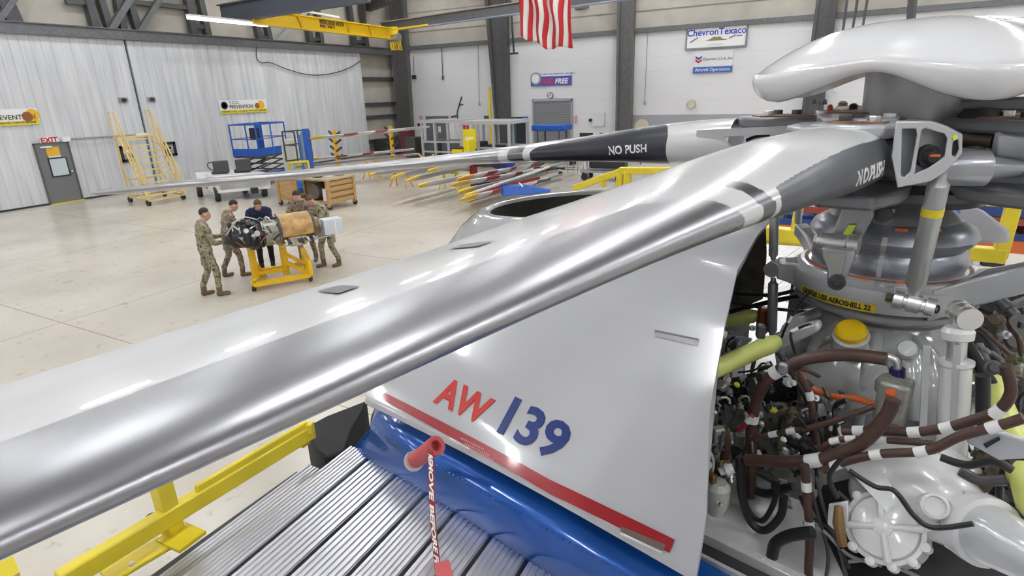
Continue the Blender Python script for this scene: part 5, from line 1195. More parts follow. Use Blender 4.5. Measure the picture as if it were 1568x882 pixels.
def arm(tip, w0, w1, h0, h1, nm='swashplate_arm', pocket_shade=True, r0=.36):
    tip = V(tip); d = V((tip.x-ax0.x, tip.y-ax0.y, 0)); L_ = d.length; d.normalize(); s_ = V((-d.y, d.x, 0)); z0 = ax0.z-.075; z1 = tip.z
    b0 = V((ax0.x, ax0.y, z0))+d*r0; b1 = V((tip.x, tip.y, z1)); rings = []
    for q in [i/8 for i in range(9)]:
        c_ = b0.lerp(b1, q); w_ = w1+(w0-w1)*(1-q)**2; h_ = h1+(h0-h1)*(1-q)**1.5
        rings.append([c_-s_*w_-V((0, 0, h_)), c_+s_*w_-V((0, 0, h_)), c_+s_*w_+V((0, 0, h_)), c_-s_*w_+V((0, 0, h_))])
    o = obj(nm, MB().loft(rings), lightcast, st, bevel=.008)
    if pocket_shade:
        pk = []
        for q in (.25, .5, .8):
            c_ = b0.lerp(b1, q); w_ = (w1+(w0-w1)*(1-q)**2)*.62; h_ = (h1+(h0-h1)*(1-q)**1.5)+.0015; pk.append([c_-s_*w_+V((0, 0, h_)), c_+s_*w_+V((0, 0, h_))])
        obj('pocket_shade', MB().add([p for r_ in pk for p in r_], [(0, 1, 3, 2), (2, 3, 5, 4)]), mat('pocket_shade_grey', (.12, .115, .11), .6), o)  # flat patch, the shade of a hollow put into its colour
    return o, b1, d, s_
A1, t1, d1_, s1_ = arm(lat(1190, 410, .14), .17, .045, .062, .042, r0=.265)
A2, t2_, d2_, s2_ = arm(lat(1385, 452, .36), .16, .04, .06, .035, pocket_shade=False, r0=.265)
A3, t3_, d3_, s3_ = arm(lat(1600, 418, .12), .22, .07, .065, .055, r0=.265)
A4, t4_, d4_, s4_ = arm(lat(1225, 350, -.40), .10, .035, .05, .03)
def ball_joint(c, axd, r, parent, w_=.10):
    c = V(c); axd = V(axd).normalized()
    obj('rod_end', MB().lathe([(r*.6, -w_*.5), (r, -w_*.5), (r, -w_*.28), (r*.75, -w_*.26), (r*.75, -w_*.18), (r*1.0, -w_*.16), (r*1.0, w_*.16), (r*.75, w_*.18), (r*.75, w_*.26), (r, w_*.28), (r, w_*.5), (r*.6, w_*.5)], c, axd, 24), chrome, parent)
    obj('bolt_head', MB().cyl(c-axd*w_*.5, c-axd*(w_*.5+.025), r*.55, n=6), MATS['brown_fitting'], parent)
bj = lat(1400, 465, .46); ball_joint(bj, HU*1+V((0, 0, -.08)), .034, A2, .125)
bl_ = lat(1186, 410, .14); ball_joint(bl_, HS, .035, A1, .09)
# pitch links
def link(p, q, r, band=None, nm='pitch_link', mt=None):
    p = V(p); q = V(q); o = obj(nm, MB().tube([p, p.lerp(q, .06), p.lerp(q, .1), p.lerp(q, .9), p.lerp(q, .95), q], [r*.5, r*.55, r, r, r*.6, r*.5], 20), mt or mat('link_grey', (.42, .43, .43), .3, .45), HR)
    if band: obj('yellow_band', MB().cyl(p.lerp(q, band-.03), p.lerp(q, band+.03), r*1.04, n=20), yellow, o)
    return o
lk = link(RT(1442, 262, -.02), lat(1398, 452, .46), .031, .30)
lk2 = link(lat(1186, 322, .14), lat(1184, 398, .14), .02); ball_joint(lat(1186, 318, .14), HS, .03, lk2, .06)
link(lat(1224, 300, -.45), lat(1222, 345, -.42), .018, nm='pitch_link')
link(lat(1184, 425, .14), lat(1182, 515, .16), .022, nm='servo_rod', mt=grey_metal)
# scissor link
sc_ = lat(1282, 372, .47); q0 = lat(1334, 300, .22)
m = MB(); m.prism([lat(*p, .36) for p in ((1296, 312), (1312, 298), (1342, 300), (1340, 330), (1318, 368), (1268, 366), (1282, 345))], HS*.05); sl = obj('scissor_link', m, mat('scissor_grey', (.33, .34, .36), .35, .4), HR, bevel=.01)
m = MB(); m.prism([lat(*p, .425) for p in ((1300, 344), (1311, 345), (1303, 360), (1291, 358))], HS*.004); obj('yellow_sticker', m, MATS['lime_paint'], sl)
ca, cb = lat(1247, 367, .44), lat(1316, 374, .44)
obj('hinge_pin', MB().tube([ca, ca.lerp(cb, .08), ca.lerp(cb, .14), ca.lerp(cb, .16), ca.lerp(cb, .72), ca.lerp(cb, .74), ca.lerp(cb, .78), cb], [.018, .028, .028, .031, .031, .026, .036, .036], 24), chrome, sl)
m = MB(); m.prism([lat(*p, .46) for p in ((1262, 376), (1312, 380), (1310, 396), (1294, 436), (1284, 442), (1270, 436), (1270, 410), (1262, 390))], HS*.035); fk = obj('scissor_fork', m, grey_metal, HR, bevel=.006)
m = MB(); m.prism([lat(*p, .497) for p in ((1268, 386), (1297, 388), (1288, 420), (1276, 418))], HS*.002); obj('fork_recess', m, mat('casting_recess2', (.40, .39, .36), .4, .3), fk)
obj('fork_bolt', MB().lathe([(.0, .02), (.012, .02), (.018, .01), (.03, .01), (.03, 0)], lat(1282, 432, .5), HS, 12), dark_metal, fk)
m = MB(); m.prism([lat(*p, .2) for p in ((1340, 282), (1372, 280), (1372, 325), (1356, 336), (1340, 328))], HS*.05); hb = obj('hub_bracket', m, lightcast, HR, bevel=.01)
obj('bracket_eye', MB().lathe([(.01, .02), (.03, .02), (.032, 0)], lat(1353, 328, .25), HS, 16), dark_metal, hb)
# placard band on the lower ring
def ring_pt(x, y, rr, dz=0):
    r_ = ray(x, y); o_ = V((ax0.x, ax0.y)); a_ = r_.x**2+r_.y**2; b_ = -2*(r_.x*o_.x+r_.y*o_.y); c_ = o_.length_squared-rr*rr; t_ = (-b_-math.sqrt(max(0, b_*b_-4*a_*c_)))/(2*a_); return V((r_.x*t_, r_.y*t_, H+r_.z*t_))
lr = obj('fixed_ring', MB().lathe([(.26, -.12), (.32, -.125), (.335, -.135), (.335, -.155), (.31, -.175), (.25, -.18)], ax0, n=64), mat('fixed_ring_grey', (.38, .39, .41), .3, .4), HR)
m = MB(); tb = [[ax0+V(((.3605+(z_+.09)*.13)*math.cos(t_), (.3605+(z_+.09)*.13)*math.sin(t_), z_)) for t_ in [-2.56+.030*i for i in range(31)]] for z_ in (-.078, -.112)]; m.loft(tb, closed=False, cap=False); yb_ = obj('placard', m, yellow, lr)
tm = text_mesh('GREASE USE AEROSHELL 22', .030, .0005, .001); out = []
for p in tm.v: t_ = -2.56+.45+p.x*.80/.362; out.append(ax0+V(((.3625+p.z)*math.cos(t_), (.3625+p.z)*math.sin(t_), -.095+p.y)))
tm.v = out; obj('placard_text', tm, letter_black, lr, smooth=0)
tm = text_mesh('20', .045, .0005, .002); out = []
for p in tm.v: t_ = -1.13+p.x/.36; out.append(ax0+V(((.3615+p.z)*math.cos(t_), (.3615+p.z)*math.sin(t_), -.08+p.y)))
tm.v = out; obj('ring_number', tm, letter_black, st, smooth=0)
# ---------------- main gearbox
GX = lat(1340, 540, -.02); gx = V((GX.x, GX.y, ax0.z))
gb = obj('gearbox_housing', MB().lathe([(.2, -.2), (.24, -.22), (.26, -.26), (.33, -.30), (.365, -.36), (.38, -.44), (.37, -.47), (.385, -.48), (.385, -.5), (.36, -.52), (.34, -.6), (.33, -.9)], gx, n=56), gearbox_grey, HR)
for a_ in (-2.9, -2.3, -1.7, -1.1, -.5):
    d_ = V((math.cos(a_), math.sin(a_), 0)); m = MB(); m.tube([gx+d_*.25+V((0, 0, -.25)), gx+d_*.345+V((0, 0, -.31)), gx+d_*.39+V((0, 0, -.42)), gx+d_*.37+V((0, 0, -.65))], [.03, .035, .03, .022], 12, smooth=5); obj('rib', m, gearbox_grey, gb)
for i in range(26): a_ = -PI+i*2*PI/26; obj('flange_bolt', MB().cyl(gx+V((.372*math.cos(a_), .372*math.sin(a_), -.475)), gx+V((.372*math.cos(a_), .372*math.sin(a_), -.455)), .009, n=6), chrome, gb)
fc = lat(1303, 512, .40); fo = obj('filler_neck', MB().lathe([(.07, -.08), (.062, -.02), (.066, -.005), (.055, 0)], fc, V((0, 0, 1))+HS*.5, 24), gearbox_grey, gb)
yc_ = obj('filler_cap', MB().lathe([(.052, 0), (.058, .006), (.058, .025), (.048, .038), (.02, .044), (0, .044)], fc, V((0, 0, 1))+HS*.5, 12), mat('yellow_cap', (.85, .55, .01), .35), HR); yc_['label'] = 'round yellow oil filler cap'
pd = [lat(1270, 588, .44), lat(1375, 583, .44)]
obj('gearbox_cover', MB().lathe([(.0, .03), (.13, .03), (.155, .015), (.16, -.06)], lat(1296, 580, .36), HS+V((0, 0, .35)), 32), gearbox_grey, gb)
obj('side_boss', MB().tube([lat(1396, 540, .3), lat(1400, 580, .38), lat(1404, 640, .4)], .035, 16, smooth=4), gearbox_grey, gb)
obj('side_boss', MB().lathe([(.0, .02), (.03, .02), (.038, 0), (.038, -.1)], lat(1390, 535, .36), HS+V((0, 0, .6)), 20), gearbox_grey, gb)
obj('side_boss', MB().tube([lat(1416, 565, .3), lat(1425, 600, .34), lat(1430, 660, .36)], .05, 16, smooth=4), gearbox_grey, gb)
# mounting lug and struts
m = MB(); m.prism([lat(*p, .42) for p in ((1172, 528), (1190, 508), (1232, 494), (1258, 486), (1262, 500), (1230, 516), (1198, 534), (1178, 536))], HS*.06); obj('strut_lug', m, gearbox_grey, HR, bevel=.014)
def strut(ps, r, c0, c1, nm='gearbox_strut'):
    a_, b_ = lat(*ps[0], c0), lat(*ps[1], c1); o = obj(nm, MB().tube([a_, a_.lerp(b_, .8), a_.lerp(b_, .9), b_], [r, r, r*1.1, r*.7], 20), strut_green, HR); return o
strut([(1040, 590), (1190, 522)], .036, 1.0, .55); strut([(1060, 502), (1162, 482)], .032, .2, .1)
obj('strut_clevis', MB().box(lat(1168, 490, .12), (.05, .05, .13), .3), mat('red_brown_clevis', (.28, .07, .03), .4, .3), HR, bevel=.01)
strut([(1512, 585), (1600, 800)], .045, .45, .95)
# tail rotor servo / actuator, upright white cylinder
aa = lat(1458, 660, .62); at_ = lat(1464, 552, .60); u_ = (at_-aa).normalized(); LL = (at_-aa).length
r_ = M_(21, at_)
ac = obj('servo_actuator', MB().tube([aa-u_*.1, aa, aa+u_*LL*.92, aa+u_*LL*.95, at_], [r_, r_, r_, r_*1.12, r_*1.12], 28), casing_white, HR)
obj('piston_rod', MB().cyl(at_, at_+u_*.075, r_*.62, n=20), chrome, ac)
obj('end_collar', MB().tube([at_+u_*.07, at_+u_*.075, at_+u_*.1, at_+u_*.115], [r_*.8, r_*1.0, r_*1.05, r_*.8], 28), casing_white, ac)
obj('neck', MB().tube([at_+u_*.1, lat(1472, 500, .58), lat(1478, 480, .58)], [r_*.5, r_*.55, r_*.45], 16, smooth=4), casing_white, ac)
ball_joint(lat(1476, 482, .58), HU*.5+HS*1, M_(17, at_), ac, .09)
for dx_ in (-27, 19): obj('side_rail', MB().bar(lat(1446+dx_, 528, .64), lat(1440+dx_, 660, .66), .012, .02), lightcast, ac)
# hydraulic module under the brown hose
hm_ = mat('hydraulic_cast', (.36, .37, .33), .4, .5, var=.3, vscale=20)
hy = obj('hydraulic_block', MB().box(lat(1368, 612, .62), (.10, .10, .16), HT), hm_, HR, bevel=.015)
obj('hydraulic_cap', MB().lathe([(.05, -.03), (.052, 0), (.04, .02), (.02, .03), (0, .03)], lat(1366, 588, .62), V((0, 0, 1))+HS*.2, 20), hm_, hy)
obj('blue_fitting', MB().cyl(lat(1374, 578, .6), lat(1374, 564, .6), .024, n=8), mat('purple_anodised', (.05, .04, .16), .3, .7), hy)
obj('elbow', MB().tube([lat(1374, 570, .6), lat(1374, 556, .6), lat(1366, 548, .6), lat(1355, 546, .6)], .012, 12, smooth=5), chrome, hy)
obj('red_fitting', MB().cyl(lat(1364, 616, .68), lat(1364, 600, .70), .016, n=8), orange, hy)
# ---------------- lower casing with ribbed round cover
cc = lat(1354, 808, 1.0); rr0 = M_(49, cc); view = (V((0, 0, H))-cc).normalized(); cn = (HS*.75+V((0, 0, .62))-HU*.12).normalized()
cv = obj('accessory_gearbox', MB().lathe([(rr0*.5, -.22), (rr0*1.0, -.2), (rr0*1.08, -.05), (rr0*1.1, -.012), (rr0*1.1, .006), (rr0*.98, .012), (rr0*.95, -.0), (rr0*.9, .012), (rr0*.5, .022), (0, .026)], cc, cn, 56), casing_white, HR)
e1 = cn.cross(V((0, 0, 1))).normalized(); e2 = cn.cross(e1)
for k_ in range(4):
    a_ = .45+k_*2*PI/4; d_ = e1*math.cos(a_)+e2*math.sin(a_); obj('cover_rib', MB().tube([cc+cn*.02, cc+cn*.025+d_*rr0*.4, cc+cn*.012+d_*rr0*1.0], [.013, .010, .012], 10), casing_white, cv)
obj('cover_boss', MB().lathe([(.03, 0), (.028, .03), (.012, .036), (0, .036)], cc, cn, 20), casing_white, cv)
for k_ in range(12): a_ = k_*2*PI/12; d_ = e1*math.cos(a_)+e2*math.sin(a_); obj('cover_bolt', MB().lathe([(.016, -.03), (.014, .012), (.008, .016), (0, .016)], cc+d_*rr0*1.12, cn, 12), casing_white, cv)
b0 = cc-cn*.12
rings = []
for (x, y, c_, ra) in ((1340, 770, .85, 95), (1385, 745, .8, 88), (1430, 765, .85, 78), (1475, 795, .92, 62), (1505, 812, .97, 56)):
    p = lat(x, y, c_); rings.append((p, M_(ra*.8, p)))
mb = MB(); pts = spline([p for p, r in rings], 5); rs_ = []
for i in range(len(pts)): q = i/5; j = min(int(q), len(rings)-2); f_ = q-j; rs_.append(rings[j][1]*(1-f_)+rings[j+1][1]*f_)
mb.tube(pts, rs_, 36); bd = obj('gearbox_casing', mb, casing_white, HR)
fp = pts[-1]; fd = (pts[-1]-pts[-4]).normalized(); fr_ = rs_[-1]
obj('flange', MB().lathe([(fr_*.9, -.03), (fr_*1.2, -.028), (fr_*1.22, 0), (fr_*1.2, .02), (fr_*1.0, .025)], fp, fd, 40), casing_white, bd)
obj('coupling_cone', MB().lathe([(fr_*1.05, .02), (fr_*.95, .08), (fr_*.75, .2), (fr_*.6, .35)], fp, fd, 40), gearbox_grey, bd)
for k_ in range(9):
    a_ = k_*2*PI/9; q_ = fd.orthogonal().normalized(); w__ = fd.cross(q_); d_ = q_*math.cos(a_)+w__*math.sin(a_); obj('casing_rib', MB().tube([fp+d_*fr_*1.02-fd*.01, fp+d_*fr_*1.02-fd*.1, fp+d_*fr_*.8-fd*.2], [.012, .012, .006], 8), casing_white, bd)
    obj('flange_bolt', MB().cyl(fp+d_*fr_*1.12, fp+d_*fr_*1.12-fd*.04, .009, n=6), chrome, bd)
obj('sight_boss', MB().lathe([(.04, -.05), (.036, 0), (.028, .004), (.026, -.006), (0, -.006)], lat(1432, 775, 1.02), (cn+HU*.3), 24), casing_white, bd)
# upper hump behind the ribbed cover
obj('casing_dome', MB().sph(lat(1400, 745, .72), (M_(100, cc), M_(70, cc), M_(66, cc)), 32, 18, Matrix.Rotation(-.5, 3, 'Y')), casing_white, bd)
obj('mount_plate', MB().prism([lat(*p, 1.02) for p in ((1270, 770), (1300, 765), (1300, 800), (1285, 815), (1268, 800))], HS*.012), casing_white, HR, bevel=.004)
obj('brass_connector', MB().tube([lat(1284, 775, 1.05), lat(1284, 800, 1.07), lat(1290, 835, 1.08)], [.012, .018, .014], 10), mat('old_brass', (.28, .17, .07), .4, .6), HR)
# ---------------- deck, rails, bulkheads
deckm = mat('white_deck_paint', (.86, .86, .86), .35, var=.12, vscale=6)
obj('deck', MB().loft([[heli(a_, 1.26, -1.62), heli(a_, 1.26, -1.58), heli(a_, -1.62, -1.58), heli(a_, -1.62, -1.62)] for a_ in (-1.6, 1.6)]), deckm, HR)
def run(name, prof, mt, a0=-.4, a1=1.7): return obj(name, MB().loft([[heli(a_, c_, z_) for c_, z_ in prof] for a_ in (a0, a1)]), mt, HR, bevel=.003)
run('side_wall', [(1.25, -1.60), (1.265, -1.44), (1.29, -1.44), (1.29, -1.60)], lightcast)
run('deck_rail', [(1.25, -1.445), (1.25, -1.415), (1.29, -1.405), (1.295, -1.445)], mat('rail_light', (.66, .66, .66), .3, .3))
run('seal_strip', [(1.295, -1.46), (1.295, -1.435), (1.385, -1.405), (1.385, -1.46)], black)
run('sill', [(1.385, -1.46), (1.385, -1.392), (1.405, -1.385), (1.41, -1.46)], MATS['rail_light'])
for i in range(9): obj('rail_screw', MB().cyl(heli(-.2+i*.2, 1.27, -1.415), heli(-.2+i*.2, 1.27, -1.402), .008, n=10), chrome, HR)
obj('casing_shade_sheet', MB().prism([ab(x, y, -1.572) for x, y in ((1232, 752), (1300, 735), (1600, 690), (1600, 900), (1300, 900))], (0, 0, .006)), mat('casing_shade', (.03, .03, .03), .5, .2, var=.4, vscale=10), HR)  # dark sheet added on the deck to paint the darkness around the casing
dkm = mat('bay_shade', (.045, .045, .045), .6, .2, var=.4, vscale=20)  # near-black colour stands in for the unlit depth of the bay
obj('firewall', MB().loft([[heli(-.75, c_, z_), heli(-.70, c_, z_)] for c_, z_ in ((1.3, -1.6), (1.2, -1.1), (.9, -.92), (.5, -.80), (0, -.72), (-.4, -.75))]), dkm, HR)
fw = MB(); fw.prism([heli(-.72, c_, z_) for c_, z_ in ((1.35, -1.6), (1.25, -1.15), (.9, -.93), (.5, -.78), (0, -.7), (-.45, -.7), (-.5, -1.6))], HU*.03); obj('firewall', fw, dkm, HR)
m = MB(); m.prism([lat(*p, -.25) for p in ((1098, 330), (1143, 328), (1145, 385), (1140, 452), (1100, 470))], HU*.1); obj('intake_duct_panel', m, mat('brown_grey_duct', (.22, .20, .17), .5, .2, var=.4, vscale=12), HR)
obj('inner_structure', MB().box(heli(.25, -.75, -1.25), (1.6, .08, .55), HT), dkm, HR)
m = MB(); m.prism([lat(*p, -.1) for p in ((1528, 470), (1600, 440), (1620, 620), (1560, 575), (1530, 520))], HS*.06); obj('forward_fairing', m, mat('taupe_panel', (.26, .25, .235), .4, var=.1), HR)
m = MB(); m.prism([lat(*p, .3) for p in ((1500, 560), (1600, 590), (1620, 900), (1540, 900), (1515, 700))], -HS*.04); obj('forward_bulkhead', m, mat('dull_green_grey', (.10, .105, .095), .6), HR)
m = MB(); m.prism([lat(*p, .95) for p in ((1480, 672), (1500, 650), (1545, 662), (1600, 680), (1600, 696), (1530, 700))], HS*.02); obj('lattice_bracket', m, lightcast, HR, bevel=.004)
obj('bracket_slot', MB().prism([lat(*p, .975) for p in ((1506, 680), (1530, 668), (1532, 673), (1510, 686))], HS*.003), black, HR)
# right-hand hub hardware beyond the near root
for (pts_, c_, th_, mt) in ([((1432, 168), (1470, 152), (1600, 146), (1600, 168), (1500, 170), (1450, 182)), .0, .08, hubm],
                            [((1460, 268), (1600, 262), (1600, 300), (1500, 302), (1462, 292)), .0, .10, MATS['scissor_grey']],
                            [((1450, 290), (1600, 282), (1600, 288), (1480, 305), (1452, 300)), .05, .08, dark_metal]):
    obj('hub_arm', MB().prism([lat(*p, c_) for p in pts_], HS*th_), mt, HR, bevel=.01)
obj('lead_lag_damper', MB().tube([lat(1522, 217, .25), lat(1530, 217, .25), lat(1640, 212, .25)], [.055, .068, .068], 28), MATS['damper_grey'], HR, bevel=.006)
obj('damper_rod', MB().tube([lat(1475, 212, .2), lat(1500, 214, .22), lat(1524, 216, .24)], [.03, .022, .028], 14), MATS['brown_fitting'], HR)
obj('elastomer', MB().lathe([(.0, .05), (.05, .045), (.062, .02), (.062, -.01), (0, -.01)], lat(1497, 186, .12), (0, 0, 1), 24), black, HR)
obj('beige_shim', MB().tube([lat(1478+8*i, 192+1.2*math.sin(i), .2) for i in range(5)], .008, 8), mat('beige_shim', (.6, .58, .46), .5), HR)
for q_ in ((1478, 200), (1478, 228)): obj('clevis_plate', MB().box(lat(*q_, .15), (.13, .12, .018), HT), lightcast, HR, bevel=.005)
for k_ in range(16):
    x, y = rnd.uniform(1385, 1568), rnd.uniform(172, 190) if k_ < 8 else rnd.uniform(272, 312)
    if x < 1480 and y > 180 and y < 290: continue
    obj('hub_fitting', MB().cyl(lat(x, y, -.1), lat(x+rnd.uniform(-12, 12), y+rnd.uniform(-8, 8), .0), rnd.uniform(.012, .028), n=10), rnd.choice([dark_metal, black, hubm, MATS['brown_fitting']]), HR)
obj('lower_hub_block', MB().lathe([(.30, -.46), (.33, -.43), (.33, -.40), (.28, -.37)], HUB+V((0, 0, H)), n=40), dark_metal, HR)
# blade-tip side link seen between dark boots
obj('black_cable', MB().tube([lat(1143, 215, .1), lat(1160, 209, .1), lat(1200, 204, .1)], .008, 8, smooth=6), black, HR)
# ---------------- hoses (pixel course, depth aboard, radius)
def hose(pts, c, r, mt, name='hose', label=None, bands=(), bm_=None):
    P = [lat(p[0], p[1], p[2] if len(p) > 2 else c) for p in pts]
    sp_ = spline(P, 7); o = obj(name, MB().tube(sp_, r, 12), mt, HR, smooth=60)
    if label: o['label'] = label
    for b_ in bands:
        i = int(b_*(len(sp_)-2)); d_ = (sp_[i+1]-sp_[i]).normalized(); q = sp_[i]
        obj('hose_band', MB().cyl(q-d_*.016, q+d_*.016, r*1.13, n=14), bm_ or tag_white, o)
    return o
hose([(1148, 760), (1150, 700), (1152, 640), (1172, 585), (1215, 556), (1265, 545), (1310, 544), (1358, 550)], .86, .021, hose_brown, label='large brown sleeved hose arching across the gearbox', bands=(.30, .52, ))
hose([(1142, 704), (1200, 707), (1260, 703), (1320, 678), (1355, 640), (1368, 612)], .98, .021, hose_brown, bands=(.36, .40))
hose([(1262, 720), (1300, 705), (1350, 695), (1420, 690), (1470, 668), (1530, 652), (1568, 640)], 1.0, .014, hose_brown, bands=(.12, .33, .5, .85))
hose([(1290, 660), (1340, 660), (1400, 662), (1450, 655), (1500, 640), (1530, 628), (1548, 600), (1540, 560)], .92, .015, hose_brown, bands=(.1, .3, .45, .72))
hose([(1150, 672), (1200, 662), (1240, 655), (1290, 640), (1340, 622)], .9, .010, hose_brown, bands=(.2, .35))
hose([(1232, 712), (1236, 760), (1240, 820), (1238, 870), (1240, 900)], 1.05, .014, hose_brown, bands=(.45, .2))
hose([(1255, 690), (1275, 676), (1310, 672), (1380, 676), (1430, 680)], .95, .010, hose_brown, bands=(.3, .5, .7))
hose([(1222, 570), (1245, 595), (1275, 607), (1310, 610), (1340, 620)], .66, .012, orange, bands=(.2,), bm_=black)
hose([(1216, 562), (1238, 600), (1245, 640), (1250, 680)], .78, .012, hose_brown, bands=(.4,))
hose([(1082, 620), (1110, 590), (1140, 578), (1170, 572)], .7, .010, hose_brown, bands=(.4, .7))
hose([(1050, 745), (1080, 735), (1105, 712), (1112, 680), (1108, 655)], .95, .017, hose_brown)
hose([(1130, 660), (1150, 640), (1148, 638)], .9, .01, mat('maroon_hose', (.25, .02, .06), .4), bands=(.5,))
# black hoses, loops
hose([(1132, 700), (1136, 760), (1150, 800), (1172, 812), (1195, 790), (1200, 760)], .98, .014, hose_black)
hose([(1140, 690), (1142, 770), (1165, 798), (1185, 770), (1190, 735)], .9, .010, hose_black)
hose([(1160, 722), (1185, 735), (1190, 748), (1215, 745)], .85, .016, hose_black); hose([(1148, 748), (1175, 756), (1205, 748)], .85, .016, hose_black)
hose([(1182, 852), (1188, 832), (1210, 820), (1245, 815)], 1.1, .020, hose_black, label='thick black elbow hose on the white deck')
hose([(1190, 540), (1205, 560), (1240, 620), (1262, 650)], .6, .008, hose_black)
hose([(1290, 700), (1270, 730), (1282, 762)], 1.08, .008, hose_black); hose([(1300, 720), (1340, 745), (1370, 752), (1400, 790), (1430, 808), (1490, 802)], 1.1, .0075, hose_black, label='thin black cable draped over the white casing')
hose([(1100, 482), (1180, 462), (1240, 450)], .0, .012, hose_black); hose([(1100, 448), (1180, 452), (1230, 440)], -.1, .010, hose_black); hose([(1100, 460), (1160, 470), (1240, 478)], .05, .008, hose_black)
hose([(1062, 685), (1085, 690), (1092, 715), (1078, 742), (1058, 738)], 1.05, .006, mat('clear_tube', (.5, .48, .48), .2, .2), label='looped clear tube at the left edge of the engine bay')
hose([(1500, 470), (1530, 480), (1568, 476)], .2, .012, hose_black); hose([(1478, 520), (1500, 560), (1520, 590), (1540, 640)], .5, .018, hose_black); hose([(1490, 500), (1515, 520), (1530, 560), (1545, 610)], .4, .014, dark_metal)
hose([(1505, 575), (1505, 640)], .7, .02, hose_black)
hose([(1568, 700), (1535, 720), (1530, 770)], .8, .010, hose_black)
# smaller wiring: many individual cables following the same sheaves
rr = random.Random(11)
small_cols = [hose_black, hose_black, dark_metal, hose_brown, hose_brown, grey_metal, mat('grey_wire', (.3, .3, .3), .4), mat('olive_tube', (.10, .10, .05), .5), black]
for k_ in range(88):
    z_ = rr.random()
    if z_ < .62: x0, y0 = rr.uniform(1062, 1230), rr.uniform(500, 770); c0 = rr.uniform(.35, .85)
    elif z_ < .8: x0, y0 = rr.uniform(1200, 1300), rr.uniform(600, 860); c0 = rr.uniform(.5, .9)
    else: x0, y0 = rr.uniform(1475, 1568), rr.uniform(480, 720); c0 = rr.uniform(.1, .5)
    an = rr.choice([PI/2, PI/2, .2, -.5, 1.1, 2.1])+rr.uniform(-.4, .4); ln = rr.uniform(40, 110); pts = []
    for j in range(4):
        pts.append((x0+math.cos(an)*ln*j/3+rr.uniform(-12, 12), y0+math.sin(an)*ln*j/3+rr.uniform(-12, 12), c0+rr.uniform(-.08, .08)))
    pts = [(max(1055-.0*(p[1]), p[0]), min(p[1], 790), p[2]) for p in pts]
    if any(toheli(lat(*p)).z < -1.58 for p in pts): pts = [(p[0], p[1], p[2]*.0+max(.2, c0)) for p in pts]
    hose(pts, c0, rr.choice([.004, .005, .007, .009]), rr.choice(small_cols), name='cable', bands=(.5,) if k_ % 3 == 0 else ())
for pts in ([(1250, 730), (1262, 780), (1285, 840), (1300, 900)], [(1240, 745), (1256, 800), (1268, 850), (1262, 900)], [(1225, 760), (1240, 790), (1275, 815), (1300, 870)], [(1300, 860), (1340, 858), (1380, 872), (1420, 890)], [(1230, 800), (1260, 812), (1300, 850), (1350, 866)]):
    hose([(x, y, 1.02) for x, y in pts], 1.0, .006, rr.choice([hose_black, dark_metal, MATS['grey_wire']]), name='cable')
hose([(1440, 700), (1480, 712), (1520, 706), (1550, 720)], .9, .012, hose_black); hose([(1470, 720), (1500, 735), (1540, 735)], .85, .016, dark_metal)
def clutter(n, xr, yr, cr_, rs_, cols, names, lim=-1.57, seed=5):
    q = random.Random(seed)
    for k_ in range(n):
        x_, y_, c_ = q.uniform(*xr), q.uniform(*yr), q.uniform(*cr_); p = lat(x_, y_, c_)
        if zr(p) < lim or x_ < 16+interp([(440, 1100), (530, 1088), (590, 1066), (690, 1048), (780, 1038)], y_)[0] or abs(y_-(590-(x_-1040)*.453)) < 26: continue
        s_ = q.uniform(*rs_); ax_ = V((q.uniform(-1, 1), q.uniform(-1, 1), q.uniform(-1, 1))).normalized(); mt = q.choice(cols); nm = q.choice(names)
        if nm == 'fitting': obj(nm, MB().lathe([(s_*.5, -s_*1.3), (s_*.5, -s_*.5), (s_, -s_*.45), (s_, s_*.3), (s_*.6, s_*.4), (s_*.6, s_*1.3)], p, ax_, 10), mt, HR)
        elif nm == 'valve_body': obj(nm, MB().box(p, (s_*1.8, s_*1.4, s_*2.4), q.uniform(0, 3)), mt, HR, bevel=s_*.25)
        elif nm == 'connector': obj(nm, MB().lathe([(s_, -s_), (s_, -s_*.2), (s_*1.25, -s_*.15), (s_*1.25, s_*.5), (s_*.8, s_*.6), (s_*.75, s_*1.6)], p, ax_, 14), mt, HR)
        elif nm == 'clamp': obj(nm, MB().tube([p+V((s_*math.cos(a_), s_*.4*math.sin(2*a_), s_*math.sin(a_)))*1.3 for a_ in [j*PI/5 for j in range(8)]], s_*.3, 8), mt, HR)
        elif nm == 'union': obj(nm, MB().tube([p-ax_*s_*2, p-ax_*s_*.6, p-ax_*s_*.5, p+ax_*s_*.5, p+ax_*s_*.6, p+ax_*s_*2.2+V((0, 0, s_))], [s_*.45, s_*.45, s_*.8, s_*.8, s_*.45, s_*.4], 8), mt, HR)
        else: obj(nm, MB().prism([p, p+ax_*s_*3, p+ax_*s_*3+ax_.orthogonal()*s_, p+ax_.orthogonal()*s_*2], ax_.cross(ax_.orthogonal())*s_*.25), mt, HR, bevel=.002)
cl = [dark_metal, dark_metal, grey_metal, hm_, black, chrome, MATS['brown_fitting'], gearbox_grey, MATS['olive_tube']]
clutter(130, (1066, 1215), (500, 770), (.3, .9), (.008, .022), cl, ['fitting', 'valve_body', 'connector', 'bracket'])
obj('bay_shade_panel', MB().prism([lat(*q, .22) for q in ((1100, 590), (1180, 575), (1290, 600), (1300, 690), (1240, 700), (1110, 700))], -HS*.03), dkm, HR)  # dark panel added so the space behind the hoses reads as shade
clutter(60, (1130, 1290), (570, 720), (.3, .7), (.008, .02), [dark_metal, black, hm_, dark_metal, grey_metal, MATS['brown_fitting']], ['clamp', 'union'], seed=21)
clutter(40, (1190, 1300), (600, 720), (.4, .8), (.008, .02), cl, ['fitting', 'connector', 'bracket'], seed=8)
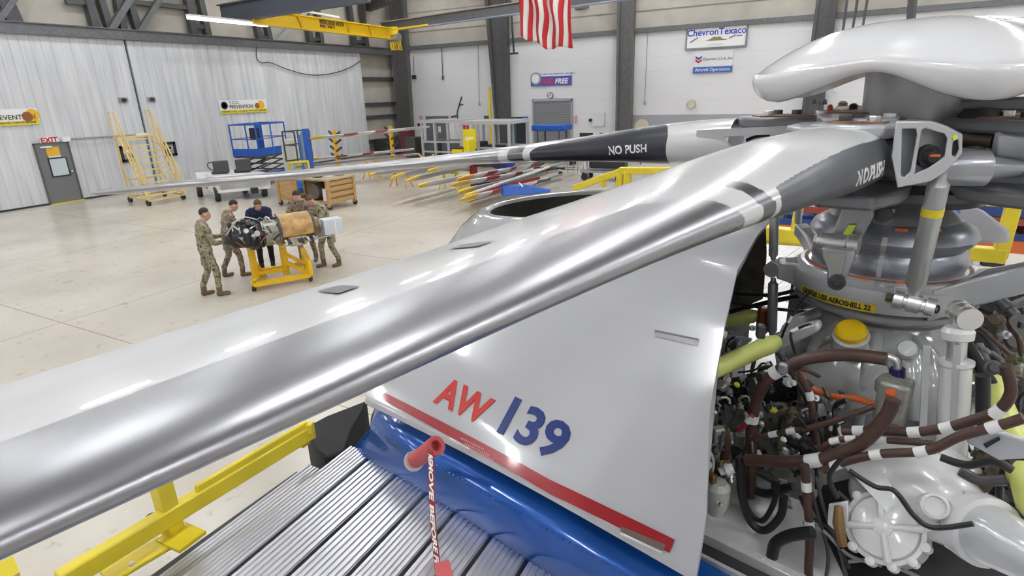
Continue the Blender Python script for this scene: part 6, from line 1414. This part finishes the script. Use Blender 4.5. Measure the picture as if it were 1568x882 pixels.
clutter(40, (1480, 1566), (470, 720), (.1, .6), (.010, .026), cl, ['fitting', 'valve_body', 'connector'], seed=9)
clutter(22, (1500, 1560), (690, 790), (.4, .8), (.012, .03), [dark_metal, black, MATS['brown_fitting']], ['fitting', 'connector'], seed=10)
clutter(50, (1046, 1110), (590, 780), (.9, 1.2), (.008, .018), [dark_metal, black, hm_, dark_metal, MATS['olive_tube']], ['clamp', 'union'], seed=22)
clutter(18, (1064, 1120), (660, 770), (.9, 1.15), (.014, .026), [grey_metal, dark_metal, hm_, MATS['old_brass'], gearbox_grey], ['fitting', 'connector', 'valve_body'], seed=12)
clutter(14, (1090, 1300), (560, 700), (.6, .95), (.007, .010), [tag_white, tag_white, mat('lemon_cap', (.75, .7, .05), .4)], ['connector'], seed=14)
# left-hand light truss bracket and inner casings
m = MB()
for a_, b_ in (((1092, 512), (1150, 520)), ((1092, 512), (1120, 540)), ((1120, 540), (1150, 520)), ((1105, 514), (1115, 532)), ((1120, 516), (1132, 530)), ((1135, 518), (1120, 540))): m.bar(lat(*a_, .45), lat(*b_, .45), .012)
obj('truss_bracket', m, lightcast, HR)
for (x, y, r_, c_) in ((1230, 655, .09, .45), (1190, 640, .07, .35), (1125, 640, .06, .4), (1215, 740, .10, .6)):
    p = lat(x, y, c_); obj('inner_casing', MB().lathe([(r_*.6, -.1), (r_, -.08), (r_, .05), (r_*.8, .07), (0, .07)], p, HS+V((0, 0, .4)), 28), rr.choice([hm_, grey_paint, dark_metal]), HR)
for i in range(7): obj('slot_bracket', MB().bar(lat(1150+i*2, 725+i*10, .75), lat(1205+i*2, 740+i*10, .75), .008, .02), lightcast if i % 2 else grey_metal, HR)
obj('drain_bowl', MB().lathe([(.0, -.09), (.03, -.085), (.045, -.04), (.045, .03), (.03, .05), (0, .05)], lat(1098, 755, 1.05), (0, 0, 1), 20), mat('pale_plastic', (.5, .5, .48), .3), HR)
# ---------------- engine cowling
CW = [(1.578, -1.318), (1.57, -1.30), (1.50, -1.232), (1.35, -1.112), (1.15, -.975), (.9, -.835), (.6, -.70), (.3, -.625), (0, -.60), (-.3, -.62)]
def cwz(c): 
    t = sorted(CW); return interp(t, c)[0]
def fe(c): return interp([(-1.3, -.45), (-.4, -.50), (0, -.48), (.6, -.405), (.9, -.325), (1.2, -.235), (1.45, -.12), (1.578, -.085)], c)[0]   # front edge
def re_(c): return interp([(-1.3, -.9), (0, -.9), (.45, -1.0), (.75, -1.75), (1.0, -1.98), (1.578, -1.66)], c)[0]                                   # rear edge
def cows(t, c, off=0):
    a_ = re_(c)+(fe(c)-re_(c))*t; dz = (cwz(c+.02)-cwz(c-.02))/.04; n_ = V((0, -dz, 1)).normalized()
    bul = .02*math.sin(PI*min(1, max(0, t)))
    p = heli(a_, c, cwz(c)+bul); nn_ = HS*n_.y+V((0, 0, n_.z)); return p+nn_*off
cs_ = []
for i in range(len(CW)-1):
    for j in range(5): cs_.append(CW[i][0]+(CW[i+1][0]-CW[i][0])*j/5)
cs_.append(CW[-1][0])
NTc = 60
mb = MB(); mb.loft([[cows(i/NTc, c, 0) for c in cs_]+[cows(i/NTc, c, -.014) for c in cs_[::-1]] for i in range(NTc+1)])
cow = obj('engine_cowling', mb, white_paint, HR, smooth=50); cow['label'] = 'white engine cowling lettered AW139 above a red stripe'
def cow_hit(x, y):
    r_ = ray(x, y); lo, hi = .3, 6.0; prev = None; t_ = .6
    while t_ < 6:
        p = V((r_.x*t_, r_.y*t_, H+r_.z*t_)); q = toheli(p)
        if -.3 < q.y < 1.578 and q.z < cwz(q.y)+.01: return q.x, q.y
        t_ += .002
    q = toheli(on_z(x, y, H-1.3)); return q.x, min(1.57, q.y)
def cow_pt(a_, c, off): 
    t = (a_-re_(c))/(fe(c)-re_(c)); return cows(t, min(c, 1.577), off)
# stripe
ST = [cow_hit(*q) for q in ((586, 598), (677, 648.6), (845, 739), (1026, 821))]; SBt = [cow_hit(*q) for q in ((574, 604), (677, 665), (845, 763), (1026, 845))]
def cal(P, a_): return interp([(q[0], q[1]) for q in sorted(P)], a_)[0]
m = MB(); rows = []; a0, a1 = SBt[0][0]+.01, SBt[-1][0]
for i in range(61):
    a_ = a0+(a1-a0)*i/60; w0 = cal(SBt, a_); w1 = cal(ST, a_)
    if i < 2: w1 = w0-(w0-w1)*(i+.4)/2.4
    rows.append([cow_pt(a_, w0+(w1-w0)*k_/5, .0035) for k_ in range(6)])
m.loft(rows, closed=False, cap=False); obj('red_stripe', m, red_paint, cow)
def cow_text(txt, quad, mt, bold=.0, name='lettering', hfac=.72):
    tm = text_mesh(txt, 1, .0004, bold); xs = [p.x for p in tm.v]; ys = [p.y for p in tm.v]; x0, x1, y0, y1 = min(xs), max(xs), min(ys), max(ys)
    Q = [cow_hit(*q) for q in quad]                       # bl br tr tl
    out = []
    for p in tm.v:
        u_ = (p.x-x0)/(x1-x0); v_ = (p.y-y0)/(y1-y0); a_ = sum(w_*q[0] for w_, q in zip(((1-u_)*(1-v_), u_*(1-v_), u_*v_, (1-u_)*v_), Q)); c_ = sum(w_*q[1] for w_, q in zip(((1-u_)*(1-v_), u_*(1-v_), u_*v_, (1-u_)*v_), Q))
        out.append(cow_pt(a_, c_, 0.004 if p.z > 0 else .002))
    tm.v = out; return obj(name, tm, mt, cow, smooth=0)
cow_text('AW', [(663, 618), (738, 657), (760, 617), (684, 578)], red_letter, .03)
cow_text('139', [(760, 667), (852, 713), (882, 658), (790, 611)], blue_letter, .03)
for k_, q in enumerate(([(706, 676), (742, 694), (744, 690), (708, 672)], [(712, 684), (750, 703), (752, 699), (714, 680)], [(718, 692), (756, 710), (758, 707), (720, 688)])):
    Q = [cow_hit(*c) for c in q]
    m = MB()
    for j in range(14):
        u0, u1 = j/14+.01, (j+.65)/14
        m.add([cow_pt(Q[0][0]+(Q[1][0]-Q[0][0])*u_, Q[0][1]+(Q[1][1]-Q[0][1])*u_-v_*.005, .0048) for u_, v_ in ((u0, 0), (u1, 0), (u1, 1), (u0, 1))], [(0, 1, 2, 3)])
    obj('small_print', m, mat('pale_red_print', (.6, .3, .3), .5), cow, smooth=0)
def cow_patch(quad, mt, name, off=.002):
    Q = [cow_hit(*c) for c in quad]; vs = []; K = 6
    for i in range(K+1):
        for j in range(K+1):
            u_, v_ = i/K, j/K; ws = ((1-u_)*(1-v_), u_*(1-v_), u_*v_, (1-u_)*v_); vs.append(cow_pt(sum(w_*q[0] for w_, q in zip(ws, Q)), sum(w_*q[1] for w_, q in zip(ws, Q)), off))
    return obj(name, MB().add(vs, [(i*(K+1)+j, (i+1)*(K+1)+j, (i+1)*(K+1)+j+1, i*(K+1)+j+1) for i in range(K) for j in range(K)]), mt, cow)
cow_patch([(1002, 507), (1003, 516), (1069, 528), (1071, 518)], mat('brushed_vent', (.20, .19, .19), .4, .6), 'vent_plate')
cow_patch([(1004, 506), (1002, 508), (1070, 519), (1071, 517)], mark_grey, 'vent_edge', .004)
lq = cow_patch([(952, 806), (950, 818), (1015, 845), (1020, 833)], mat('latch_steel', (.16, .12, .11), .4, .5), 'latch', .004)
cow_patch([(951, 815), (950, 819), (1014, 847), (1016, 843)], chrome, 'latch_edge', .005)
# exhaust fairing with a large oval mouth
MC = heli(-1.62, .30, -.60)
eA = (lat(940, 287, .0)-lat(745, 320, .30)); 
def fair(rings, name, mt, parent=None, thick=0):
    return obj(name, MB().loft(rings, cap=False), mt, parent or HR, smooth=60)
def EM(sa, sb_, dz, n=64, da=0, db=0, flat=0):
    out = []
    for k_ in range(n):
        t_ = 2*PI*k_/n; a_ = math.cos(t_)*sa; b_ = math.sin(t_)*sb_
        out.append(heli(-1.50+a_+da, .30+b_+db, max(-.60+.12*a_-.10*b_+dz-(flat*max(0, 0)), -1.5)))
    return out
SA, SB = .50, .26
ef = fair([EM(SA*.985, SB*.97, -.03), EM(SA, SB, 0), EM(SA*1.05, SB*1.10, .012), EM(SA*1.14, SB*1.3, .0, da=-.02), EM(SA*1.28, SB*1.6, -.07, da=-.05), EM(SA*1.45, SB*2.0, -.22, da=-.1), EM(SA*1.6, SB*2.5, -.5, da=-.12)], 'exhaust_fairing', white_paint)
ef['label'] = 'white fairing around the large oval opening behind the near blade'
dki = mat('dark_brown_liner', (.035, .028, .018), .6, .3, var=.6, vscale=6)  # mottled dark brown inside the oval mouth
fair([EM(SA*.985, SB*.97, -.005), EM(SA*.96, SB*.92, -.05, da=.0), EM(SA*.88, SB*.82, -.18, da=.05), EM(SA*.7, SB*.7, -.33, da=.1)], 'exhaust_liner', dki, ef)
obj('liner_floor', MB().add(EM(SA*.72, SB*.72, -.33, da=.1), [tuple(range(64))]), mat('liner_floor_brown', (.055, .045, .03), .6, .2, var=.7, vscale=12), ef)
# ---------------- blue fuselage side
FPA = [(1.47, -1.335), (1.53, -1.348), (1.585, -1.368), (1.62, -1.41), (1.638, -1.46), (1.635, -1.54), (1.60, -1.68), (1.52, -1.95), (1.35, -2.4), (1.0, -2.75), (0, -2.9)]
FPB = [(1.41, -1.40), (1.48, -1.378), (1.575, -1.38)]+FPA[3:]
FP = FPA; rings = []
for a_, s_, dz, PP in ((-1.80, .86, -.10, FPA), (-1.74, .93, -.045, FPA), (-1.62, .98, -.01, FPA), (-1.3, 1, 0, FPA), (-.6, 1, 0, FPA), (-.14, 1, 0, FPA), (-.06, 1, 0, FPB), (.4, 1, 0, FPB), (1.7, 1, 0, FPB)):
    h_ = [(c*s_ if i < 5 else c, z+dz*(1 if i < 6 else .5)) for i, (c, z) in enumerate(PP)]
    pp = spline([V((c, z, 0)) for c, z in h_], 4); pp = [V((1.22*s_, -1.66, 0)), V((1.38*s_, -1.60, 0))]+pp; rings.append([heli(a_, p.x, p.y) for p in pp]+[heli(a_, -p.x*.8, p.y-.25) for p in pp[::-1][1:]])
fu = obj('fuselage', MB().loft(rings), blue_paint, HR, smooth=60); fu['label'] = 'metallic blue fuselage side below the white cowling'
m = MB(); m.loft([[heli(-1.80, p.x*.86, p.y-.10) for p in spline([V((c, z, 0)) for c, z in FP[:8]], 4)], [heli(-1.83, p.x*.87, p.y-.09) for p in spline([V((c, z, 0)) for c, z in FP[:8]], 4)]], closed=False, cap=False)
obj('edge_seal', m, black, fu, solid=.03)
for i in range(70):
    a_ = -1.55+i*.024; c_ = 1.60+.012*math.sin(i); 
    if a_ > .2: break
    obj('rivet_row', MB().sph(heli(a_, 1.612, -1.395), .0035, 6, 4), blue_paint, fu)
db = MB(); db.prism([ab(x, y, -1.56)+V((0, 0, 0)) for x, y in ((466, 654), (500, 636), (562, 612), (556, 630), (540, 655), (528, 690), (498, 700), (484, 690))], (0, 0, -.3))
obj('dark_body', db, mat('near_black_block', (.012, .012, .014), .7, var=.3), HR, bevel=.012)  # near-black block filling the space beside the blue end
# ---------------- red covers: plug with streamer
t = thing('pitot_cover', 'pinkish red tube cover with a remove-before-flight streamer hanging over the planks', 'cover', ab(640, 705, -1.33))
a_, b_ = ab(634, 706, -1.33), ab(668, 682, -1.20)
dd = (b_-a_).normalized()
obj('tube', MB().lathe([(.030, 0), (.030, .02), (.0325, (b_-a_).length*.6), (.036, (b_-a_).length), (.02, (b_-a_).length), (.018, (b_-a_).length-.03), (0, (b_-a_).length-.03)], a_, dd, 28), mat('faded_red_cover', (.55, .09, .10), .5), t)
obj('collar', MB().lathe([(.038, -.01), (.04, 0), (.038, .012), (.03, .012)], a_, dd, 28), chrome, t)
s0 = b_+dd*.0; P = [ab(659, 688, -1.175), ab(660, 720, -1.22), ab(662, 790, -1.33), ab(668, 850, -1.42), ab(672, 890, -1.46)]
sp_ = spline(P, 6); wd = HU*.9
mb = MB(); vs = []
for i, p in enumerate(sp_): w_ = .0155; vs += [p-HU*w_+V((0, 0, .002)), p+HU*w_]
mb.add(vs, [(2*i, 2*i+1, 2*i+3, 2*i+2) for i in range(len(sp_)-1)]); stm = obj('streamer', mb, mat('dull_red_cloth', (.30, .03, .03), .7), t, solid=.002)
tm = text_mesh('REMOVE BEFORE FLIGHT', .030, .0003, .0012); out = []; LT = sum((sp_[i+1]-sp_[i]).length for i in range(len(sp_)-1)); xs = [p.x for p in tm.v]; xa_, xb_ = min(xs), max(xs)
nrm = (V((0, 0, H))-P[2]).normalized()
for p in tm.v:
    q = (p.x-xa_)/(xb_-xa_)*.93+.10; q = min(.999, q); k_ = q*(len(sp_)-1); i = int(k_); f_ = k_-i; c_ = sp_[i].lerp(sp_[min(i+1, len(sp_)-1)], f_); out.append(c_+HU*(p.y*1.0-.002)+nrm*(.004+p.z))
tm.v = out; obj('streamer_lettering', tm, letter_white, stm, smooth=0)
m = MB(); q_ = [ab(665, 862, -1.40), ab(688, 857, -1.40), ab(694, 884, -1.43), ab(670, 890, -1.43)]; m.prism(q_, nrm*.003); obj('end_tab', m, MATS['faded_red_cover'], t)
# ================================================================ WORK PLATFORM UNDER THE CAMERA
PZ = -1.56; K_ = 1.56/1.65
t = thing('work_platform', 'ribbed aluminium work platform pushed up against the blue fuselage', 'platform', (-.9, .6, 0))
xs_ = [-2.30, -2.10, -1.934, -1.772, -1.57, -1.369, -1.191, -.986, -.806, -.60, -.40, -.20, 0, .2, .4, .6]
for i in range(1, len(xs_)-1):
    x0 = xs_[i]*K_; x1 = xs_[i+1]*K_; w_ = x1-x0-.006; ye = (1.774-(xs_[i]+1.934)*.155)*K_ if i >= 2 else 1.64*K_
    z0 = H+PZ-(.0 if i >= 2 else .07); m = MB(); prof = [(0+.006, -.05), (.006, 0)]; nr = 7; g = (w_-.012)/nr
    for k_ in range(nr):
        a0 = .006+k_*g; prof += [(a0+g*.1, 0), (a0+g*.22, .005), (a0+g*.78, .005), (a0+g*.9, 0)]
    prof += [(w_-.006, 0), (w_-.006, -.05)]
    tl = -.03
    m.loft([[V((x0+px-tl*(ye-yy), yy, z0+pz)) for px, pz in prof] for yy in (ye, -1.2)]); obj('plank', m, alu, t, smooth=0)
    m = MB(); m.bb(x0+.008, x1-.008, ye-.004, ye+.002, z0-.05, z0-.0); obj('plank_end', m, alu_side, t, smooth=0)
obj('under_frame', MB().bb(-2.0, .7, -1.2, 1.5, H+PZ-.14, H+PZ-.08), mat('plank_gap_shade', (.05, .05, .055), .6), t)  # slab below the planks, coloured near-black for the shade in their gaps
for x, y in ((-1.9, 1.2), (.4, 1.0), (-1.9, -1.1), (.4, -1.1)): obj('leg', MB().bar((x, y, 0), (x, y, H+PZ-.14), .09), yellow, t)
for y in (1.2, -1.1): obj('base_beam', MB().bar((-1.9, y, .15), (.4, y, .15), .09), yellow, t)
def pb(a_, b_, za, zb, w_, h_, nm): return obj(nm, MB().bar(ab(*a_, za), ab(*b_, zb), w_, h_), yellow, t, bevel=.006)
pb((478, 658), (90, 892), -1.46, -1.46, .05, .07, 'rail_beam')
pb((470, 652), (300, 752), -1.42, -1.42, .02, .05, 'rail_lip')
pb((262, 826), (160, 886), -1.55, -1.55, .09, .02, 'base_flange')
p0_ = ab(262, 800, -1.50); obj('rail_post', MB().box(p0_+V((0, .0, .20)), (.06, .06, .5), .05), yellow, t, bevel=.006)
obj('post_plate', MB().box(ab(278, 822, -1.54), (.13, .11, .015), .05), yellow, t)
obj('rail_bracket', MB().box(ab(462, 668, -1.48), (.05, .05, .09), .1), yellow, t, bevel=.004)
obj('rail_cap', MB().box(ab(470, 655, -1.43), (.06, .035, .05), .4), yellow, t, bevel=.004)
bolt_ = ab(203, 865, -1.54); obj('bolt', MB().lathe([(.012, 0), (.012, .004), (.007, .004), (.007, .012), (0, .012)], bolt_, n=6), chrome, t)
pk_ = ab(232, 800, -1.56); obj('rubber_bumper', MB().cyl(pk_-V((.02, 0, .02)), pk_+V((.02, 0, .02)), .03), black, t)
obj('corner_post', MB().bar(ab(8, 872, -1.2), ab(14, 910, -1.5), .05), yellow, t)
# cart on the floor glimpsed between rail and planks
for q, lb in (((255, 822), 'floor caster seen just below the yellow platform rail'),):
    pass
p = on_z(410, 690, .0); 
# ================================================================ FAR-SIDE PLATFORM, RAILS, SHELVES
t = thing('far_platform', 'ribbed platform with yellow guard rails on the far side of the rotor head', 'platform', heli(0, -2.6, -H))
for i in range(14):
    x0 = -1.9+i*.22; m = MB(); prof = [(0, -.05), (0, 0)]+[q for k_ in range(6) for q in ((.012+k_*.033, 0), (.016+k_*.033, .004), (.03+k_*.033, .004), (.034+k_*.033, 0))]+[(.212, 0), (.212, -.05)]
    m.loft([[heli(x0+px, cc_, -1.62+pz) for px, pz in prof] for cc_ in (-1.75, -3.6)]); obj('plank', m, mat('pale_plank', (.66, .65, .63), .4, .3), t, smooth=0)
for a_, c_ in ((-1.8, -3.5), (1.1, -3.5), (-1.8, -1.9), (1.1, -1.9)): obj('leg', MB().bar(heli(a_, c_, -H), heli(a_, c_, -1.66), .1), yellow, t)
def lb_(a_, b_, c_, w_, nm='guard_rail'): return obj(nm, MB().bar(lat(*a_, c_), lat(*b_, c_), w_), yellow, t, bevel=.008)
lb_((1140, 352), (1246, 364), -2.2, .11); lb_((1140, 366), (1250, 374), -2.25, .05); lb_((1228, 290), (1216, 362), -2.2, .07, 'guard_post'); lb_((1246, 352), (1262, 328), -2.2, .05); lb_((1262, 328), (1292, 334), -2.2, .035)
lb_((1440, 302), (1585, 310), -2.4, .08); lb_((1556, 300), (1530, 394), -2.4, .085, 'guard_post'); lb_((1478, 386), (1542, 392), -2.4, .10); lb_((1445, 303), (1440, 330), -2.4, .06, 'guard_post')
lb_((880, 288), (955, 261), -2.6, .07); lb_((950, 261), (1060, 262), -2.6, .07); lb_((962, 262), (960, 292), -2.6, .07, 'guard_post'); lb_((950, 264), (948, 292), -2.6, .07, 'guard_post'); lb_((925, 268), (924, 286), -2.6, .05, 'guard_post')
# storage shelving behind
def shelf_unit():
    Y = 13.0; t = thing('pallet_rack', 'tall storage rack with blue and orange beams beyond the rotor head', 'rack', on_y(1400, 400, Y)*1)
    t.location.z = 0; t['org'] = list(t.location)
    xa, xb = on_y(1195, 330, Y).x, on_y(1640, 330, Y).x
    for q in (0, .34, .5, .72, 1):
        x = xa+(xb-xa)*q
        for y in (Y, Y+1.0): obj('upright', MB().bb(x-.05, x+.05, y-.05, y+.05, 0, on_y(1400, 262, Y).z), mat('green_grey_upright', (.12, .15, .13), .5), t)
        m = MB()
        for k_ in range(4): m.bar((x, Y, .2+k_*.5), (x, Y+1, .7+k_*.5), .035)
        obj('brace', m, MATS['green_grey_upright'], t)
    for py, mt, h_ in ((262, blue_eq, .12), (310, mat('dark_blue_beam', (.02, .05, .2), .5), .3), (330, mat('rust_red_beam', (.28, .05, .03), .5), .12), (366, mat('orange_beam', (.60, .13, .03), .5), .22), (352, MATS['dark_blue_beam'], .12)):
        z = on_y(1400, py, Y).z
        if z < .1: continue
        for y in (Y-.05, Y+1.05): obj('shelf_beam', MB().bb(xa, xb, y-.03, y+.03, z-h_/2, z+h_/2), mt, t)
    for k_, (px, py, wd, hh, mt, lb) in enumerate([(1240, 340, .9, .4, mat('blue_crate', (.02, .07, .35), .5), 'blue crate on the storage rack left of the swashplate'), (1290, 322, 1.0, .35, mat('maroon_case', (.22, .03, .03), .5), 'maroon case on the storage rack behind the scissor link'), (1470, 335, 1.4, .35, mat('grey_case', (.35, .35, .36), .5), 'long grey case on the storage rack right of the pitch link'), (1545, 315, .7, .25, MATS['maroon_case'], 'maroon case high on the storage rack at the right'), (1450, 355, .5, .4, tag_white, 'white box on the storage rack'), (1516, 385, .4, .45, MATS['near_black'], 'black box low on the storage rack inside the yellow rail'), (1488, 385, .32, .4, tag_white, 'white box low on the storage rack inside the yellow rail'), (1590, 340, .5, .5, MATS['maroon_case'], 'maroon case at the right edge of the storage rack')]):
        p = on_y(px, py, Y+.4); z0 = max(0, p.z-hh/2); o = obj('storage_box', MB().bb(p.x-wd/2, p.x+wd/2, Y+.1, Y+.8, z0, z0+hh), mt, bevel=.03); tag(o, lb, 'box')
shelf_unit()
p = lat(1430, 330, -1.6); o = obj('grey_cover', MB().loft([[lat(1430, 320, -1.7), lat(1500, 318, -1.7), lat(1545, 352, -1.9), lat(1548, 372, -1.9), lat(1500, 372, -1.7), lat(1440, 350, -1.7)], [lat(1430, 320, -2.1), lat(1500, 318, -2.1), lat(1545, 352, -2.2), lat(1548, 372, -2.2), lat(1500, 372, -2.1), lat(1440, 350, -2.1)]]), MATS['grey_case'], bevel=.03); o.parent = None; tag(o, 'rounded grey cover lying behind the rotor head', 'cover')
o = obj('blue_cap_drum', MB().cyl(lat(1440, 322, -1.4), lat(1470, 326, -1.4), .045), MATS['bright_blue']); tag(o, 'bright blue cylinder behind the near pitch link', 'container')
# white wheeled cart with black load behind the cowling, upper middle
p = on_z(915, 275, 0); t = thing('ground_power_cart', 'white hooped cart with a black load behind the dark blade boot', 'cart', p)
obj('load', MB().box(p+V((.5, 0, .9)), (1.6, .8, .7), .1), black, t, bevel=.08)
obj('hoop', MB().tube([p+V((-.6+.1*math.cos(a_*PI/8), 0, .75+.65*math.sin(a_*PI/8-PI/2))) for a_ in range(9)], .09, 10, smooth=3), tag_white, t)
obj('frame', MB().box(p+V((.3, 0, .4)), (2.0, .8, .1), .1), grey_metal, t)
for i in (-.5, 1.1):
    for j in (-.35, .35): obj('wheel', MB().cyl(p+V((i, j-.04, .15)), p+V((i, j+.04, .15)), .15), black, t)
p = on_z(880, 268, 0); t = thing('wire_cart', 'light wire cart left of the white hooped cart', 'cart', p)
m = MB()
for z in (.3, .7, 1.1):
    for j in (-.35, .35): m.bar(p+V((-.7, j, z)), p+V((.7, j, z)), .03)
for i in (-.7, -.2, .3, .7):
    for j in (-.35, .35): m.bar(p+V((i, j, .15)), p+V((i, j, 1.1)), .03)
obj('wire_frame', m, grey_metal, t)
for i in (-.6, .6): obj('wheel', MB().cyl(p+V((i, -.35, .1)), p+V((i, -.3, .1)), .1), black, t)
# drop the build-time helper property
for o in bpy.data.objects:
    if 'org' in o: del o['org']
